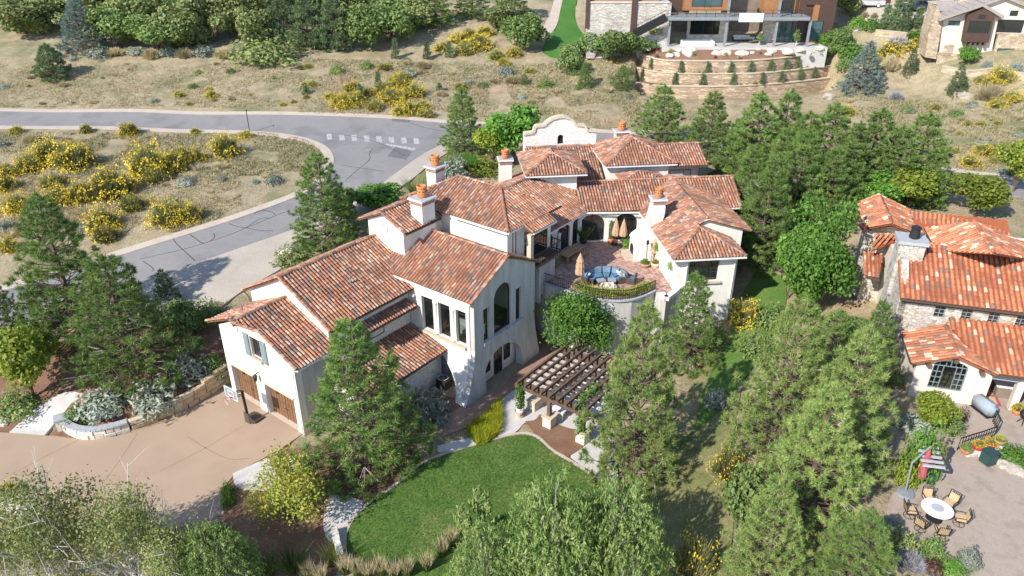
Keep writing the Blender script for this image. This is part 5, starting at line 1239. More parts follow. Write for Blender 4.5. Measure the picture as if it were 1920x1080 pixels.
# ------------------------------------------------------------------ walls, terraces, boulders
def stones_along(t, line, hfun, m_list, depth=.4, ch=.36, lmin=.45, lmax=.95, z0fun=None, name='stone'):
    pts = resample([np.array(p[:2], float) for p in line], .05)
    cum = np.concatenate([[0], np.cumsum([np.linalg.norm(b - a) for a, b in zip(pts[:-1], pts[1:])])])
    def pos(d):
        i = min(np.searchsorted(cum, d), len(pts) - 1); j = max(i - 1, 0); k = min(i + 1, len(pts) - 1)
        tg = pts[k] - pts[j]; return pts[i], math.atan2(tg[1], tg[0])
    c = 0
    while True:
        z = c * ch; any_ = False; d = random.uniform(0, .3)
        while d < cum[-1]:
            L = random.uniform(lmin, lmax); L = min(L, cum[-1] - d + .05); mid = min(d + L / 2, cum[-1])
            p, a = pos(mid); h = hfun(mid / cum[-1])
            if h > z + ch * .5 and L > .15:
                any_ = True; bm = nb(); zz = z0fun(p) if z0fun else 0
                hh = min(ch, h - z)
                bx(bm, (p[0], p[1], zz + z + hh / 2), (L * .97, depth * random.uniform(.9, 1.15), hh * .95), a)
                for v in bm.verts: v.co += Vector((random.uniform(-.03, .03), random.uniform(-.04, .04), random.uniform(-.025, .025)))
                bmesh.ops.bevel(bm, geom=bm.edges[:], offset=.03, segments=1, affect='EDGES')
                ob(name, bm, random.choice(m_list), t)
            d += L
        c += 1
        if not any_ or c > 9: break
M['blk1'] = mk('limestone_block', (0.62, 0.56, 0.48), (0.50, 0.42, 0.32), 2, .95, .5, 14); M['blk2'] = mk('buff_block', (0.52, 0.40, 0.27), (0.44, 0.32, 0.2), 2, .95, .4, 14); M['blk3'] = mk('white_block', (0.70, 0.66, 0.60), (0.58, 0.53, 0.46), 2, .95, .5, 14)
RW = [P(u, v, 0)[:2] for u, v in [(122, 803), (135, 815), (158, 822), (190, 821), (235, 810), (290, 790), (345, 769), (395, 740), (436, 712)]]
rw = thing('retaining_wall', 'curved stone retaining wall between the planted bed and the tan driveway', 'wall', (RW[0][0], RW[0][1], 0))
rl = smooth_line(RW)
half = int(len(rl) * .52)
stones_along(rw, rl[:half + 1], lambda f: .8, [M['blk1'], M['blk3'], M['blk3']])
stones_along(rw, rl[half:], lambda f: .9 + 1.0 * f, [M['blk2'], M['blk2'], M['sandstone']], ch=.45, lmin=.7, lmax=1.3)
bm = nb(); rr_ = resample([np.array(p) for p in rl[1:half + 1]], .7)
for a, b in zip(rr_[:-1], rr_[1:]):
    bm = nb(); beam(bm, (*a, .86), (*b, .86), .6, .12); ob('capstone', bm, M['leadcap'], rw)
p = P(122, 803, 0); bm = nb(); bx(bm, (p[0], p[1], .5), (.9, .8, 1.0), .5); ob('end_pier', bm, M['blk3'], rw)
bm = nb(); bx(bm, (p[0], p[1], 1.05), (1.05, .95, .12), .5); ob('pier_cap', bm, M['leadcap'], rw)
# block edging by the lawn
e = thing('stone_edging', 'short stacked row of pale stone blocks at the left end of the lawn', 'edging', P(640, 1020, 0))
stones_along(e, [P(628, 1000, 0)[:2], P(640, 1050, 0)[:2]], lambda f: .6, [M['blk1'], M['blk3']], ch=.3)

def px_h(u, v, hpx): 
    b = at(u, v); dep = b[1] * CT + (CAMH - b[2]) * ST; return b, hpx * dep / FPX / 0.97
def wall_px(label, pts, hpx, m, thick=.4, name='retaining_wall', cap=True, group=None):
    b = [px_h(u, v, hpx) for u, v in pts]
    line = [q[0][:2] for q in b]; t = thing(name, label, 'wall', b[0][0], group=group)
    h = np.mean([q[1] for q in b]); pl = resample(smooth_line(line), 1.0); bm = nb(); rows = []
    for i, p in enumerate(pl):
        d = pl[min(i + 1, len(pl) - 1)] - pl[max(i - 1, 0)]; d = d / np.linalg.norm(d); n = np.array([-d[1], d[0]]) * thick / 2; z = T(p)[0]
        rows.append([bm.verts.new((*(p + n), z - .5)), bm.verts.new((*(p + n), z + h)), bm.verts.new((*(p - n), z + h)), bm.verts.new((*(p - n), z - .5))])
    for r0, r1 in zip(rows[:-1], rows[1:]):
        for k in range(3): bm.faces.new((r0[k], r1[k], r1[k + 1], r0[k + 1]))
    bm.faces.new(rows[0]); bm.faces.new(rows[-1]); bmesh.ops.recalc_face_normals(bm, faces=bm.faces); ob('masonry', bm, m, t)
    if cap:
        bm = nb()
        for a, c in zip(pl[:-1], pl[1:]): beam(bm, (*a, T(a)[0] + h + .05), (*c, T(c)[0] + h + .05), thick + .12, .12)
        ob('coping', bm, M['kerb'], t)
    return t
M['terrace_stone'] = stonemat('terrace_sandstone', [(0, (0.50, 0.36, 0.24)), (0.3, (0.42, 0.29, 0.19)), (0.6, (0.58, 0.45, 0.32)), (0.85, (0.36, 0.27, 0.2))], 1.1, (0.36, 0.27, 0.19), 4.0, 0.8)
TW = [([(1199,101),(1212,105),(1230,111),(1247,114),(1297,115),(1340,115),(1390,115),(1440,112),(1490,107),(1540,100),(1572,94)], 13.2, 1.75, 'top'),
      ([(1192,127),(1210,132),(1245,137),(1300,139),(1340,139),(1395,139),(1440,137),(1490,132),(1540,126),(1572,121)], 11.45, 1.65, 'middle'),
      ([(1193,156),(1220,161),(1260,162),(1340,163),(1405,161),(1473,156),(1520,151),(1560,146)], 9.8, 1.5, 'lowest')]
lines = []
for pts, z, h, nm in TW:
    L = [P(u, v, z) for u, v in pts]; lines.append((L, z, h))
    t = thing('terrace_wall', f'{nm} of the three curved sandstone terrace walls below the modern house', 'wall', (L[0][0], L[0][1], z - h))
    pl = resample(smooth_line([q[:2] for q in L]), 1.0); bm = nb(); rows = []
    for i, p in enumerate(pl):
        j = mnoise.noise(Vector((p[0] * .8, p[1], z))) * .1
        rows.append([bm.verts.new((p[0], p[1] + .6, z)), bm.verts.new((p[0], p[1] + .02 + j, z + j * .5)), bm.verts.new((p[0], p[1] - .1 + j, z - h * .5)), bm.verts.new((p[0], p[1] - .12, z - h - .6))])
    for r0, r1 in zip(rows[:-1], rows[1:]):
        for k in range(3): bm.faces.new((r0[k], r0[k + 1], r1[k + 1], r1[k]))
    ob('masonry', bm, M['terrace_stone'], t)
    bm = nb()
    for a, b in zip(pl[:-1], pl[1:]):
        bm = nb(); beam(bm, (a[0], a[1] + .15, z + .06), (b[0], b[1] + .15, z + .06), .5, .14); ob('capstone', bm, M['sandstone'], t)
def strip(name, A, B, m, n=40):
    def par(L): 
        L = [np.array(q, float) for q in L]; c = np.concatenate([[0], np.cumsum([np.linalg.norm(b - a) for a, b in zip(L[:-1], L[1:])])]); c /= c[-1]
        return np.array([[np.interp(t, c, [q[k] for q in L]) for k in range(3)] for t in np.linspace(0, 1, n)])
    a, b = par(A), par(B); bm = nb(); rows = []
    for k in range(7):
        f = k / 6; rows.append([bm.verts.new(tuple((a[i] * (1 - f) + b[i] * f) + np.array([0, 0, .12 * mnoise.noise(Vector((i * .4, k, 0))) * math.sin(f * math.pi)]))) for i in range(n)])
    for r0, r1 in zip(rows[:-1], rows[1:]):
        for i in range(n - 1): bm.faces.new((r0[i], r0[i + 1], r1[i + 1], r1[i]))
    bmesh.ops.recalc_face_normals(bm, faces=bm.faces)
    for f in bm.faces:
        if f.normal.z < 0: f.normal_flip()
    o = ob(name, bm, m, smooth=True); o['kind'] = 'structure'; return o
up = [P(u, v, TZ - .05) for u, v in [(1225, 90), (1252, 88), (1300, 88), (1400, 88), (1450, 89), (1500, 88), (1552, 82), (1580, 84)]]
strip('planting_bed', [q + np.array([0, .3, -.03]) for q in lines[0][0]], up, M['mulch'])
for (L0, z0, h0), (L1, z1, h1) in ((lines[1], lines[0]), (lines[2], lines[1])):
    strip('planting_bed', [q + np.array([0, .2, -.03]) for q in L0], [np.array([q[0], q[1] + .1, z0 - .02]) for q in L1], M['mulch'])
wall_px('low pale retaining wall below the four columnar junipers at top right', [(1640, 66), (1675, 69), (1712, 73), (1735, 76)], 9, M['tanstone'])
wall_px('curved low stone wall in front of the lavender at top right', [(1660, 94), (1690, 98), (1722, 102), (1760, 110)], 10, M['tanstone'])
wall_px('curving stone wall below the box bay house', [(1766, 134), (1795, 140), (1818, 144), (1857, 139)], 10, M['tanstone'])
wall_px('low stone wall running off the right edge of the view', [(1880, 146), (1905, 149), (1960, 152)], 12, M['tanstone'])
_rk = []
for k in range(3):
    bm = nb(); bmesh.ops.create_icosphere(bm, subdivisions=2, radius=.5)
    for v in bm.verts:
        n = v.co.normalized(); f = 1 + .35 * mnoise.noise(n * 1.7 + Vector((k * 7, 0, 0))) + .12 * mnoise.noise(n * 4); v.co = Vector((n.x * f * .55, n.y * f * .42, max(-.2, n.z * f * .3)))
    me = bpy.data.meshes.new('boulder'); bm.to_mesh(me); bm.free(); _rk.append(me)
def boulder(p, s, m, label, group=None, k=None):
    me = _rk[random.randrange(3) if k is None else k]
    key = (me.name, m.name)
    if key not in _mats: c = me.copy(); c.materials.append(m); _mats[key] = c
    o = bpy.data.objects.new('boulder', _mats[key]); o.location = p; o.scale = (s, s, s * .9); o.rotation_euler = (0, 0, random.uniform(0, 6)); link(o)
    return tag(o, label, 'rock', group)
for i in range(26):
    u = random.choice([random.uniform(1215, 1370), random.uniform(1215, 1300), random.uniform(1390, 1560)]); v = random.uniform(90, 105)
    f = (v - 88) / 26; p = P(u, v, TZ - .1 - 1.25 * f); boulder(p, random.uniform(.8, 2.2), M['rockwhite'], 'pale rounded boulder in the mulch slope below the modern house', 'boulders under the modern house terrace')
for i in range(14):
    p = at(1868 + i * 6 + random.uniform(-3, 3), 868 + i * 2.6 + random.uniform(-4, 4)); boulder(p + np.array([0, 0, .1]), random.uniform(.6, 1.1), M['rock'], 'pale boulder in the rock edging of the right patio', 'boulders edging the right patio')
boulder(P(553, 873, 0), 1.6, M['rockwhite'], 'flat pale boulder in the mulch beside the big front pine', None, 0)
boulder(at(545, 475), 2.0, M['rockwhite'], 'white boulder in the green bed beside the forecourt', None, 1)
boulder(at(1555, 182), 2.2, M['rock'], 'low tan rock in the grass below the blue spruce', None, 2)
boulder(at(1806, 180), 2.2, M['rock'], 'broad tan rock at the foot of the conical green spruce', None, 1)
boulder(at(5, 790), 1.4, M['rockwhite'], 'flat grey slab at the left edge of the mulch bed', None, 0)
for i in range(5): boulder(at(8 + i * 9, 940 + i * 6), 1.0, M['rockwhite'], 'pale rock beside the yellow flowers at the left edge', 'rocks at the left edge')
# ------------------------------------------------------------------ vegetation
G_ = lambda *c: c
M['pine'] = leafmat('pine_needles', [(0.05, (0.068, 0.13, 0.03)), (0.4, (0.135, 0.22, 0.052)), (0.72, (0.225, 0.315, 0.085)), (1.0, (0.36, 0.39, 0.13))], 1.1, 0.22, objvar=.16)
M['pine_light'] = leafmat('yellowish_pine_needles', [(0.05, (0.12, 0.19, 0.05)), (0.4, (0.22, 0.31, 0.085)), (0.72, (0.33, 0.40, 0.125)), (1.0, (0.48, 0.45, 0.165))], 1.1, 0.25, objvar=.14)
M['spruce_blue'] = leafmat('blue_spruce_needles', [(0.05, (0.13, 0.19, 0.17)), (0.5, (0.25, 0.32, 0.28)), (1.0, (0.38, 0.44, 0.39))], 1.2, 0.15)
M['juniper'] = leafmat('juniper_scales', [(0.05, (0.086, 0.136, 0.064)), (0.5, (0.143, 0.208, 0.094)), (1.0, (0.243, 0.294, 0.143))], 1.5, 0.12)
M['bright'] = leafmat('bright_green_leaves', [(0.05, (0.057, 0.144, 0.021)), (0.5, (0.115, 0.241, 0.037)), (1.0, (0.207, 0.345, 0.069))], 0.9, 0.3)
M['lime'] = leafmat('yellow_green_leaves', [(0.05, (0.108, 0.168, 0.022)), (0.5, (0.216, 0.276, 0.036)), (1.0, (0.384, 0.372, 0.060))], 0.9, 0.3)
M['oak'] = leafmat('oak_leaves', [(0.05, (0.113, 0.157, 0.053)), (0.45, (0.203, 0.247, 0.083)), (0.8, (0.284, 0.307, 0.120)), (1.0, (0.390, 0.346, 0.150))], 0.7, 0.22)
M['oak_green'] = leafmat('dark_oak_leaves', [(0.05, (0.090, 0.149, 0.045)), (0.5, (0.158, 0.232, 0.067)), (1.0, (0.254, 0.322, 0.105))], 0.7, 0.22)
M['willow'] = leafmat('willow_leaves', [(0.05, (0.11, 0.18, 0.05)), (0.5, (0.21, 0.30, 0.09)), (1.0, (0.41, 0.45, 0.20))], 0.9, 0.3)
M['birch'] = leafmat('thinning_olive_leaves', [(0.05, (0.115, 0.155, 0.045)), (0.5, (0.21, 0.245, 0.08)), (1.0, (0.38, 0.34, 0.135))], 0.9, 0.3)
M['autumn'] = leafmat('autumn_leaves', [(0.05, (0.20, 0.27, 0.04)), (0.45, (0.36, 0.41, 0.07)), (0.75, (0.50, 0.40, 0.08)), (1.0, (0.52, 0.27, 0.10))], 0.8, 0.3)
M['sage'] = leafmat('silver_sage_leaves', [(0.05, (0.17, 0.20, 0.15)), (0.5, (0.27, 0.30, 0.24)), (1.0, (0.40, 0.42, 0.36))], 1.2, 0.15)
M['rabbit'] = leafmat('rabbitbrush_stems', [(0.05, (0.144, 0.168, 0.060)), (0.5, (0.240, 0.240, 0.096)), (1.0, (0.360, 0.324, 0.156))], 1.5, 0.15)
M['yellow'] = leafmat('yellow_blooms', [(0.05, (0.470, 0.347, 0.034)), (0.5, (0.672, 0.504, 0.039)), (1.0, (0.784, 0.616, 0.078))], 2.0, 0.15, objvar=.12)
M['straw'] = leafmat('straw_blades', [(0.05, (0.33, 0.27, 0.15)), (0.5, (0.47, 0.39, 0.245)), (1.0, (0.60, 0.51, 0.34))], 1.0, 0.2)
M['gold_grass'] = leafmat('golden_green_blades', [(0.05, (0.20, 0.25, 0.015)), (0.5, (0.36, 0.39, 0.025)), (1.0, (0.50, 0.47, 0.05))], 1.0, 0.25)
M['green_grass'] = leafmat('green_blades', [(0.05, (0.06, 0.10, 0.02)), (0.5, (0.11, 0.155, 0.04)), (1.0, (0.19, 0.21, 0.07))], 1.0, 0.25)
M['lavender'] = leafmat('lavender_spikes', [(0.05, (0.20, 0.20, 0.22)), (0.5, (0.30, 0.29, 0.33)), (1.0, (0.42, 0.40, 0.44))], 1.0, 0.1)
M['purple'] = leafmat('purple_leaves', [(0.05, (0.05, 0.018, 0.022)), (0.5, (0.10, 0.03, 0.035)), (1.0, (0.16, 0.05, 0.05))], 1.0, 0.15)
M['twig'] = mk('bare_twigs', (0.36, 0.32, 0.28), (0.26, 0.22, 0.19), 5, .9)
def unit(v): return v / (np.linalg.norm(v, axis=-1, keepdims=True) + 1e-9)
def blades(C, D, n, L, w, spread, r):
    N = len(C); C = np.repeat(C, n, 0); D = np.repeat(D, n, 0)
    d = unit(D + spread * r.normal(size=(N * n, 3))); s = unit(np.cross(d, r.normal(size=(N * n, 3))))
    Ls = (L * r.uniform(.65, 1.2, N * n))[:, None]
    V = np.stack([C + s * w / 2, C - s * w / 2, C + d * Ls], 1).reshape(-1, 3)
    return V, np.arange(len(V)).reshape(-1, 3)
def leaf_quads(C, Nn, size, r, long=1.0):
    n = len(C); nm = unit(Nn + .75 * r.normal(size=(n, 3))); a = unit(np.cross(nm, r.normal(size=(n, 3)))); b = np.cross(nm, a)
    s = (size * r.uniform(.6, 1.25, n))[:, None]
    V = np.stack([C + a * s * long, C + b * s * .62, C - a * s * long, C - b * s * .62], 1).reshape(-1, 3)
    return V, np.arange(len(V)).reshape(-1, 4)
class Proto:
    """one plant kind: named part meshes, unit height 1 and unit radius 1 baked as real metres"""
    def __init__(s, cat, H, R, parts): s.cat, s.H, s.R, s.parts = cat, H, R, parts
def limb_mesh(name, segs, m, n=5):
    bm = nb()
    for pts, r0, r1 in segs: tube(bm, pts, r0, n, False, r1)
    me = bpy.data.meshes.new(name); bm.to_mesh(me); bm.free(); me.materials.append(m); return me
def make_pine(seed, H=10.0, R=3.3, wh=15, per=7, mat_=None, prof='pine', tl=.26, n=52, tw=.04, low=.05, up=.22, dens=2.3, ball=.30):
    """whorled branches, each with side shoots ending in a ball of needles"""
    r = np.random.default_rng(seed); C = []; D = []; segs = [([(0, 0, 0), (.05, .03, H * .5), (0, 0, H * .97)], .018 * H + .03, .03)]; sh = []
    lean = r.normal(size=2) * .02; az = r.uniform(0, 6.28, 3)
    for i in range(wh):
        f = low + (.96 - low) * (i + .35 * r.random()) / wh; z = H * f
        if prof == 'pine': rad = R * min(1, .74 + f * 1.3) * (1 - f) ** .72 * 1.16
        elif prof == 'cone': rad = R * (1 - f) ** .92 * 1.02
        else: rad = R * (1 - f) ** .45 * min(1, .5 + 3 * f)
        k = max(4, int(per * (.5 + .5 * rad / R)))
        for j in range(k):
            a = 2 * math.pi * (j + r.random() * .7) / k + i * 1.3
            L = rad * r.uniform(.66, 1.06) * (1 + .10 * math.sin(2 * a + az[0]) + .08 * math.sin(3 * a + az[1] + z))
            tilt = up * r.uniform(.4, 1.5) + (f - .35) * .6 + (0 if prof == 'pine' else -.2)
            d = unit(np.array([math.cos(a), math.sin(a), tilt])); sd = unit(np.cross(d, [0, 0, 1.0]))
            base = np.array([lean[0] * z, lean[1] * z, z - .18 * L]); tip = base + d * L
            segs.append(([base, base + d * L * .5 - np.array([0, 0, .05 * L]), tip], .012 * L + .015, .012))
            m = max(2, int(2 + L * dens))
            for q in range(m):
                t = 1.0 if q == 0 else .30 + .68 * r.random()
                o_ = base + d * L * t; sg = 1 if q % 2 else -1
                sl = 0 if q == 0 else (.25 + (1.05 - t) * L * .42) * r.uniform(.6, 1.15)
                ds = unit(d * .7 + sd * sg * .8 + np.array([0, 0, .30])); p = o_ + ds * sl
                if sl > .2: sh.append(([o_, p], .014, .008))
                C.append(p); D.append(unit(ds * .8 + np.array([0, 0, .55])))
    for q in range(6): C.append(np.array([lean[0] * H, lean[1] * H, H * (.90 + .1 * q / 6)]) + r.normal(size=3) * .06); D.append(np.array([0, 0, 1.0]))
    C = np.array(C); D = np.array(D); N = len(C); sz = r.uniform(.75, 1.2, N)
    Cn = np.repeat(C, n, 0); Dn = np.repeat(D, n, 0); sn = np.repeat(sz, n)[:, None]
    d = unit(Dn * .55 + r.normal(size=(N * n, 3)) * .62); b0 = Cn + Dn * (r.uniform(-.45, .25, (N * n, 1)) * ball) * sn + d * .05
    s = unit(np.cross(d, r.normal(size=(N * n, 3)))) * tw / 2; L = (tl * r.uniform(.7, 1.2, N * n))[:, None] * sn
    V = np.stack([b0 + s, b0 - s, b0 + d * L], 1).reshape(-1, 3); F = np.arange(len(V)).reshape(-1, 3)
    bm = nb()
    for pts, r0, r1 in segs: tube(bm, pts, r0, 5, False, r1)
    for pts, r0, r1 in sh: tube(bm, pts, r0, 3, False, r1)
    me = bpy.data.meshes.new('trunk'); bm.to_mesh(me); bm.free(); me.materials.append(M['bark'])
    bm = nb()
    for q in range(16 if prof == 'pine' else 0):
        pts, _, _ = segs[1 + r.integers(0, len(segs) - 1)]; o_ = np.array(pts[1]); dd = unit(np.array(pts[2]) - np.array(pts[0])); Lr = np.linalg.norm(np.array(pts[2]) - np.array(pts[0])) * r.uniform(.45, .7)
        for w_ in range(3): tube(bm, [o_, o_ + unit(dd + r.normal(size=3) * .35 + np.array([0, 0, .25])) * Lr], .022, 4, False, .008)
    dead = None
    if prof == 'pine': dead = bpy.data.meshes.new('dead_branches'); bm.to_mesh(dead); dead.materials.append(M['bark_pale'])
    bm.free()
    return Proto('tree', H, R, [('crown', mesh_np('crown', V, F, mat_ or M['pine'])), ('trunk', me)] + ([('dead_branches', dead)] if dead else []))
def make_tree(seed, H=7.0, R=3.0, lobes=14, nl=5200, size=.17, mat_=None, trunk=.28, long=1.0, bark=None, shell=.5, flat=.85, feathery=0.0, extra_bare=0):
    r = np.random.default_rng(seed); cz = H * (trunk + (1 - trunk) * .5); rz = H * (1 - trunk) * .5
    LC = []; LR = []
    for i in range(lobes):
        d = unit(r.normal(size=3)); k = r.uniform(.35, .78); lr = r.uniform(.30, .48)
        LC.append(np.array([d[0] * R * k, d[1] * R * k, cz + d[2] * rz * k])); LR.append(lr * min(R, rz * 1.3))
    LC.append(np.array([0, 0, cz])); LR.append(.55 * min(R, rz)); LC = np.array(LC); LR = np.array(LR)
    wgt = LR ** 2 / (LR ** 2).sum(); idx = r.choice(len(LC), nl, p=wgt)
    d = unit(r.normal(size=(nl, 3)) + np.array([0, 0, .25])); rad = LR[idx] * (shell + (1.08 - shell) * r.random(nl) ** .5)
    P_ = LC[idx] + d * rad[:, None] * np.array([1, 1, flat])
    if feathery: P_ += unit(r.normal(size=(nl, 3))) * feathery * r.random((nl, 1))
    P_[:, 2] = np.maximum(P_[:, 2], .05)
    V, F = leaf_quads(P_, d * .8 + np.array([0, 0, .35]), size, r, long)
    segs = [([(0, 0, -.2), (.06, .04, H * trunk), (0, 0, cz)], .02 * H + .03, .05)]
    for c, q in zip(LC, LR): segs.append(([(0, 0, H * trunk * .75), tuple((c + np.array([0, 0, H * trunk])) * .5), tuple(c + np.array([0, 0, q * .5]))], .05, .015))
    for k in range(extra_bare):
        a = r.uniform(0, 6.28); p0 = np.array([0, 0, H * r.uniform(.1, .5)]); L = R * r.uniform(.8, 1.4); dd = unit(np.array([math.cos(a), math.sin(a), r.uniform(.3, 1.1)]))
        p1 = p0 + dd * L; segs.append(([p0, p0 + dd * L * .5 + r.normal(size=3) * .1, p1], .065, .016))
        for q in range(5):
            b0 = p0 + dd * L * r.uniform(.4, 1); segs.append(([b0, b0 + unit(dd + r.normal(size=3) * .7) * L * r.uniform(.2, .45)], .018, .006))
    return Proto('tree', H, R, [('crown', mesh_np('crown', V, F, mat_ or M['bright'])), ('trunk', limb_mesh('trunk', segs, bark or M['bark']))])
def make_weeping(seed, H=5.0, R=4.0, nb_=420, mat_=None):
    r = np.random.default_rng(seed); Vs = []; Fs = []; off = 0; segs = []; P_ = []; Dd = []
    for i in range(nb_):
        a = r.uniform(0, 6.28); rr = R * math.sqrt(r.random()); z = H * (1 - (rr / R) ** 2 * .55) * r.uniform(.62, 1.02)
        p = np.array([rr * math.cos(a), rr * math.sin(a), z]); d = unit(np.array([math.cos(a) * .8, math.sin(a) * .8, .35]) + r.normal(size=3) * .35)
        L = r.uniform(.6, 1.3)
        for q in range(13):
            t = q / 12; P_.append(p + d * L * t + np.array([0, 0, -.40 * L * t * t]) + r.normal(size=3) * .05); Dd.append(d)
        if i % 7 == 0: segs.append(([(0, 0, .3), tuple(p * np.array([.5, .5, .75])), tuple(p)], .04, .01))
    P_ = np.array(P_); V, F = leaf_quads(P_, unit(r.normal(size=P_.shape)) + np.array([0, 0, .6]), .075, r, 1.8)
    segs.append(([(0, 0, -.2), (0, 0, H * .5)], .2, .1))
    return Proto('tree', H, R, [('crown', mesh_np('crown', V, F, mat_)), ('trunk', limb_mesh('trunk', segs, M['bark_pale']))])
def make_grass(seed, H=.9, R=.5, n=160, mat_=None, arch_=.5, head=None, w=.035):
    r = np.random.default_rng(seed); a = r.uniform(0, 6.28, n); rr = R * .35 * np.sqrt(r.random(n)); b = np.column_stack([rr * np.cos(a), rr * np.sin(a), np.zeros(n)])
    d = np.column_stack([np.cos(a) * arch_ * r.random(n), np.sin(a) * arch_ * r.random(n), np.ones(n)]); L = H * r.uniform(.6, 1.1, n)[:, None]
    s = unit(np.cross(d, r.normal(size=(n, 3)))) * w / 2; m = b + d * L * .55; t = b + d * L * np.array([1.25, 1.25, .95])
    V = np.stack([b - s, b + s, m + s * .8, m - s * .8], 1).reshape(-1, 3); F = np.arange(len(V)).reshape(-1, 4)
    V2 = np.stack([m - s * .8, m + s * .8, t], 1).reshape(-1, 3)
    me = mesh_np('blades', V, F, mat_); parts = [('blades', me)]
    me2 = mesh_np('blade_tips', V2, np.arange(len(V2)).reshape(-1, 3), head or mat_); parts.append(('seed_heads' if head else 'blade_tips', me2))
    return Proto('grass clump', H, R, parts)
def make_bush(seed, H=1.0, R=.8, nl=900, size=.07, mat_=None, flower=None, ff=.0, fsize=.06, long=1.0, up=.3, cat='shrub', lump=.18, upright=False):
    r = np.random.default_rng(seed); d = unit(r.normal(size=(nl, 3))); d[:, 2] = np.abs(d[:, 2])
    lum = np.array([1 + lump * 2 * mnoise.noise(Vector(q * 2.6) + Vector((seed * 3.1, 0, 0))) for q in d])
    k = (.45 + .6 * r.random(nl) ** .6) * lum
    P_ = d * k[:, None] * np.array([R, R, H])
    parts = []
    if upright:
        V, F = blades(P_ * .55, unit(d + np.array([0, 0, up])), 2, H * .5, size, .25, r)
    else: V, F = leaf_quads(P_, d + np.array([0, 0, up]), size, r, long)
    parts.append(('foliage', mesh_np('foliage', V, F, mat_)))
    if flower is not None:
        nf = int(nl * ff); dd = unit(r.normal(size=(nf, 3)) * np.array([1, 1, .8]) + np.array([0, 0, .5])); dd[:, 2] = np.abs(dd[:, 2])
        keep = np.array([mnoise.noise(Vector(q * 2.2) + Vector((0, seed * 2.3, 0))) > -.22 for q in dd]); dd = dd[keep]
        lum = np.array([1 + lump * 2 * mnoise.noise(Vector(q * 2.6) + Vector((seed * 3.1, 0, 0))) for q in dd])
        P2 = dd * (lum * r.uniform(.93, 1.12, len(dd)))[:, None] * np.array([R, R, H])
        V, F = leaf_quads(P2, dd * .5 + np.array([0, 0, .8]), fsize, r); parts.append(('flower_heads', mesh_np('flower_heads', V, F, flower)))
    return Proto(cat, H, R, parts)
KIND = {}
KIND['pine'] = [make_pine(11 + k, 10, 3.3, 17, 10, n=44, dens=2.7) for k in range(4)]
KIND['pine_light'] = [make_pine(31 + k, 10, 3.6, 17, 10, M['pine_light'], n=44, dens=2.7) for k in range(3)]
KIND['pine_far'] = [make_pine(51 + k, 10, 3.6, 15, 9, n=34, tl=.32, tw=.06, dens=2.4, ball=.36) for k in range(3)]
KIND['blue_spruce'] = [make_pine(61, 8, 3.6, 17, 9, M['spruce_blue'], 'cone', n=34, tl=.30, tw=.06, low=.02, up=.05, dens=2.4)]
KIND['green_spruce'] = [make_pine(63, 6, 2.2, 14, 9, M['juniper'], 'cone', n=30, tl=.26, tw=.055, low=.03, up=.02, dens=2.6, ball=.25)]
KIND['column'] = [make_pine(65, 4, .75, 11, 6, M['juniper'], 'column', n=26, tl=.26, tw=.06, low=.02, up=.8, dens=3, ball=.25)]
KIND['spire'] = [make_pine(66, 2.0, .5, 7, 5, M['juniper'], 'cone', n=20, tl=.24, tw=.06, low=.02, up=.6, dens=3, ball=.2)]
KIND['maple'] = [make_tree(71, 9, 3.2, 26, 11000, .15, M['bright'], .04)]
KIND['locust'] = [make_tree(172, 6, 3.0, 11, 10500, .10, M['bright'], .15, feathery=.65, flat=.6, shell=.25)]
KIND['round_tree'] = [make_tree(73, 6, 3.0, 14, 4200, .21, M['bright'], .18)]
KIND['lime_tree'] = [make_tree(74, 6, 3.0, 14, 4200, .20, M['lime'], .15)]
KIND['oak'] = [make_tree(75 + k, 5, 3.2, 13, 3800, .22, M['oak'], .08, shell=.6) for k in range(3)]
KIND['oak_green'] = [make_tree(78 + k, 5, 3.2, 14, 3800, .22, M['oak_green'], .08, shell=.6) for k in range(2)]
KIND['big_juniper'] = [make_pine(81, 5, 2.8, 11, 9, M['juniper'], 'pine', n=34, tl=.30, tw=.07, low=.02, up=.35, dens=2.6, ball=.34)]
KIND['willow'] = [make_weeping(83, 5, 4, 1500, M['willow']), make_weeping(84, 5, 4, 1400, M['willow'])]
KIND['birch'] = [make_tree(85 + k, 7, 3.0, 13, 7200, .085, M['birch'], .12, bark=M['bark_pale'], shell=.2, feathery=.5, extra_bare=24) for k in range(2)]
KIND['aspen'] = [make_tree(87, 4, 1.1, 9, 900, .14, M['willow'], .2, bark=M['bark_pale'])]
KIND['autumn'] = [make_tree(88, 4, 2.6, 14, 5200, .085, M['autumn'], .1, shell=.25, feathery=.5)]
KIND['rabbit'] = [make_bush(91 + k, 1.1, 1.15, 1100, .055, M['rabbit'], M['yellow'], 1.4, .054, upright=True, up=.7, lump=.3) for k in range(4)]
KIND['rabbit_dull'] = [make_bush(96 + k, .9, 1.0, 900, .05, M['rabbit'], M['yellow'], .5, .045, upright=True, up=.7, lump=.3) for k in range(2)]
KIND['sage'] = [make_bush(101 + k, .9, 1.0, 1100, .075, M['sage'], long=1.7, lump=.3) for k in range(2)]
KIND['shrub'] = [make_bush(104 + k, 1.0, 1.0, 1400, .075, M['oak_green'], lump=.25) for k in range(2)]
KIND['lime_shrub'] = [make_bush(107, 1.0, 1.0, 1200, .075, M['lime'], lump=.25)]
KIND['bright_shrub'] = [make_bush(108, 1.0, 1.0, 1400, .075, M['bright'], lump=.25)]
KIND['olive_shrub'] = [make_bush(109, 1.0, 1.0, 1400, .075, M['oak'], lump=.3)]
KIND['purple_shrub'] = [make_bush(110, 1.0, 1.0, 800, .07, M['purple'], lump=.2)]
KIND['lavender'] = [make_bush(111, .9, 1.1, 700, .05, M['lavender'], upright=True, up=.8, lump=.3)]
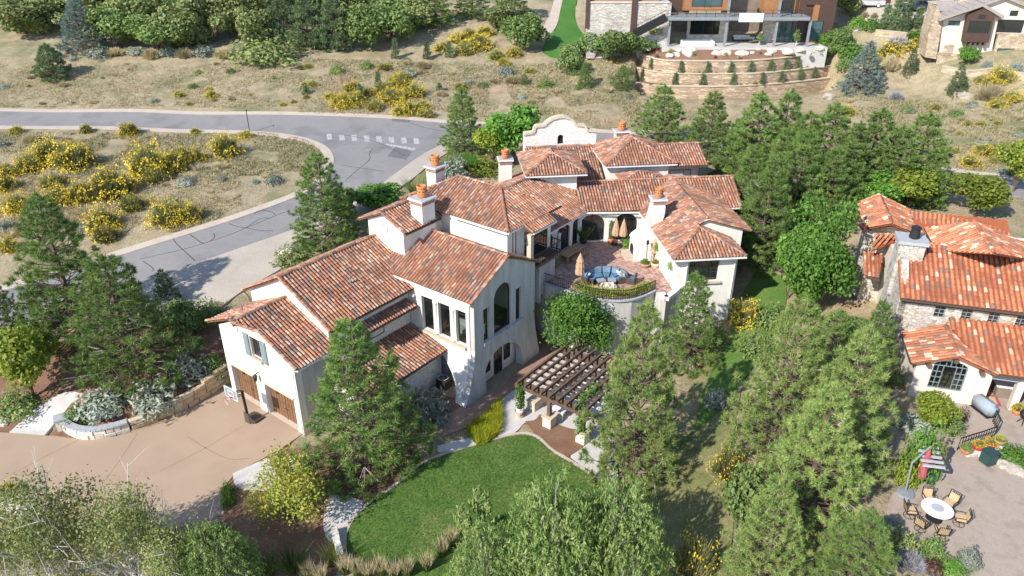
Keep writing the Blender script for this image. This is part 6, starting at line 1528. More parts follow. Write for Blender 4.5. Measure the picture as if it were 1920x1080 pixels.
KIND['dry_shrub'] = [make_bush(112, 1, 1, 900, .05, M['straw'], upright=True, up=.6, lump=.3)]
KIND['blue_mound'] = [make_bush(113, .8, 1.0, 900, .07, M['spruce_blue'], lump=.15)]
KIND['plume_grass'] = [make_grass(121, 1.5, .8, 170, M['green_grass'], .5, M['straw'], .05)]
KIND['tuft_grass'] = [make_grass(123, 1.1, .9, 170, M['green_grass'], .9)]
KIND['straw_tuft'] = [make_grass(124, .9, .8, 130, M['straw'], .8)]
_cnt = {}
NAMES = {'pine': 'pine_tree', 'pine_light': 'pine_tree', 'pine_far': 'pine_tree', 'blue_spruce': 'spruce_tree', 'green_spruce': 'spruce_tree', 'column': 'columnar_juniper', 'spire': 'young_juniper', 'maple': 'maple_tree', 'locust': 'locust_tree', 'round_tree': 'leafy_tree', 'lime_tree': 'leafy_tree', 'oak': 'scrub_oak', 'oak_green': 'scrub_oak', 'big_juniper': 'juniper', 'willow': 'willow_tree', 'birch': 'birch_tree', 'aspen': 'aspen_sapling', 'autumn': 'autumn_tree', 'rabbit': 'rabbitbrush', 'rabbit_dull': 'rabbitbrush', 'sage': 'sagebrush', 'plume_grass': 'plume_grass', 'tuft_grass': 'grass_clump', 'straw_tuft': 'grass_clump', 'lavender': 'lavender'}
def grow(kind, p, H, R, label, group=None, k=None, rz=None):
    pr = KIND[kind][(_cnt.get(kind, 0) if k is None else k) % len(KIND[kind])]; _cnt[kind] = _cnt.get(kind, 0) + 1
    t = thing(NAMES.get(kind, 'shrub'), label, pr.cat, p, random.uniform(0, 6.28) if rz is None else rz, group)
    t.scale = (R / pr.R, R / pr.R, H / pr.H)
    for nm, me in pr.parts:
        o = link(bpy.data.objects.new(nm, me), t)
        if nm in ('flower_heads', 'blades', 'blade_tips', 'seed_heads', 'dead_branches'): o['kind'] = 'stuff'
    return t
def plant(kind, u, v, vtop, w, label, group=None, k=None, z=None, rz=None):
    """u,v: where the trunk meets the ground; vtop: crown top; w: crown width (photo pixels)"""
    vm = (v + vtop) / 2; u = 960 + (u - 960) * (3173 - v) / (3173 - vm)   # u names the crown's middle; trunks lean with the sight lines
    b = at(u, v) if z is None else P(u, v, z)
    d = ray(u, vtop); H = CAMH + b[1] / d[1] * d[2] - b[2]; dep = b[1] * CT + (CAMH - b[2] - H / 2) * ST
    return grow(kind, b - np.array([0, 0, .05]), H, w * dep / FPX / 2, label, group, k, rz)
# --- pines and large trees near the house
plant('pine', 675, 868, 592, 262, 'big pine between the driveway and the lawn, in front of the garage wing')
plant('pine_light', 1200, 890, 556, 215, 'tall pine hiding the right end of the pergola')
plant('pine', 1302, 678, 508, 132, 'medium pine in front of the right wing window')
plant('pine_light', 1482, 850, 556, 225, 'leftmost of the big pines between the two tiled houses')
plant('pine_light', 1600, 880, 612, 225, 'broad pine beside the patio of the stone house')
plant('pine', 1652, 715, 560, 105, 'slim pine with its tip against the stone gable wall')
plant('pine_light', 1535, 975, 715, 225, 'pine in the middle of the clump left of the round table', k=2)
plant('pine_light', 1452, 1088, 893, 185, 'bluish young conifer at the bottom of the pine clump')
plant('pine', 1610, 1115, 955, 180, 'low pine at the bottom edge below the round table')
plant('pine', 108, 628, 362, 222, 'tall pine at the left beside the yellow rabbitbrush')
plant('pine', 222, 702, 468, 232, 'pine standing over the mulch bed left of the garage')
plant('pine', 606, 468, 287, 158, 'pine beside the forecourt where the side road bends')
plant('pine', 867, 286, 160, 100, 'dark pine behind the house beside the crosswalk')
plant('pine_far', 1243, 272, 155, 118, 'pine rising behind the rear chimney')
plant('pine_far', 1335, 290, 168, 112, 'pine just right of the rear roofs')
plant('pine_far', 1418, 340, 168, 150, 'tall pine at the back of the right hand grove, left of two touching tips')
plant('pine_far', 1470, 330, 163, 130, 'tall pine at the back of the right hand grove, right of two touching tips')
plant('pine_far', 1556, 365, 190, 165, 'pine in the middle of the right hand grove')
plant('pine_far', 1636, 365, 200, 155, 'pine in the right half of the grove above the stone house')
plant('pine_far', 1726, 375, 205, 160, 'rightmost tall pine of the grove above the stone house')
plant('pine', 1438, 492, 285, 150, 'pine touching the right gable of the villa roof')
plant('pine', 1500, 425, 235, 130, 'pine between the villa and the bright maple')
plant('pine_far', 1590, 400, 260, 120, 'shaded pine low in the grove behind the maple')
plant('pine', -15, 650, 505, 105, 'pine cut off by the left edge of the view')
plant('pine_far', 308, 566, 503, 52, 'small dark pine at the corner of the forecourt')
plant('maple', 1540, 592, 338, 148, 'bright green leafy tree left of the stone house')
plant('round_tree', 1490, 560, 430, 90, 'green tree between the right wing and the bright leafy tree')
plant('round_tree', 1635, 395, 320, 110, 'bright bush behind the peak of the stone house')
plant('lime_tree', 1710, 392, 318, 120, 'yellow green bush behind the stone house roof')
plant('locust', 1090, 678, 540, 172, 'feathery green tree below the courtyard railing')
plant('round_tree', 962, 306, 188, 125, 'bright green tree left of the curved parapet')
plant('lime_tree', 925, 312, 232, 78, 'yellow green tree beside the dark pine behind the house')
plant('lime_tree', 1838, 405, 330, 120, 'yellow green bush under the road at right')
plant('lime_tree', 1915, 360, 262, 90, 'yellow green tree cut off by the right edge')
plant('round_tree', 710, 392, 340, 105, 'leafy bush behind the oculus gable')
plant('oak_green', 648, 412, 350, 70, 'dark bush between the forecourt pine and the oculus gable')
plant('lime_tree', 40, 745, 620, 145, 'yellow green tree at the left edge of the mulch bed')
plant('locust', 868, 318, 288, 80, 'soft green bush behind the rear chimneys')
plant('lime_shrub', 910, 322, 295, 70, 'yellow green shrub below the bright tree behind the house')
for u, v, vt, w, l in ((1385, 330, 215, 105, 'pine filling the left edge of the right hand grove'), (1510, 360, 205, 130, 'pine between the twin tipped pines and the middle of the grove'), (1600, 380, 225, 125, 'pine right of the middle of the grove'), (1680, 380, 230, 120, 'pine left of the rightmost tall pine of the grove'), (1465, 400, 235, 130, 'pine in the second row above the right gable of the villa'), (1555, 420, 270, 120, 'pine in the second row above the maple'), (1750, 385, 270, 80, 'short pine at the right end of the grove'), (1405, 420, 270, 110, 'pine close against the right end of the arcade roof')):
    plant('pine_far' if v < 390 else 'pine', u, v, vt, w, l)
plant('pine', 1560, 700, 572, 120, 'pine whose tip shows between the bright leafy tree and the big pines'); plant('oak_green', 1600, 640, 600, 80, 'dark bush under the leafy tree beside the stone house'); plant('shrub', 1420, 660, 625, 70, 'green shrub in the shade right of the yellow flowering bush'); plant('shrub', 1450, 610, 575, 70, 'green shrub under the left side of the leafy tree')
# --- foreground thicket at the bottom
plant('birch', 95, 1110, 850, 215, 'birch with pale bare trunk at the bottom left', k=0)
plant('birch', 230, 1120, 905, 190, 'leaning birch with bare silver branches beside the driveway', k=1)
plant('birch', 325, 1130, 945, 150, 'third birch, thin and twiggy, right of the leaning one', k=0, rz=2.0)
plant('birch', 20, 1120, 940, 120, 'birch cut off by the bottom left corner', k=1, rz=4.0)
plant('birch', 385, 1110, 975, 110, 'olive bush at the edge of the driveway by the bottom')
plant('willow', 400, 1130, 1000, 150, 'pale green willow shrub at the bottom left of the lawn bed')
plant('autumn', 535, 975, 868, 185, 'yellow and orange leaved small tree left of the lawn')
plant('willow', 1035, 1150, 912, 200, 'big pale willow at the bottom right of the lawn', k=0)
plant('willow', 1155, 1130, 912, 185, 'right half of the pale willow thicket below the lawn', k=1)
plant('willow', 915, 1160, 985, 140, 'lower left willow of the thicket below the lawn', k=1, rz=1.0)
plant('aspen', 905, 1010, 893, 45, 'tall aspen shoot against the lawn'); plant('aspen', 872, 1030, 930, 40, 'short aspen shoot left of the tall one on the lawn')
plant('oak_green', 1390, 990, 880, 100, 'leafy green shrub on the grass strip left of the pines')
plant('rabbit_dull', 1365, 890, 845, 70, 'silvery shrub with a few yellow flowers on the grass strip')
plant('rabbit_dull', 1305, 1075, 1010, 90, 'grey shrub with yellow tips at the bottom of the grass strip')
plant('sage', 1345, 760, 735, 45, 'grey spiky shrub on the shaded side lawn')
plant('rabbit', 1398, 605, 560, 58, 'yellow flowering bush beside the right wing steps', k=1)
# --- plume grasses under the lawn
for i, (u, v) in enumerate([(645, 1068), (668, 1075), (690, 1080), (712, 1072), (738, 1078), (762, 1073), (800, 1062), (828, 1035), (846, 1015), (600, 1085), (575, 1082)]):
    plant('plume_grass', u, v + 8, v - 30, 34, 'tan plume grass in the row along the bottom of the lawn', 'plume grasses along the lawn')
for u, v, w in ((500, 1075, 60), (545, 1070, 70), (620, 1060, 45)): plant('tuft_grass', u, v, v - 42, w, 'green fountain grass in the mulch left of the lawn', 'fountain grasses in the front bed')
# golden grass bed by the walkway
t = thing('golden_grass', 'bright yellow green grass bed between the walkway and the lawn', 'grass bed', P(905, 800, 0)); t['kind'] = 'stuff'
gp_ = wp([(938, 752), (940, 790), (935, 815), (915, 832), (893, 837), (887, 826), (875, 812), (880, 800), (905, 788)], 0)
q = np.array(gp_); X = rng.uniform(q.min(0), q.max(0), (2600, 2)); X = X[inpoly(X, gp_)]
V, F = blades(np.column_stack([X, np.zeros(len(X))]), np.tile([.15, .1, 1.0], (len(X), 1)), 4, .75, .05, .3, rng)
o = link(bpy.data.objects.new('blades', mesh_np('blades', V - np.array(t.location), F, M['gold_grass'])), t); o['kind'] = 'stuff'
# --- beds left of the garage
for kind, u, v, vt, w, lab in [('sage', 190, 765, 735, 88, 'large silver sage in the bed behind the retaining wall'), ('sage', 288, 760, 722, 84, 'silver sage nearest the middle of the retaining wall'), ('sage', 350, 705, 668, 70, 'grey sage near the garage end of the bed'), ('shrub', 140, 790, 763, 50, 'low green shrub beside the wall end pier'), ('shrub', 400, 705, 670, 55, 'dark shrub against the left corner of the garage'), ('shrub', 385, 600, 567, 70, 'rounded grey green shrub left of the garage roof'), ('plume_grass', 405, 590, 565, 30, 'straw coloured grass beside the rounded shrub'), ('oak_green', 345, 625, 570, 80, 'dark green shrub under the forecourt corner'), ('sage', 310, 590, 560, 60, 'blue grey shrub at the forecourt corner'), ('straw_tuft', 345, 645, 610, 40, 'tan grass clump in the mulch left of the garage'), ('lime_shrub', 20, 690, 640, 70, 'yellow green bush under the left edge pines'), ('shrub', 30, 770, 740, 80, 'green shrub at the left edge beside the gravel path'),
  ('bright_shrub', 425, 925, 905, 30, 'round clipped shrub at the driveway edge'), ('bright_shrub', 427, 945, 925, 28, 'second round clipped shrub at the driveway edge'), ('shrub', 523, 862, 852, 16, 'tiny green shrub in the mulch by the driveway corner'), ('rabbit', 12, 925, 905, 36, 'bright yellow flower clump at the left edge of the driveway'), ('shrub', 12, 940, 922, 34, 'green mound below the yellow flower clump'), ('sage', 795, 785, 740, 95, 'grey green shrub in the shade beside the air conditioner'), ('olive_shrub', 545, 490, 465, 75, 'low russet green ground shrub beside the forecourt'), ('sage', 850, 342, 300, 55, 'silvery upright shrub behind the roof ridge'), ('tuft_grass', 785, 372, 330, 60, 'green grass clump by the pavement behind the chimneys'), ('tuft_grass', 830, 320, 292, 50, 'green grass clump near the dark pine'), ('shrub', 1340, 640, 612, 50, 'dark green shrub at the foot of the right wing'), ('shrub', 410, 1005, 985, 40, 'small green mound in the front bed')]:
    plant(kind, u, v, vt, w, lab)
# --- rabbitbrush of the field between the roads
RB = [(90,300,75),(135,310,85),(52,318,65),(95,352,60),(275,330,110),(325,318,75),(370,300,45),(340,300,55),(420,290,75),(205,365,100),(150,375,70),(245,392,60),(310,418,85),(350,412,70),(190,425,70),(285,340,70),(30,395,60),(10,330,50),(5,355,60),(60,400,55),(140,285,40),(240,252,50),(30,250,30),(160,248,35),(365,250,22),(460,258,30),(15,470,50),(195,450,60),(110,380,60)]
for i, (u, v, w) in enumerate(RB):
    d = 'rabbit' if i % 4 != 3 else 'rabbit_dull'
    plant(d, u, v, v - w * .48, w * random.uniform(.7, .95), 'yellow flowering rabbitbrush in the dry field between the two roads', 'rabbitbrush in the field between the roads', k=i)
RB2 = [(640,200,50),(660,195,60),(700,205,45),(735,190,60),(760,210,50),(720,175,60),(775,180,55),(745,160,50),(690,180,40),(790,205,40),(660,170,40),(800,218,40),(750,215,40),(620,185,30),(870,100,55),(900,90,60),(860,80,45),(930,110,45),(965,105,40),(945,122,30),(880,70,40),(910,65,40),(830,95,40),(530,198,18),(395,182,30),(335,180,25),(570,160,16),(1710,95,50),(1670,103,55),(1640,115,40),(1880,150,60),(1860,160,45),(1840,155,35),(1850,290,50),(1820,310,45),(1865,305,30),(1900,190,45),(1870,200,40),(1815,235,25),(1590,215,40)]
for i, (u, v, w) in enumerate(RB2):
    if u < 1100: lab, g = 'yellow rabbitbrush on the dry slope beyond the main road', 'rabbitbrush beyond the main road'
    else: lab, g = 'yellow rabbitbrush on the dry slope below the top right house', 'rabbitbrush on the right slope'
    plant('rabbit' if i % 3 != 2 else 'rabbit_dull', u, v, v - w * .42, w * .85, lab, g, k=i)
# --- scrub oak belt and conifers along the top
OB = [('oak',40,62,-5,130),('oak',75,60,5,100),('blue_spruce',145,92,-15,125),('oak_green',205,92,15,110),('oak',255,80,-5,110),('oak_green',290,98,30,110),('oak',330,90,10,105),('oak',380,78,-8,110),('oak_green',350,60,-20,110),('oak',425,72,-10,100),('oak',470,85,10,90),('oak',450,60,-25,110),('big_juniper',530,78,-20,85),('big_juniper',575,88,-10,90),('big_juniper',625,92,-5,85),('oak_green',600,60,-30,100),('oak_green',680,88,10,110),('oak_green',735,80,5,100),('oak',650,55,-20,120),('oak',10,50,-20,90),('pine_far',815,48,-45,85),('pine_far',885,32,-40,80),('pine_far',960,38,-45,90),('oak',770,60,-5,90),('oak_green',985,92,25,95),('oak',940,60,10,80),('oak',560,40,-30,100),('oak',200,45,-35,130),('oak',110,35,-40,120),('oak',300,40,-35,120),('oak',720,40,-30,110),('oak',500,30,-40,110)]
for i, (kd, u, v, vt, w) in enumerate(OB):
    lab = {'oak': 'olive scrub oak in the belt along the top edge', 'oak_green': 'dark green scrub oak in the top belt', 'big_juniper': 'dense juniper in the belt along the top edge', 'blue_spruce': 'tall silvery green conifer standing out of the oak belt at top left', 'pine_far': 'dark pine left of the bright hill lawn'}[kd]
    plant(kd, u, v, vt, w, lab, None if kd == 'blue_spruce' else 'trees of the belt along the top')
plant('big_juniper', 92, 146, 82, 78, 'lone round juniper on the open slope at left')
plant('olive_shrub', 495, 112, 68, 130, 'wide pale olive shrub at the edge of the oak belt')
for i in range(9): plant('dry_shrub' if i % 2 else 'sage', 190 + i * 32 + random.uniform(-8, 8), 103 + random.uniform(-6, 6), 88, 40, 'low grey brown brush along the foot of the oak belt', 'brush along the oak belt')
for u, v, vt, w in ((1150,120,58,75),(1115,112,60,80),(1180,112,62,70),(1068,142,88,55),(1080,105,80,60)): plant('oak_green', u, v, vt, w, 'green scrub oak on the slope beside the bright hill lawn', 'scrub oaks beside the hill lawn')
for u, v, vt, w, l in ((1098,163,115,40,'young pine on the grass left of the terraces'), (1167,168,120,42,'young pine closest to the terrace wall end'), (983,158,138,22,'small blue conifer on the dry slope')): plant('pine_far', u, v, vt, w, l)
for u, v, vt in ((675,187,157),(708,168,133),(842,107,77),(800,110,78),(740,110,72),(824,172,155),(573,177,160)): plant('spire', u, v, vt, 14, 'thin young upright juniper on the slope beyond the main road', 'young upright junipers beyond the main road')
# --- modern house terraces
for (L, z, h), us, g in ((lines[0], (1208, 1240, 1293, 1345, 1391, 1432, 1474, 1510, 1538, 1562), 'top'), (lines[1], (1204, 1259, 1309, 1364, 1420, 1459, 1500, 1533), 'middle')):
    for u in us:
        x = P(u, 130, z)[0]; c = min(L, key=lambda q: abs(q[0] - x)); p = np.array([x, np.interp(x, [q[0] for q in L], [q[1] for q in L]) - .35, z - h + .05])
        grow('spire', p, 1.75, .42, f'small upright juniper at the foot of the {g} terrace wall', f'junipers along the {g} terrace wall')
for i in range(46):
    j = random.choice((0, 1, 2)); L, z, h = lines[j]; k = random.randrange(len(L) - 1); f = random.random(); p = L[k] * (1 - f) + L[k + 1] * f
    if j == 0: q = p + np.array([0, random.uniform(.5, 3.5), 0]); q[2] = z + (TZ - z) * min(1, (q[1] - p[1]) / 4.5)
    else: q = p + np.array([0, random.uniform(.3, .7), 0])
    kd = random.choice(['lime_shrub', 'lime_shrub', 'bright_shrub', 'purple_shrub', 'dry_shrub']); s = random.uniform(.25, .5)
    grow(kd, q, s, s * .9, {'lime_shrub': 'small yellow green plant', 'bright_shrub': 'small green plant', 'purple_shrub': 'small purple plant', 'dry_shrub': 'small dry grass tuft'}[kd] + ' in the mulch of the modern house terraces', 'small plants on the terraces')
for u in (1103, 1120, 1136, 1150, 1165, 1182): plant('purple_shrub', u, 60, 48, 13, 'purple shrub along the foot of the pale ledge stone wall', 'purple shrubs along the ledge stone wall')
plant('lime_tree', 1232, 82, 45, 48, 'yellow green shrub below the outdoor stair'); plant('bright_shrub', 1225, 98, 72, 24, 'upright green shrub in front of the stair shrub'); plant('green_spruce', 1250, 104, 86, 14, 'little conifer at the left end of the boulder slope')
plant('aspen', 1425, 86, 58, 18, 'thin sapling on the terrace left of the person', z=14.4); plant('aspen', 1495, 90, 48, 20, 'pale sapling in front of the glazed doors', z=14.2)
plant('bright_shrub', 1548, 82, 60, 28, 'green shrub at the right end of the terrace'); plant('oak_green', 1578, 88, 50, 50, 'leafy bush right of the modern house'); plant('bright_shrub', 1600, 110, 78, 50, 'green shrubs on the bank below the modern house')
# --- right slope
plant('oak_green', 1552, 112, 86, 44, 'dark bush against the right end of the terrace slab', z=12.2); plant('bright_shrub', 1530, 100, 84, 30, 'green shrub on the mulch under the right end of the terrace', z=13.4)
plant('oak_green', 1568, 104, 78, 40, 'green bush at the right end of the terrace walls'); plant('shrub', 1585, 128, 110, 36, 'low green shrub below the right end of the terraces')
plant('blue_spruce', 1622, 168, 74, 112, 'big silver blue spruce right of the terraces')
plant('green_spruce', 1712, 136, 88, 34, 'dark green young pine above the conical spruce'); plant('green_spruce', 1802, 174, 118, 50, 'conical dark green spruce on the right slope')
for u, v, vt, n in ((1662, 54, 8, 'first'), (1681, 58, -10, 'second'), (1702, 60, -2, 'third'), (1723, 52, 12, 'last')): plant('column', u, v, vt, 22, f'columnar juniper, {n} from the left of the four before the parked pickup')
plant('bright_shrub', 1610, 50, 30, 34, 'wide green shrub left of the driveway junipers'); plant('bright_shrub', 1635, 55, 32, 36, 'bright green shrub next to the columnar junipers')
plant('dry_shrub', 1623, 32, 20, 16, 'rounded golden shrub beside the hill drive'); plant('dry_shrub', 1640, 33, 22, 16, 'second rounded golden shrub beside the hill drive')
plant('round_tree', 1718, 82, 53, 34, 'bright green shrub below the columnar junipers'); plant('lavender', 1685, 88, 66, 62, 'wide grey lavender bed above the curved wall')
plant('round_tree', 1813, 122, 86, 42, 'bright green small tree under the box bay window'); plant('blue_mound', 1852, 126, 113, 20, 'blue mound conifer left of the stone block'); plant('blue_mound', 1907, 134, 115, 24, 'blue mound conifer at the right edge')
plant('dry_shrub', 1672, 130, 100, 40, 'tan dry shrub beside the blue spruce'); plant('dry_shrub', 1860, 185, 155, 60, 'tan dry shrub right of the conical spruce'); plant('lavender', 1682, 186, 170, 34, 'grey purple shrub on the right slope')
plant('oak', 1595, 26, -25, 60, 'oak bush between the modern house and the hill drive'); plant('lavender', 1750, 380, 352, 60, 'grey shrub behind the stone house roof')
for i in range(60):
    u = random.uniform(1580, 1918); v = random.uniform(185, 330)
    if v > 255 and u < 1790: continue
    k = random.choice(['sage', 'dry_shrub', 'straw_tuft', 'shrub', 'rabbit_dull']); w = random.uniform(12, 30); plant(k, u, v, v - w * .4, w, {'sage': 'low silvery sage', 'dry_shrub': 'low tan scrub', 'straw_tuft': 'straw grass tuft', 'shrub': 'small green scrub', 'rabbit_dull': 'faded rabbitbrush'}[k] + ' right of the blue spruce', 'low scrub on the right slope')
for i in range(90):
    u = random.uniform(0, 1180); v = random.uniform(112, 200)
    if v > 195 and u > 500: continue
    k = random.choice(['sage', 'dry_shrub', 'straw_tuft', 'shrub', 'rabbit_dull']); w = random.uniform(9, 26) * (1.4 if u > 560 else .9); plant(k, u, v, v - w * .4, w, {'sage': 'low silvery sage', 'dry_shrub': 'low tan scrub', 'straw_tuft': 'straw grass tuft', 'shrub': 'small green scrub', 'rabbit_dull': 'faded rabbitbrush'}[k] + ' on the slope beyond the main road', 'low scrub beyond the main road')
for i in range(46):
    u = random.uniform(0, 520); v = random.uniform(250, 460)
    if v > 420 - (u - 250) * .16 and u > 120 or (u > 430 and v < 285): continue
    k = random.choice(['sage', 'straw_tuft', 'straw_tuft', 'dry_shrub']); w = random.uniform(16, 42); plant(k, u, v, v - w * .42, w, 'pale dry tuft between the rabbitbrush in the field', 'dry tufts in the field')
# --- beside the stone house patio
for kind, u, v, vt, w, lab in [('lime_tree', 1752, 800, 746, 95, 'yellow green shrub under the arched window'), ('autumn', 1725, 660, 620, 90, 'yellowing vine shrub at the corner of the stone house'), ('bright_shrub', 1735, 890, 800, 70, 'bright green shrub at the slatted trellis'), ('lime_shrub', 1705, 905, 860, 50, 'lime shrub left of the trellis'), ('shrub', 1785, 808, 780, 50, 'low green shrub beside the patio steps'), ('bright_shrub', 1905, 865, 838, 60, 'green shrub above the rock edging'), ('purple_shrub', 1805, 790, 762, 24, 'dark red shrub near the covered grill'), ('sage', 1672, 990, 975, 40, 'pale grey shrub at the patio rim'), ('lavender', 1710, 1060, 1035, 70, 'lavender clump at the bottom of the patio'), ('purple_shrub', 1752, 1068, 1050, 42, 'dark red mound beside the lavender'), ('shrub', 1750, 1040, 1010, 50, 'green shrub at the bottom patio edge'), ('sage', 1820, 1060, 1030, 40, 'silvery spiky shrub on the bottom of the patio'), ('bright_shrub', 1790, 1070, 1055, 60, 'low green planting at the bottom patio corner'), ('olive_shrub', 1700, 1030, 1000, 60, 'olive shrub left of the bottom patio edge'), ('sage', 1720, 805, 780, 60, 'silver shrub between the pines and the stone house'), ('dry_shrub', 1562, 600, 580, 50, 'dry bush in the shade under the maple')]:
    plant(kind, u, v, vt, w, lab)
# --- loose dry grass over the open ground
def dry_grass(name, label, regions, n, H, m, wdt=.05):
    C = []
    for (u0, u1, v0, v1) in regions:
        k = int(n * (u1 - u0) * (v1 - v0) / sum((a1 - a0) * (b1 - b0) for a0, a1, b0, b1 in regions))
        u = rng.uniform(u0, u1, k); v = rng.uniform(v0, v1, k)
        z = T(np.array([at(a, b)[:2] for a, b in zip(u[:1], v[:1])]))[0]
        q = np.array([at((u0 + u1) / 2, (v0 + v1) / 2)])
        c = np.array([at(a, b) for a, b in ((u0, v0), (u1, v0), (u1, v1), (u0, v1))])
        f = (u - u0) / (u1 - u0); g = (v - v0) / (v1 - v0)
        X = (c[0][:2] * ((1 - f) * (1 - g))[:, None] + c[1][:2] * (f * (1 - g))[:, None] + c[2][:2] * (f * g)[:, None] + c[3][:2] * ((1 - f) * g)[:, None])
        keep = np.array([mnoise.noise(Vector((x * .25, y * .25, 1))) > -.25 for x, y in X]); X = X[keep]
        for poly in SHEETS: X = X[dpoly(X, poly) > .5] if len(X) else X
        if len(X): C.append(np.column_stack([X, T(X)]))
    C = np.vstack(C); V, F = blades(C, np.tile([.12, .08, 1.0], (len(C), 1)), 4, H, wdt, .5, rng)
    o = link(bpy.data.objects.new(name, mesh_np(name, V, F, m))); o['kind'] = 'stuff'; o['label'] = label; o['category'] = 'grass'
dry_grass('dry_grass', 'straw coloured dry grass over the open slopes', [(-40, 600, 250, 330), (-40, 450, 330, 440), (-20, 560, 120, 200), (560, 1200, 110, 215), (1000, 1300, 190, 245), (1560, 1940, 180, 320)], 52000, .36, M['straw'], .055)
dry_grass('rough_grass', 'rough green grass among the dry field', [(-40, 600, 250, 330), (560, 1200, 110, 215), (1560, 1940, 180, 320), (1290, 1390, 700, 1060)], 16000, .34, M['green_grass'], .055)

# short turf blades over the lawn
gp_ = smooth_poly([P(u, v, 0)[:2] for u, v in LAWN]); q = np.array(gp_); X = rng.uniform(q.min(0), q.max(0), (42000, 2)); X = X[dpoly(X, gp_) < .06]
V, F = blades(np.column_stack([X, np.full(len(X), .055)]), np.tile([.2, .1, .8], (len(X), 1)), 2, .12, .03, .6, rng)
o = link(bpy.data.objects.new('lawn_blades', mesh_np('lawn_blades', V, F, leafmat('turf_blades', [(0.05, (.055, .12, .02)), (.5, (.10, .175, .035)), (1, (.20, .235, .07))], .5, .2)))); tag(o, 'short mown grass blades of the lawn', 'grass', kind='stuff')
# ------------------------------------------------------------------ things standing about
def part(t, name, bm, m, smooth=False): return ob(name, bm, m, t, smooth)
def rbox(bm, c, s, rz=0.0, bev=.03, R=None):
    b2 = nb(); bx(b2, c, s, rz, R); bmesh.ops.bevel(b2, geom=b2.edges[:], offset=bev, segments=2, affect='EDGES')
    me = bpy.data.meshes.new('tmp'); b2.to_mesh(me); b2.free(); bm.from_mesh(me); bpy.data.meshes.remove(me)
def A3(s, t, z): return FA.w((s, t, z))
RA = math.radians(FA.deg)
# air conditioner in the corner by the lean-to
t = thing('air_conditioner', 'dark square air conditioning unit in the corner between lean-to and tower', 'air conditioner', A3(-35.0, 36.3, 0))
bm = nb(); fbx(bm, FA, -35.6, -34.4, 35.7, 36.9, -.02, .12); part(t, 'pad', bm, M['walk'])
bm = nb(); rbox(bm, A3(-35, 36.3, .6), (.95, .95, .95), RA, .08); part(t, 'cabinet', bm, M['gutter_dark'])
bm = nb()
for k in range(9):
    z = .2 + k * .09
    for sg in (-1, 1): fbx(bm, FA, -35.42, -34.58, 36.3 + sg * .475 - .01, 36.3 + sg * .475 + .01, z, z + .045)
part(t, 'louvres', bm, M['black'])['kind'] = 'stuff'
bm = nb(); lathe(bm, [(.42, 0), (.44, .05), (.38, .06), (.36, .01)], A3(-35, 36.3, 1.075), 18, False); part(t, 'fan_ring', bm, M['leadcap'])
bm = nb(); lathe(bm, [(.36, 0), (.36, .006)], A3(-35, 36.3, 1.077), 18); part(t, 'fan_well', bm, M['black'])
for k in range(4):
    bm = nb(); bx(bm, A3(-35, 36.3, 1.095) + np.array([.15 * math.cos(k * 1.57), .15 * math.sin(k * 1.57), 0]), (.28, .1, .012), k * 1.57); part(t, 'fan_blade', bm, M['steel'])
# pergola
pg = thing('pergola', 'dark timber pergola on pale stone piers over the paved terrace', 'pergola', A3(-25.5, 41, 0))
PS0, PS1, PT0, PT1, PZ = -28.3, -22.2, 37.5, 44.3, 2.75
for s in (-25.4, -22.4):
    for tt in (37.6,):
        bm = nb(); rbox(bm, A3(s, tt, .45), (.75, .75, 1.0), RA, .03); part(pg, 'stone_pier', bm, M['blk3'])
        bm = nb(); rbox(bm, A3(s, tt, .98), (.9, .9, .1), RA, .02); part(pg, 'pier_cap', bm, M['sandstone'])
for s, tt, z0 in ((-25.4, 37.6, 1.0), (-22.4, 37.6, 1.0), (-28.0, 37.6, 0), (-25.4, 44.0, 0), (-28.0, 44.0, 0), (-22.4, 44.0, 0)):
    bm = nb(); fbx(bm, FA, s - .14, s + .14, tt - .14, tt + .14, z0, PZ - .1); part(pg, 'post', bm, M['wood_dark'])
for tt in (37.5, 37.85, 43.85, 44.2):
    bm = nb(); beam(bm, A3(PS0 - .3, tt, PZ - .22), A3(PS1 + .3, tt, PZ - .22), .09, .3); part(pg, 'girder', bm, M['wood_dark'])
for k in range(9):
    tt = PT0 + .75 * (k + .55); bm = nb(); beam(bm, A3(PS0 - .2, tt, PZ + .03), A3(PS1 + .2, tt, PZ + .03), .09, .2); part(pg, 'joist', bm, M['wood_dark'])
for k in range(9):
    s = PS0 + .15 + k * .74; bm = nb(); beam(bm, A3(s, PT0 - .35, PZ + .26), A3(s, PT1 + .3, PZ + .26), .15, .22); part(pg, 'rafter', bm, M['wood_dark'])
for s in (-25.4, -22.4):
    bm = nb(); beam(bm, A3(s, 37.6, 1.9), A3(s + .7, 37.6, 2.5), .1, .12); beam(bm, A3(s, 37.6, 1.9), A3(s - .7, 37.6, 2.5), .1, .12); part(pg, 'brace', bm, M['wood_dark'])
def vine(label, pts, n, rad, seed, m=None):
    r = np.random.default_rng(seed); pts = [np.array(p) for p in pts]; L = resample(smooth_line(pts, 1), .1)
    t = thing('climbing_vine', label, 'vine', L[0]); q = np.array(L); i = r.integers(0, len(q), n); o_ = r.normal(size=(n, 3)); P_ = q[i] + unit(o_) * rad * r.random((n, 1)) ** .5
    V, F = leaf_quads(P_, unit(o_) + np.array([0, 0, .4]), .11, r); link(bpy.data.objects.new('foliage', mesh_np('foliage', V - L[0], F, m or M['bright'])), t)
    bm = nb(); tube(bm, [p + np.array([.03, .02, 0]) for p in L[::4]], .04, 6); part(t, 'stem', bm, M['bark']); return t
vine('leafy vine climbing the left front post of the pergola', [A3(-27.9, 37.2, .6), A3(-28.0, 37.4, 1.5), A3(-28.0, 37.45, 2.7)], 420, .42, 1)
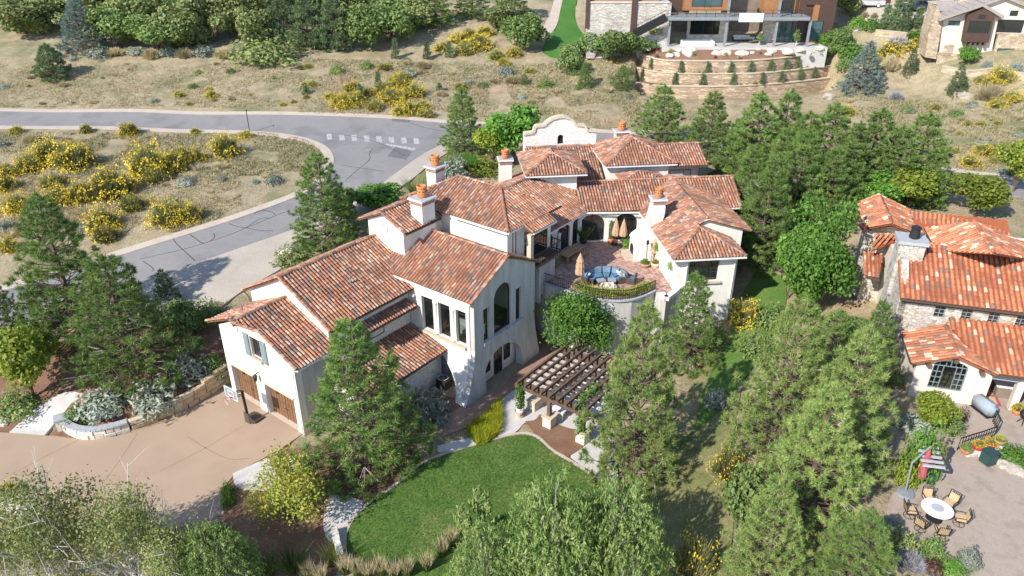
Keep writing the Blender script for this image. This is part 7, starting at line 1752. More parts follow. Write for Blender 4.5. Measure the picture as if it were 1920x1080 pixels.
vine('vine over the right front corner of the pergola', [A3(-22.5, 37.3, .9), A3(-22.6, 37.5, 2.6), A3(-23.2, 38.6, 3.1), A3(-23.0, 40.4, 3.15)], 620, .5, 2)
t = thing('vine_planter', 'tall clay planter at the foot of the climbing vine', 'planter', A3(-27.9, 37.1, 0)); bm = nb(); lathe(bm, [(.26, 0), (.36, .5), (.38, .62), (.33, .62), (.3, .5)], A3(-27.9, 37.1, 0), 14, False); part(t, 'pot', bm, M['sandstone']); bm = nb(); lathe(bm, [(.31, .52), (.31, .55)], A3(-27.9, 37.1, 0), 14); part(t, 'soil', bm, M['mulch'])
c = P(975, 781, 0); t = thing('wine_barrel', 'white oak wine barrel with a dark red middle band beside the vine', 'barrel', c)
bm = nb(); lathe(bm, [(.26, 0), (.33, .22), (.355, .42), (.33, .64), (.27, .86), (.24, .86), (.24, .80)], c, 18); part(t, 'staves', bm, M['white_cloth'], True)
bm = nb(); lathe(bm, [(.345, .26), (.362, .42), (.345, .58)], c, 18, False); part(t, 'red_band', bm, M['redfab'])
for z in (.1, .76): bm = nb(); lathe(bm, [(.305, z), (.312, z + .05)], c, 18, False); part(t, 'hoop', bm, M['steel'])
bm = nb(); lathe(bm, [(.245, .805), (.245, .815)], c, 18); part(t, 'lid', bm, M['wood_dark'])
# kitchen counters and table under the pergola
for k, (s, t0, t1) in enumerate(((-27.6, 38.2, 40.3), (-27.6, 41.6, 44.0))):
    lab = ('tan topped stone counter nearest the tower under the pergola', 'second tan topped counter further back under the pergola')[k]
    t = thing('counter', lab, 'counter', A3(s, (t0 + t1) / 2, 0)); bm = nb(); fbx(bm, FA, s - .35, s + .35, t0 + .05, t1 - .05, 0, .86); part(t, 'base', bm, M['blk1']); bm = nb(); fbx(bm, FA, s - .42, s + .42, t0, t1, .86, .94); part(t, 'worktop', bm, M['sandstone'])
for k, (s0, s1, t0, t1, lab) in enumerate(((-26.2, -24.9, 38.7, 40.8, 'white covered table at the front under the pergola'), (-25.9, -24.6, 41.9, 43.6, 'white covered table at the back under the pergola'), (-23.9, -22.8, 40.2, 42.4, 'white low table at the right under the pergola'))):
    t = thing('table', lab, 'table', A3((s0 + s1) / 2, (t0 + t1) / 2, 0)); bm = nb(); rbox(bm, A3((s0 + s1) / 2, (t0 + t1) / 2, .74), (s1 - s0, t1 - t0, .08), RA, .02); part(t, 'tabletop', bm, M['white_paint'])
    for a in (s0 + .1, s1 - .1):
        for b in (t0 + .1, t1 - .1): bm = nb(); fbx(bm, FA, a - .05, a + .05, b - .05, b + .05, 0, .7); part(t, 'leg', bm, M['white_paint'])
t = thing('stool', 'red round stool beside the white tables under the pergola', 'stool', A3(-24.4, 40.6, 0)); bm = nb(); lathe(bm, [(.24, .42), (.27, .5), (.2, .55)], A3(-24.4, 40.6, 0), 14); part(t, 'seat', bm, M['red'])
for k in range(3): bm = nb(); a = k * 2.1; tube(bm, [A3(-24.4, 40.6, .42), A3(-24.4 + .2 * math.cos(a), 40.6 + .2 * math.sin(a), 0)], .025, 6); part(t, 'leg', bm, M['black'])
# basketball hoop
c = P(477, 786, 0); hv = P(447, 792, 0) - c; hd = np.array([-.80, .60, 0])
hd = FA.w((.06, -1.0, 0)); hd /= np.linalg.norm(hd); sd = np.array([-hd[1], hd[0], 0]); ang = math.atan2(hd[1], hd[0])
t = thing('basketball_hoop', 'portable basketball hoop with clear backboard and dark base on the driveway', 'basketball hoop', c)
bm = nb(); prev = None
for x, w, z0, z1 in ((-.55, .55, 0, .12), (-.5, .6, 0, .2), (.35, .62, 0, .28), (.5, .4, 0, .5), (.56, .3, 0, .95), (.62, .28, 0, 1.0)):
    row = [bm.verts.new(c + hd * x + sd * sg * w + np.array([0, 0, z])) for sg, z in ((-1, z0), (1, z0), (1, z1), (-1, z1))]
    if prev:
        for k in range(4): bm.faces.new((prev[k], prev[(k + 1) % 4], row[(k + 1) % 4], row[k]))
    else: bm.faces.new(row)
    prev = row
bm.faces.new(prev[::-1]); bmesh.ops.recalc_face_normals(bm, faces=bm.faces); part(t, 'base', bm, M['gutter_dark'])
pb = c + hd * .5 + np.array([0, 0, .9]); ptop = c + hd * .55 + np.array([0, 0, 3.0])
bm = nb(); beam(bm, c + hd * .5, ptop, .15, .15, up=tuple(hd)); part(t, 'pole', bm, M['black'])
bb = c + hd * 1.45 + np.array([0, 0, 3.3])
bm = nb()
for sg in (-1, 1):
    for z in (0, .35): beam(bm, ptop + sd * sg * .12 + np.array([0, 0, z - .35]), bb + sd * sg * .15 + np.array([0, 0, z - .3]), .05, .05)
part(t, 'arms', bm, M['black'])
bm = nb(); bx(bm, bb, (.03, 1.37, .9), ang); bo = part(t, 'backboard', bm, glassmat('acrylic', (.28, .33, .36), .25))
bm = nb()
for dy, dz, ly, lz in ((0, .45, 1.45, .06), (0, -.45, 1.45, .06), (.7, 0, .06, .96), (-.7, 0, .06, .96)): bx(bm, bb + sd * dy + np.array([0, 0, dz]), (.05, ly, lz), ang)
for dy, dz, ly, lz in ((0, .22, .6, .05), (0, -.22, .6, .05), (.3, 0, .05, .48), (-.3, 0, .05, .48)): bx(bm, bb + hd * .02 + sd * dy + np.array([0, 0, dz]), (.03, ly, lz), ang)
o = part(t, 'backboard_lines', bm, M['white_paint'])
rc = bb + hd * .4 + np.array([0, 0, -.28]); bm = nb(); tube(bm, [rc + np.array([.23 * math.cos(a), .23 * math.sin(a), 0]) for a in np.linspace(0, 2 * math.pi, 17)], .014, 6, False); bx(bm, bb + hd * .1 + np.array([0, 0, -.28]), (.2, .16, .04), ang); part(t, 'rim', bm, M['red'])
bm = nb()
for k in range(12):
    a = k * math.pi / 6; a2 = a + math.pi / 6
    for a_, b_ in ((a, a2), (a2, a)):
        tube(bm, [rc + np.array([.23 * math.cos(a_), .23 * math.sin(a_), 0]), rc + np.array([.15 * math.cos(b_), .15 * math.sin(b_), -.22]), rc + np.array([.11 * math.cos(a_), .11 * math.sin(a_), -.42])], .009, 4)
part(t, 'net', bm, M['white_cloth'])

# ------------------------------------------------------------------ courtyard
def umbrella(p, h, label, group=None, tiers=1, base=True):
    t = thing('closed_umbrella', label, 'umbrella', p, 0, group)
    bm = nb(); tube(bm, [p, p + np.array([0, 0, h + .1])], .03, 8); part(t, 'pole', bm, M['wood_dark'])
    n = 16; bm = nb(); prev = None
    zs = [(h * .36, .34), (h * .42, .36), (h * .6, .29), (h * .8, .18), (h * .97, .05), (h, .02)]
    if tiers > 1: zs = [(h * .30, .36), (h * .34, .38), (h * .52, .31), (h * .54, .36), (h * .70, .26), (h * .72, .30), (h * .95, .07), (h, .02)]
    for z, r in zs:
        row = [bm.verts.new(p + np.array([r * (1 + .16 * (k % 2)) * math.cos(k * 2 * math.pi / n), r * (1 + .16 * (k % 2)) * math.sin(k * 2 * math.pi / n), z])) for k in range(n)]
        if prev:
            for k in range(n): bm.faces.new((prev[k], prev[(k + 1) % n], row[(k + 1) % n], row[k]))
        prev = row
    bm.faces.new(prev); part(t, 'folded_canopy', bm, M['tanfab'])
    if base: bm = nb(); lathe(bm, [(.36, 0), (.36, .05), (.1, .12)], p, 16); part(t, 'base_plate', bm, M['black'])
    return t
umbrella(P(1086, 530, CZ), 2.9, 'closed tan market umbrella with tiered canopy beside the blue sofa', tiers=3)
umbrella(P(1153, 458, CZ), 2.75, 'left one of two closed tan umbrellas before the arches')
umbrella(P(1167, 459, CZ), 2.75, 'right one of two closed tan umbrellas before the arches')
umbrella(P(1226, 490, CZ), 2.6, 'closed tan umbrella standing against the right wing wall', base=False)
# dining table and benches
a, b = P(1047, 478, CZ + .75), P(1081, 466, CZ + .75); tc = FA.loc((P(1048, 475, CZ + .75) + P(1096, 463, CZ + .75)) / 2)
t = thing('dining_table', 'long teak dining table in the shade of the courtyard wing', 'table', A3(tc[0], tc[1], CZ))
bm = nb(); rbox(bm, A3(tc[0], tc[1], CZ + .74), (1.15, 3.1, .07), RA, .015); part(t, 'tabletop', bm, M['wood_tan'])
for ds in (-.45, .45):
    for dt in (-1.35, 1.35): bm = nb(); fbx(bm, FA, tc[0] + ds - .05, tc[0] + ds + .05, tc[1] + dt - .05, tc[1] + dt + .05, CZ, CZ + .7); part(t, 'leg', bm, M['wood_tan'])
for k, ds in enumerate((.95, -.95)):
    t = thing('bench', ('teak bench on the courtyard side of the dining table', 'teak bench on the wall side of the dining table')[k], 'bench', A3(tc[0] + ds, tc[1], CZ)); bm = nb(); rbox(bm, A3(tc[0] + ds, tc[1], CZ + .44), (.42, 2.4, .06), RA, .012); part(t, 'seat', bm, M['wood_tan'])
    for dt in (-1, 1):
        for d2 in (-.14, .14): bm = nb(); fbx(bm, FA, tc[0] + ds + d2 - .03, tc[0] + ds + d2 + .03, tc[1] + dt - .03, tc[1] + dt + .03, CZ, CZ + .41); part(t, 'leg', bm, M['wood_tan'])
# curved sectional sofa
M['bluefab_light'] = mk('faded_blue_cushion', (.15, .24, .33), (.19, .29, .38), 4, .9)
sc = P(1137, 537, CZ); t = thing('curved_sofa', 'curved dark wicker sectional sofa with blue cushions facing the fire pit', 'sofa', sc)
def arcbox(bm, r0, r1, z0, z1, a0, a1, n=8):
    prev = None
    for i in range(n + 1):
        a = a0 + (a1 - a0) * i / n; ca, sa = math.cos(a), math.sin(a)
        row = [bm.verts.new(sc + np.array([r * ca, r * sa, z])) for r, z in ((r0, z0), (r1, z0), (r1, z1), (r0, z1))]
        if prev:
            for k in range(4): bm.faces.new((prev[k], prev[(k + 1) % 4], row[(k + 1) % 4], row[k]))
        else: bm.faces.new(row)
        prev = row
    bm.faces.new(prev[::-1]); bmesh.ops.recalc_face_normals(bm, faces=bm.faces)
RI, RO = 1.15, 2.05; a0, a1 = math.radians(22), math.radians(172)
bm = nb(); arcbox(bm, RI, RO + .12, .02, .3, a0, a1, 20); part(t, 'base', bm, M['wicker'])
bm = nb(); arcbox(bm, RO, RO + .14, .3, .92, a0, a1, 20); part(t, 'back', bm, M['wicker'])
for k in range(6):
    b0 = a0 + (a1 - a0) * k / 6 + .035; b1 = a0 + (a1 - a0) * (k + 1) / 6 - .035
    bm = nb(); arcbox(bm, RI + .02, RO - .2, .31, .48, b0, b1, 5); bmesh.ops.bevel(bm, geom=[e for e in bm.edges if len(e.link_faces) == 2 and e.calc_face_angle(0) > 1], offset=.03, segments=1, affect='EDGES'); part(t, 'seat_cushion', bm, M['bluefab'])
    bm = nb(); arcbox(bm, RO - .24, RO - .01, .5, .96, b0, b1, 5); part(t, 'back_cushion', bm, M['bluefab_light'])
for b0 in (a0 - .09, a1 + .005): bm = nb(); arcbox(bm, RI, RO + .12, .02, .62, b0, b0 + .08, 2); part(t, 'arm', bm, M['wicker'])
for k, (aa, m, lab) in enumerate(((.75, 'white_cloth', 'white pillow leaning on the blue curved sofa'), (.5, 'white_cloth', 'white pillow with dark stripes on the right end of the curved sofa'), (2.75, 'bluefab', 'blue pillow with pale stripes on the left end of the curved sofa'))):
    p = sc + np.array([math.cos(aa) * 1.72, math.sin(aa) * 1.72, .68]); pl_ = thing('pillow', lab, 'pillow', p); R = Matrix.Rotation(aa + math.pi / 2, 3, 'Z') @ Matrix.Rotation(-.5, 3, 'X')
    bm = nb(); rbox(bm, p, (.6, .16, .56), 0, .06, R); part(pl_, 'cover', bm, M[m])
    if k:
        for q in (-.15, 0, .15): bm = nb(); bx(bm, Vector(p) + R @ Vector((q, 0, 0)), (.06, .175, .565), R=R); part(pl_, 'stripe', bm, M['frame'] if k == 1 else M['white_cloth'])
def lounge(p, rz, label, m, kind='armchair'):
    t = thing(kind, label, 'armchair' if kind == 'armchair' else 'ottoman', p); R0 = Matrix.Rotation(rz, 3, 'Z')
    def at_(x, y, z): return Vector(p) + R0 @ Vector((x, y, z))
    if kind == 'armchair':
        bm = nb(); rbox(bm, at_(0, 0, .18), (.85, .82, .3), rz, .04); part(t, 'base', bm, M['wicker'])
        bm = nb(); rbox(bm, at_(0, .38, .55), (.85, .1, .7), 0, .04, R0 @ Matrix.Rotation(-.15, 3, 'X')); part(t, 'back', bm, M['wicker'])
        for sx in (-.4, .4): bm = nb(); rbox(bm, at_(sx, -.02, .42), (.09, .8, .28), rz, .03); part(t, 'arm', bm, M['wicker'])
        bm = nb(); rbox(bm, at_(0, -.05, .40), (.68, .68, .15), rz, .04); part(t, 'seat_cushion', bm, m)
        bm = nb(); rbox(bm, at_(0, .28, .66), (.66, .14, .5), 0, .05, R0 @ Matrix.Rotation(-.2, 3, 'X')); part(t, 'back_cushion', bm, m)
    else:
        bm = nb(); rbox(bm, at_(0, 0, .17), (.72, .62, .32), rz, .03); part(t, 'base', bm, M['wicker']); bm = nb(); rbox(bm, at_(0, 0, .40), (.74, .64, .14), rz, .04); part(t, 'cushion', bm, m)
    return t
lounge(P(1183, 530, CZ), -1.9, 'wicker armchair with blue cushions right of the curved sofa', M['bluefab'])
lounge(P(1101, 533, CZ), 2.2, 'shaded wicker armchair left of the ottomans', M['bluefab'])
M['paleblue'] = mk('pale_blue_cushion', (.30, .33, .38), None, 4, .9)
lounge(P(1127, 533, CZ), .3, 'left pale ottoman in front of the curved sofa', M['paleblue'], 'ottoman'); lounge(P(1147, 532, CZ), -.1, 'right pale ottoman in front of the curved sofa', M['paleblue'], 'ottoman')
p = P(1140, 543, CZ); t = thing('fire_pit', 'round fire pit heaped with pale rocks in front of the ottomans', 'fire pit', p); bm = nb(); lathe(bm, [(.7, 0), (.75, .35), (.6, .36), (.55, .2)], p, 18); part(t, 'bowl', bm, M['sandstone'])
bm = nb()
for k in range(22): bmesh.ops.create_icosphere(bm, subdivisions=1, radius=random.uniform(.08, .15), matrix=Matrix.Translation(p + np.array([random.uniform(-.5, .5), random.uniform(-.5, .5), .38])))
part(t, 'rocks', bm, M['rockwhite'])['kind'] = 'stuff'
# curved clipped hedge inside the railing
hp = [P(u, v, CZ)[:2] for u, v in [(1083, 541), (1105, 549), (1135, 555), (1165, 555), (1195, 549), (1220, 537)]]
hl = np.array(resample(smooth_line(hp), .08)); hr = np.random.default_rng(5); i = hr.integers(0, len(hl), 5200)
Q_ = np.column_stack([hl[i], np.full(len(i), CZ + .3)]) + hr.uniform(-1, 1, (len(i), 3)) * np.array([.45, .45, .32]); V, F = leaf_quads(Q_, np.tile([0, 0, .7], (len(i), 1)), .06, hr)
t = thing('hedge', 'low curved golden green hedge inside the terrace railing', 'hedge', (*hl[0], CZ)); link(bpy.data.objects.new('foliage', mesh_np('foliage', V - np.array(t.location), F, leafmat('golden_hedge', [(0, (.12, .15, .02)), (.5, (.22, .25, .035)), (1, (.33, .33, .06))], 1, .25))), t)
def potted(p, r, h, pm, kind, H, R, plab, glab, trunk=0):
    t = thing('plant_pot', plab, 'pot', p); bm = nb(); lathe(bm, [(r * .6, 0), (r * .9, h * .5), (r, h), (r * .85, h), (r * .8, h * .85)], p, 14, False); part(t, 'pot', bm, pm, True); bm = nb(); lathe(bm, [(r * .82, h * .85), (r * .82, h * .88)], p, 14); part(t, 'soil', bm, M['mulch'])
    q = np.array(p) + np.array([0, 0, h * .85])
    if trunk:
        g = grow(kind, q + np.array([0, 0, trunk]), H, R, glab); bm = nb(); tube(bm, [q, q + np.array([0, 0, trunk + .15])], .04, 6); ob('stem', bm, M['bark'], g)
    else: g = grow(kind, q, H, R, glab)
    return t
potted(P(1233, 494, CZ), .35, .5, M['sandstone'], 'bright_shrub', .75, .5, 'stone urn under the first ball topiary on the right wing wall', 'ball topiary nearest the fireplace', 1.0)
potted(P(1259, 533, CZ), .35, .5, M['sandstone'], 'bright_shrub', .8, .5, 'stone urn under the ball topiary at the courtyard corner', 'ball topiary at the courtyard corner', 1.1)
potted(P(1209, 500, CZ), .5, .4, M['wood_tan'], 'bright_shrub', .45, .42, 'wide brown bowl planter at the foot of the fireplace', 'green plant in the bowl planter')
potted(P(1228, 501, CZ), .45, .5, M['sandstone'], 'rabbit_dull', .4, .4, 'tan urn with yellow flowers beside the bowl planter', 'small yellow flowers in the tan urn')
potted(P(1144, 456, CZ), .3, .55, M['terracotta'], 'column', 1.9, .22, 'red clay pot between the two arches', 'tall thin cactus in the red clay pot')
potted(P(1094, 456, CZ), .4, .5, M['frame'], 'tuft_grass', 1.6, .8, 'dark pot in the corner of the two glazed wings', 'palm like plant in the corner of the glazed wings')
plant('bright_shrub', 1178, 462, 446, 26, 'green fern against the right arch', z=CZ); plant('olive_shrub', 1036, 498, 478, 26, 'shaded creeper at the courtyard wall end', z=CZ)
p = P(1211, 494, CZ); t = thing('lantern_post', 'black lantern on a short post beside the outdoor fireplace', 'lamp', p); bm = nb(); tube(bm, [p, p + np.array([0, 0, 1.9])], .03, 6); part(t, 'post', bm, M['black']); bm = nb(); lathe(bm, [(.05, 1.9), (.12, 2.0), (.14, 2.25), (.03, 2.4)], p, 6); part(t, 'lantern', bm, M['black'])
bm = nb(); bmesh.ops.create_icosphere(bm, subdivisions=2, radius=.17, matrix=Matrix.Translation(FA.w((-38.6, 37.0, 7.2)))); ob('globe_lamp', bm, M['white_paint'], VILLA, True)
for s_, t_, z_ in ((-46.4, 26.6, 7.6), (-41.2, 33.0, 9.0)):
    bm = nb(); tube(bm, [FA.w((s_, t_, z_)), FA.w((s_, t_, z_ + .75))], .06, 8); ob('vent_pipe', bm, M['steel'], VILLA)
# things inside the glazed tower room
def room(nm, lab, cat, s, tt, parts_):
    t = thing(nm, lab, cat, A3(s, tt, 4.2))
    for pn, c, sz, m in parts_:
        bm = nb(); rbox(bm, A3(s + c[0], tt + c[1], 4.2 + c[2]), sz, RA, .05); part(t, pn, bm, m)
room('sofa', 'white sofa inside the tower room behind the middle window', 'sofa', -35.4, 38.9, [('base', (0, 0, .25), (1.7, .8, .4), M['white_cloth']), ('back', (0, .4, .55), (1.7, .2, .7), M['white_cloth'])])
room('armchair', 'white armchair inside the tower room behind the right window', 'armchair', -33.5, 39.6, [('seat', (0, 0, .3), (.8, .75, .3), M['white_cloth']), ('back', (0.3, .1, .75), (.18, .75, .8), M['white_cloth'])])
room('side_table', 'round white drum table inside the tower room by the corner window', 'table', -33.5, 38.4, [('drum', (0, 0, .3), (.5, .5, .6), M['white_paint'])])
room('coffee_table', 'wood coffee table inside the tower room', 'table', -35.2, 40.2, [('top', (0, 0, .4), (1.0, .7, .08), M['wood_tan']), ('base', (0, 0, .2), (.6, .4, .38), M['wood_dark'])])
grow('bright_shrub', A3(-37.2, 38.4, 5.1), 1.3, .6, 'leafy house plant inside the left tower window')
# ------------------------------------------------------------------ patio of the stone house
PZ4 = 4.55
p = P(1751, 972, PZ4); t = thing('round_table', 'round white topped table with grey centre disc on the patio', 'table', p)
bm = nb(); lathe(bm, [(.80, .72), (.84, .75), (.84, .78), (.80, .8), (.3, .8)], p, 32); part(t, 'tabletop', bm, M['white_paint'], False)
bm = nb(); lathe(bm, [(.33, .801), (.33, .82), (.28, .825)], p, 24); part(t, 'centre_disc', bm, M['leadcap'])
bm = nb(); lathe(bm, [(.45, 0), (.42, .05), (.12, .12), (.1, .6), (.3, .72)], p, 16); part(t, 'pedestal', bm, M['black'])
def patio_chair():
    t = thing('patio_chair', 'x', 'chair', (0, 0, 0), 0, 'chairs round the white patio table'); I = Matrix.Identity(4)
    def ad(nm, bm, m): o = ob(nm, bm, m, shift=I); o.parent = t
    bm = nb(); rbox(bm, (0, 0, .45), (.56, .54, .1), 0, .03); ad('seat_cushion', bm, M['buffpad'])
    bm = nb(); tube(bm, [(.3 * math.cos(a), .3 * math.sin(a), .02) for a in np.linspace(0, 6.283, 17)], .018, 5, False)
    for k in range(4): a = k * 1.571; tube(bm, [(0, 0, .1), (.3 * math.cos(a), .3 * math.sin(a), .02)], .016, 5)
    ad('swivel_base', bm, M['black'])
    bm = nb(); tube(bm, [(0, 0, .08), (0, 0, .4)], .035, 8); ad('stem', bm, M['black'])
    bm = nb(); bx(bm, (0, 0, .385), (.6, .58, .03))
    for sx in (-.3, .3): tube(bm, [(sx, -.27, .4), (sx, -.3, .64), (sx, .2, .66), (sx, .3, .5)], .02, 5)
    ad('seat_frame', bm, M['black'])
    bm = nb(); R = Matrix.Rotation(-.2, 3, 'X')
    for k in range(7): tube(bm, [(-.27 + k * .09, .28, .45), (-.27 + k * .09, .40, 1.0)], .013, 4)
    tube(bm, [(-.3, .27, .42), (-.3, .41, 1.02), (.3, .41, 1.02), (.3, .27, .42)], .02, 5); ad('back_frame', bm, M['black'])
    for k in range(3): pass
    bm = nb(); rbox(bm, (0, .305, .68), (.5, .06, .42), 0, .025, R); ad('back_pad', bm, M['buffpad'])
    return t
pc = patio_chair(); first = True
for u, v, lab in ((1704, 967, 'patio chair at the far left of the white table'), (1738, 946, 'patio chair behind the white table, upper left'), (1778, 952, 'patio chair seen from behind at the upper right of the white table'), (1797, 982, 'patio chair at the right of the white table'), (1762, 1006, 'patio chair in front of the white table, lowest in the view'), (1725, 992, 'patio chair at the lower left of the white table')):
    q = P(u, v, PZ4); d = p - q; rz = math.atan2(d[1], d[0]) + math.pi / 2
    if first: pc.location = q; pc.rotation_euler = (0, 0, rz); pc['label'] = lab; first = False
    else: copy_tree(pc, q, rz, label=lab)
# cantilever umbrella folded, faded red
b = P(1697, 925, PZ4); m_ = b + np.array([1.6, 3.2, 3.1]); t = thing('cantilever_umbrella', 'folded faded red cantilever umbrella leaning on a grey mast beside the pines', 'umbrella', b)
bm = nb(); lathe(bm, [(.55, 0), (.5, .12), (.1, .16)], b, 16); part(t, 'base', bm, M['steel'])
top = P(1744, 838, PZ4 + 2.9); bm = nb(); tube(bm, [b, b * .45 + top * .55 + np.array([-.5, 0, .4]), top], .05, 8); part(t, 'mast', bm, M['steel'])
bm = nb(); lo = P(1726, 896, PZ4 + .5); tube(bm, [top, lo], .04, 8); part(t, 'pole', bm, M['black'])
bm = nb(); d = lo - top; tube(bm, [top + d * .05, top + d * .35, top + d * .37, top + d * .62, top + d * .64, top + d * .95], [.06, .24, .18, .27, .2, .30], 10); part(t, 'folded_canopy', bm, M['redfab'])
# slatted trellis and brick pier
q = P(1737, 830, PZ4 + 2.2); t = thing('slatted_trellis', 'weathered grey slatted pergola top beside the patio umbrella', 'pergola', q)
for k in range(7):
    c0 = P(1713 + k * 2.8, 817 + k * 9.2, PZ4 + 2.2); c1 = P(1754 + k * 3.0, 822 + k * 9.2, PZ4 + 2.2); bm = nb(); beam(bm, c0, c1, .13, .12); part(t, 'slat', bm, M['leadcap'])
bm = nb(); beam(bm, P(1722, 815, PZ4 + 2.08), P(1752, 875, PZ4 + 2.08), .12, .2); beam(bm, P(1744, 818, PZ4 + 2.08), P(1772, 876, PZ4 + 2.08), .12, .2); part(t, 'girder', bm, M['wood_dark'])
for u, v in ((1726, 895), (1752, 880)):
    c0 = P(u, v, PZ4); bm = nb(); rbox(bm, c0 + np.array([0, 0, 1.0]), (.55, .55, 2.0), .3, .03); part(t, 'brick_pier', bm, M['brick'])
c0 = P(1744, 905, PZ4); t = thing('barrel_bin', 'small green lidded bin at the foot of the brick pier', 'bin', c0); bm = nb(); lathe(bm, [(.2, 0), (.24, .5), (.25, .55), (.1, .62)], c0, 12); part(t, 'body', bm, M['greenbox'])
c0 = P(1850, 868, PZ4); t = thing('storage_bin', 'dark green square lidded bin on the patio below the railing', 'bin', c0); bm = nb(); rbox(bm, c0 + np.array([0, 0, .45]), (.72, .72, .85), .35, .05); part(t, 'body', bm, M['greenbox']); bm = nb(); rbox(bm, c0 + np.array([0, 0, .92]), (.78, .78, .1), .35, .03); part(t, 'lid', bm, M['greenbox'])
for u, v, m, kd, pl_, gl_ in ((1809, 849, 'terracotta', 'shrub', 'terracotta bowl with green plant at the left of the flower pots', 'low green plant in the leftmost patio bowl'), (1833, 842, 'red', 'rabbit', 'red bowl of yellow flowers next to the green one', 'yellow flowers in the first red bowl'), (1855, 838, 'red', 'rabbit', 'larger red bowl of yellow flowers by the railing', 'yellow flowers in the larger red bowl'), (1873, 832, 'wood_tan', 'autumn', 'ochre urn at the right of the flower pots', 'gold foliage in the ochre urn')):
    potted(P(u, v, PZ4 + .3), .36, .35, M[m], kd, .4, .38, pl_, gl_)
t = thing('planter_ledge', 'low stone ledge carrying the row of flower bowls', 'wall', P(1840, 850, PZ4)); stones_along(t, [P(1800, 856, PZ4)[:2], P(1845, 850, PZ4)[:2], P(1885, 840, PZ4)[:2]], lambda f: .34, [M['blk1'], M['blk3']], ch=.3, z0fun=lambda p: PZ4)
rp = [P(u, v, PZ4) for u, v in ((1794, 845), (1815, 838), (1838, 831), (1862, 822), (1868, 808), (1860, 792))]; t = thing('stair_railing', 'black curved iron railing beside the patio flower bowls', 'railing', rp[0]); bm = nb()
for a, b in zip(rp[:-1], rp[1:]): beam(bm, a + np.array([0, 0, 1.0]), b + np.array([0, 0, 1.0]), .06, .05)
part(t, 'top_rail', bm, M['black']); bm = nb()
for a, b in zip(rp[:-1], rp[1:]): beam(bm, a + np.array([0, 0, .2]), b + np.array([0, 0, .2]), .04, .04)
part(t, 'bottom_rail', bm, M['black']); bm = nb()
for q in resample(rp, .2): beam(bm, q + np.array([0, 0, .05]), q + np.array([0, 0, 1.0]), .03, .03)
part(t, 'balusters', bm, M['black'])['kind'] = 'stuff'
c0 = P(1842, 772, PZ4); t = thing('covered_grill', 'grill under a grey blue cover by the porch of the stone house', 'grill', c0); bm = nb(); rbox(bm, c0 + np.array([0, 0, .55]), (.8, 1.7, .95), .25, .18); part(t, 'cover', bm, M['greycover'], True); bm = nb(); rbox(bm, c0 + np.array([0, 0, .06]), (.7, 1.5, .12), .25, .02); part(t, 'cart', bm, M['black'])
c0 = P(1860, 752, PZ4); t = thing('door_mat', 'red and tan patterned rug in the porch doorway', 'rug', c0 + np.array([0, 0, .05])); bm = nb(); bx(bm, c0 + np.array([0, .1, .03]), (1.0, 1.3, .02), -.28); part(t, 'rug', bm, M['redfab']); bm = nb(); bx(bm, c0 + np.array([0, .1, .045]), (.6, .8, .012), -.28); part(t, 'pattern', bm, M['buffpad'])
c0 = P(1885, 748, PZ4); t = thing('porch_counter', 'white marble topped counter inside the porch of the stone house', 'counter', c0); bm = nb(); rbox(bm, c0 + np.array([.1, .4, .9]), (1.5, .9, .08), -.28, .02); part(t, 'worktop', bm, M['white_paint']); bm = nb(); rbox(bm, c0 + np.array([.1, .4, .43]), (1.3, .75, .86), -.28, .02); part(t, 'base', bm, M['dark_in'])
potted(P(1905, 776, PZ4), .35, .4, M['terracotta'], 'rabbit', .5, .4, 'terracotta pot of red and yellow flowers by the porch pier', 'yellow and red flowers by the porch pier')
c0 = P(1915, 795, PZ4); t = thing('kettle_grill', 'black barbecue with a red side cut off by the right edge', 'grill', c0); bm = nb(); lathe(bm, [(.1, .6), (.3, .7), (.33, .85), (.25, 1.05), (.05, 1.12)], c0, 14); part(t, 'kettle', bm, M['black'])
for k in range(3): bm = nb(); a = k * 2.1; tube(bm, [c0 + np.array([0, 0, .7]), c0 + np.array([.3 * math.cos(a), .3 * math.sin(a), 0])], .025, 5); part(t, 'leg', bm, M['black'])
# ------------------------------------------------------------------ street pole, person, cars
p = at(468.5, 249); t = thing('sign_post', 'thin dark steel post at the kerb of the road junction', 'post', p); bm = nb(); tube(bm, [p - np.array([0, 0, .2]), p + np.array([-.02, 0, 3.05])], .06, 8); part(t, 'post', bm, M['gutter_dark'])
bm = nb(); bx(bm, p + np.array([.02, 0, 2.9]), (.03, .5, .16)); part(t, 'name_plate', bm, M['gutter_dark'])
def skin_mesh(name, verts, edges, radii, m, parent, root=0, sub=1):
    me = bpy.data.meshes.new(name); me.from_pydata([tuple(v) for v in verts], edges, []); o = bpy.data.objects.new(name, me); link(o, parent); me.materials.append(m)
    mo = o.modifiers.new('skin', 'SKIN'); 
    for i, r in enumerate(radii): me.skin_vertices[0].data[i].radius = (r, r)
    me.skin_vertices[0].data[root].use_root = True; mo.use_smooth_shade = True
    s = o.modifiers.new('sub', 'SUBSURF'); s.levels = sub; s.render_levels = sub; return o
pp = np.array([onY(1448, 86, 121.2)[0], 121.2, TZ]); t = thing('person', 'person in a red shirt and dark shorts standing on the modern house terrace', 'person', pp, 0.5)
M['skin'] = mk('skin', (.45, .27, .19), None, 3, .6)
bv = [(0, 0, .95), (0, -.01, 1.2), (0, 0, 1.42), (0, -.02, 1.53), (0, -.03, 1.62), (0, -.03, 1.74), (.1, 0, .9), (.12, -.02, .5), (.13, .02, .08), (.14, -.12, .03), (-.1, 0, .9), (-.12, -.06, .5), (-.12, .04, .08), (-.12, -.1, .03), (.19, 0, 1.4), (.26, -.06, 1.14), (.2, -.28, 1.02), (.18, -.35, 1.0), (-.19, 0, 1.4), (-.27, -.02, 1.13), (-.22, -.24, 1.0), (-.2, -.31, .98)]
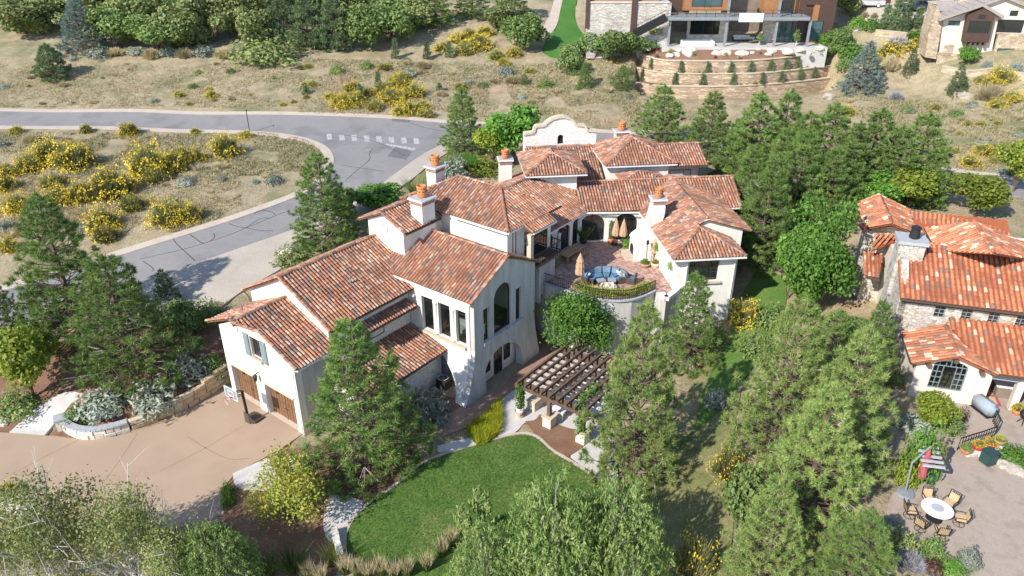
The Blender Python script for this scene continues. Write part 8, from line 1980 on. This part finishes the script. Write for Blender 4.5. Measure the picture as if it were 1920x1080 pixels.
be = [(0, 1), (1, 2), (2, 3), (3, 4), (4, 5), (0, 6), (6, 7), (7, 8), (8, 9), (0, 10), (10, 11), (11, 12), (12, 13), (2, 14), (14, 15), (15, 16), (16, 17), (2, 18), (18, 19), (19, 20), (20, 21)]
br_ = [.14, .13, .14, .055, .09, .08, .095, .06, .045, .04, .095, .06, .045, .04, .065, .045, .035, .03, .065, .045, .035, .03]
skin_mesh('body', bv, be, br_, M['skin'], t)
skin_mesh('shirt', [bv[0], bv[1], bv[2], bv[14], (.245, -.04, 1.22), bv[18], (-.25, -.01, 1.22)], [(0, 1), (1, 2), (2, 3), (3, 4), (2, 5), (5, 6)], [.16, .15, .16, .085, .065, .085, .065], M['red'], t)
skin_mesh('shorts', [(0, 0, .97), (.1, 0, .86), (.12, -.01, .58), (-.1, 0, .86), (-.12, -.04, .58)], [(0, 1), (1, 2), (0, 3), (3, 4)], [.155, .115, .09, .115, .09], mk('shorts', (.05, .07, .10), None, 3, .8), t)
skin_mesh('cap', [(0, -.03, 1.73), (0, -.03, 1.80), (0, -.14, 1.74)], [(0, 1), (0, 2)], [.098, .07, .04], M['white_cloth'], t)
def vehicle(name, label, cat, p, rz, body, pickup):
    t = thing(name, label, cat, p, rz); I = Matrix.Identity(4)
    def ad(nm, bm, m, par=None, smooth=False): o = ob(nm, bm, m, shift=I, smooth=smooth); o.parent = par or t; return o
    L = 5.6 if pickup else 4.8; W = 1.9; h = L / 2
    prof = [(-h, .5), (-h + .05, 1.0), (-h + .15, 1.12), (-h + 1.3, 1.18), (h - 1.9 if pickup else h - .6, 1.15), (h - .05, 1.12), (h, .5), (h - .6, .36), (-h + .5, .36)]
    bm = nb(); poly_prism(bm, [(x, -W / 2, z) for x, z in prof], (0, W, 0)); bmesh.ops.bevel(bm, geom=[e for e in bm.edges if abs(e.verts[0].co.y - e.verts[1].co.y) < .01], offset=.07, segments=2, affect='EDGES'); ad('body', bm, body)
    cx0, cx1 = (-h + 1.35, -h + 3.55) if pickup else (-h + 1.2, h - .2)
    cab = [(cx0, 1.15), (cx0 + .65, 1.78), (cx1 - .25, 1.80), (cx1, 1.15)]
    bm = nb(); poly_prism(bm, [(x, -W / 2 + .12, z) for x, z in cab], (0, W - .24, 0)); bmesh.ops.bevel(bm, geom=bm.edges[:], offset=.05, segments=2, affect='EDGES'); ad('cabin', bm, body)
    for sg in (-1, 1):
        for q in range(2):
            a = cx0 + .55 + q * (cx1 - cx0 - 1.0) / 2; bb_ = a + (cx1 - cx0 - 1.0) / 2 - .08; bm = nb(); poly_prism(bm, [(a - (.25 if q == 0 else 0), sg * (W / 2 - .12), 1.22), (bb_, sg * (W / 2 - .12), 1.22), (bb_ - .05, sg * (W / 2 - .12), 1.68), (a + .1, sg * (W / 2 - .12), 1.68)], (0, sg * .015, 0)); ad('side_window', bm, M['glass'])
    bm = nb(); poly_prism(bm, [(cx0 + .03, -W / 2 + .2, 1.22), (cx0 + .6, -W / 2 + .25, 1.74), (cx0 + .6, W / 2 - .25, 1.74), (cx0 + .03, W / 2 - .2, 1.22)], (-.03, 0, .03)); ad('windscreen', bm, M['glass'])
    if pickup: bm = nb(); fbx(bm, FW, cx1 + .1, h - .12, -W / 2 + .12, W / 2 - .12, 1.151, 1.158); ad('cargo_bed', bm, M['black'])
    for x in (-h + .95, h - 1.05):
        for sg in (-1, 1):
            bm = nb(); lathe(bm, [(.26, 0), (.38, .02), (.40, .12), (.38, .22), (.26, .24)], (0, 0, 0), 18); bm.transform(Matrix.Translation((x, sg * (W / 2 + .01), .4)) @ Matrix.Rotation(sg * math.pi / 2, 4, 'X') @ Matrix.Translation((0, 0, 0)))
            wh_ = ad('wheel', bm, M['black']); bm = nb(); lathe(bm, [(.25, 0), (.2, .02), (.05, .03)], (0, 0, 0), 12); bm.transform(Matrix.Translation((x, sg * (W / 2 + .03), .4)) @ Matrix.Rotation(-sg * math.pi / 2, 4, 'X')); o = ad('rim', bm, M['gutter'], wh_)
    for sg in (-1, 1):
        bm = nb(); bx(bm, (-h + .02, sg * .7, .9), (.08, .35, .18)); ad('headlight', bm, M['white_paint']); bm = nb(); bx(bm, (h - .02, sg * .82, .92), (.06, .18, .3)); ad('tail_light', bm, M['red'])
    bm = nb(); fbx(bm, FW, -h - .06, -h + .1, -W / 2 + .05, W / 2 - .05, .42, .62); ad('bumper', bm, M['steel']); bm = nb(); fbx(bm, FW, h - .1, h + .06, -W / 2 + .05, W / 2 - .05, .42, .62); ad('bumper', bm, M['steel'])
    return t
def carpaint(n, c):
    m, nt, b = nodes(n); b.inputs['Base Color'].default_value = (*c, 1); b.inputs['Roughness'].default_value = .25; b.inputs['Metallic'].default_value = .3; return m
q = at(1718, 21); vehicle('pickup_truck', 'dark blue grey pickup parked before the garage at the top edge', 'pickup', q, math.radians(180 - 4), carpaint('slate_blue_paint', (.05, .07, .10)), True)
q = at(1628, 13); vehicle('parked_car', 'silver white car parked left of the pickup at the top edge', 'car', q, math.radians(-12), carpaint('silver_paint', (.62, .62, .62)), False)

# ------------------------------------------------------------------ which one of a row: place counted from the left
ORD = ['', 'first', 'second', 'third', 'fourth', 'fifth', 'sixth', 'seventh', 'eighth', 'ninth', 'tenth', 'eleventh', 'twelfth', 'thirteenth', 'fourteenth', 'fifteenth', 'sixteenth', 'seventeenth', 'eighteenth', 'nineteenth', 'twentieth']
def ordw(n): return ORD[n] if n <= 20 else (('twenty ', 'thirty ', 'forty ')[n // 10 - 2] + ORD[n % 10] if n % 10 else ('', 'thirtieth', 'fortieth')[n // 10 - 2])
grp = {}
for o in scene.objects:
    if o.parent is None and o.get('group') and o.get('label'): grp.setdefault((o['group'], o['label']), []).append(o)
for (g, l), os_ in grp.items():
    if 2 <= len(os_) <= 48:
        def uu(o):
            x, y, z = o.location; return x / (y * CT - (z - CAMH) * ST)
        for i, o in enumerate(sorted(os_, key=uu)): o['label'] = l + ', ' + ordw(i + 1) + ' from the left'
        if len(l.split()) > 11: print('LONG', l)
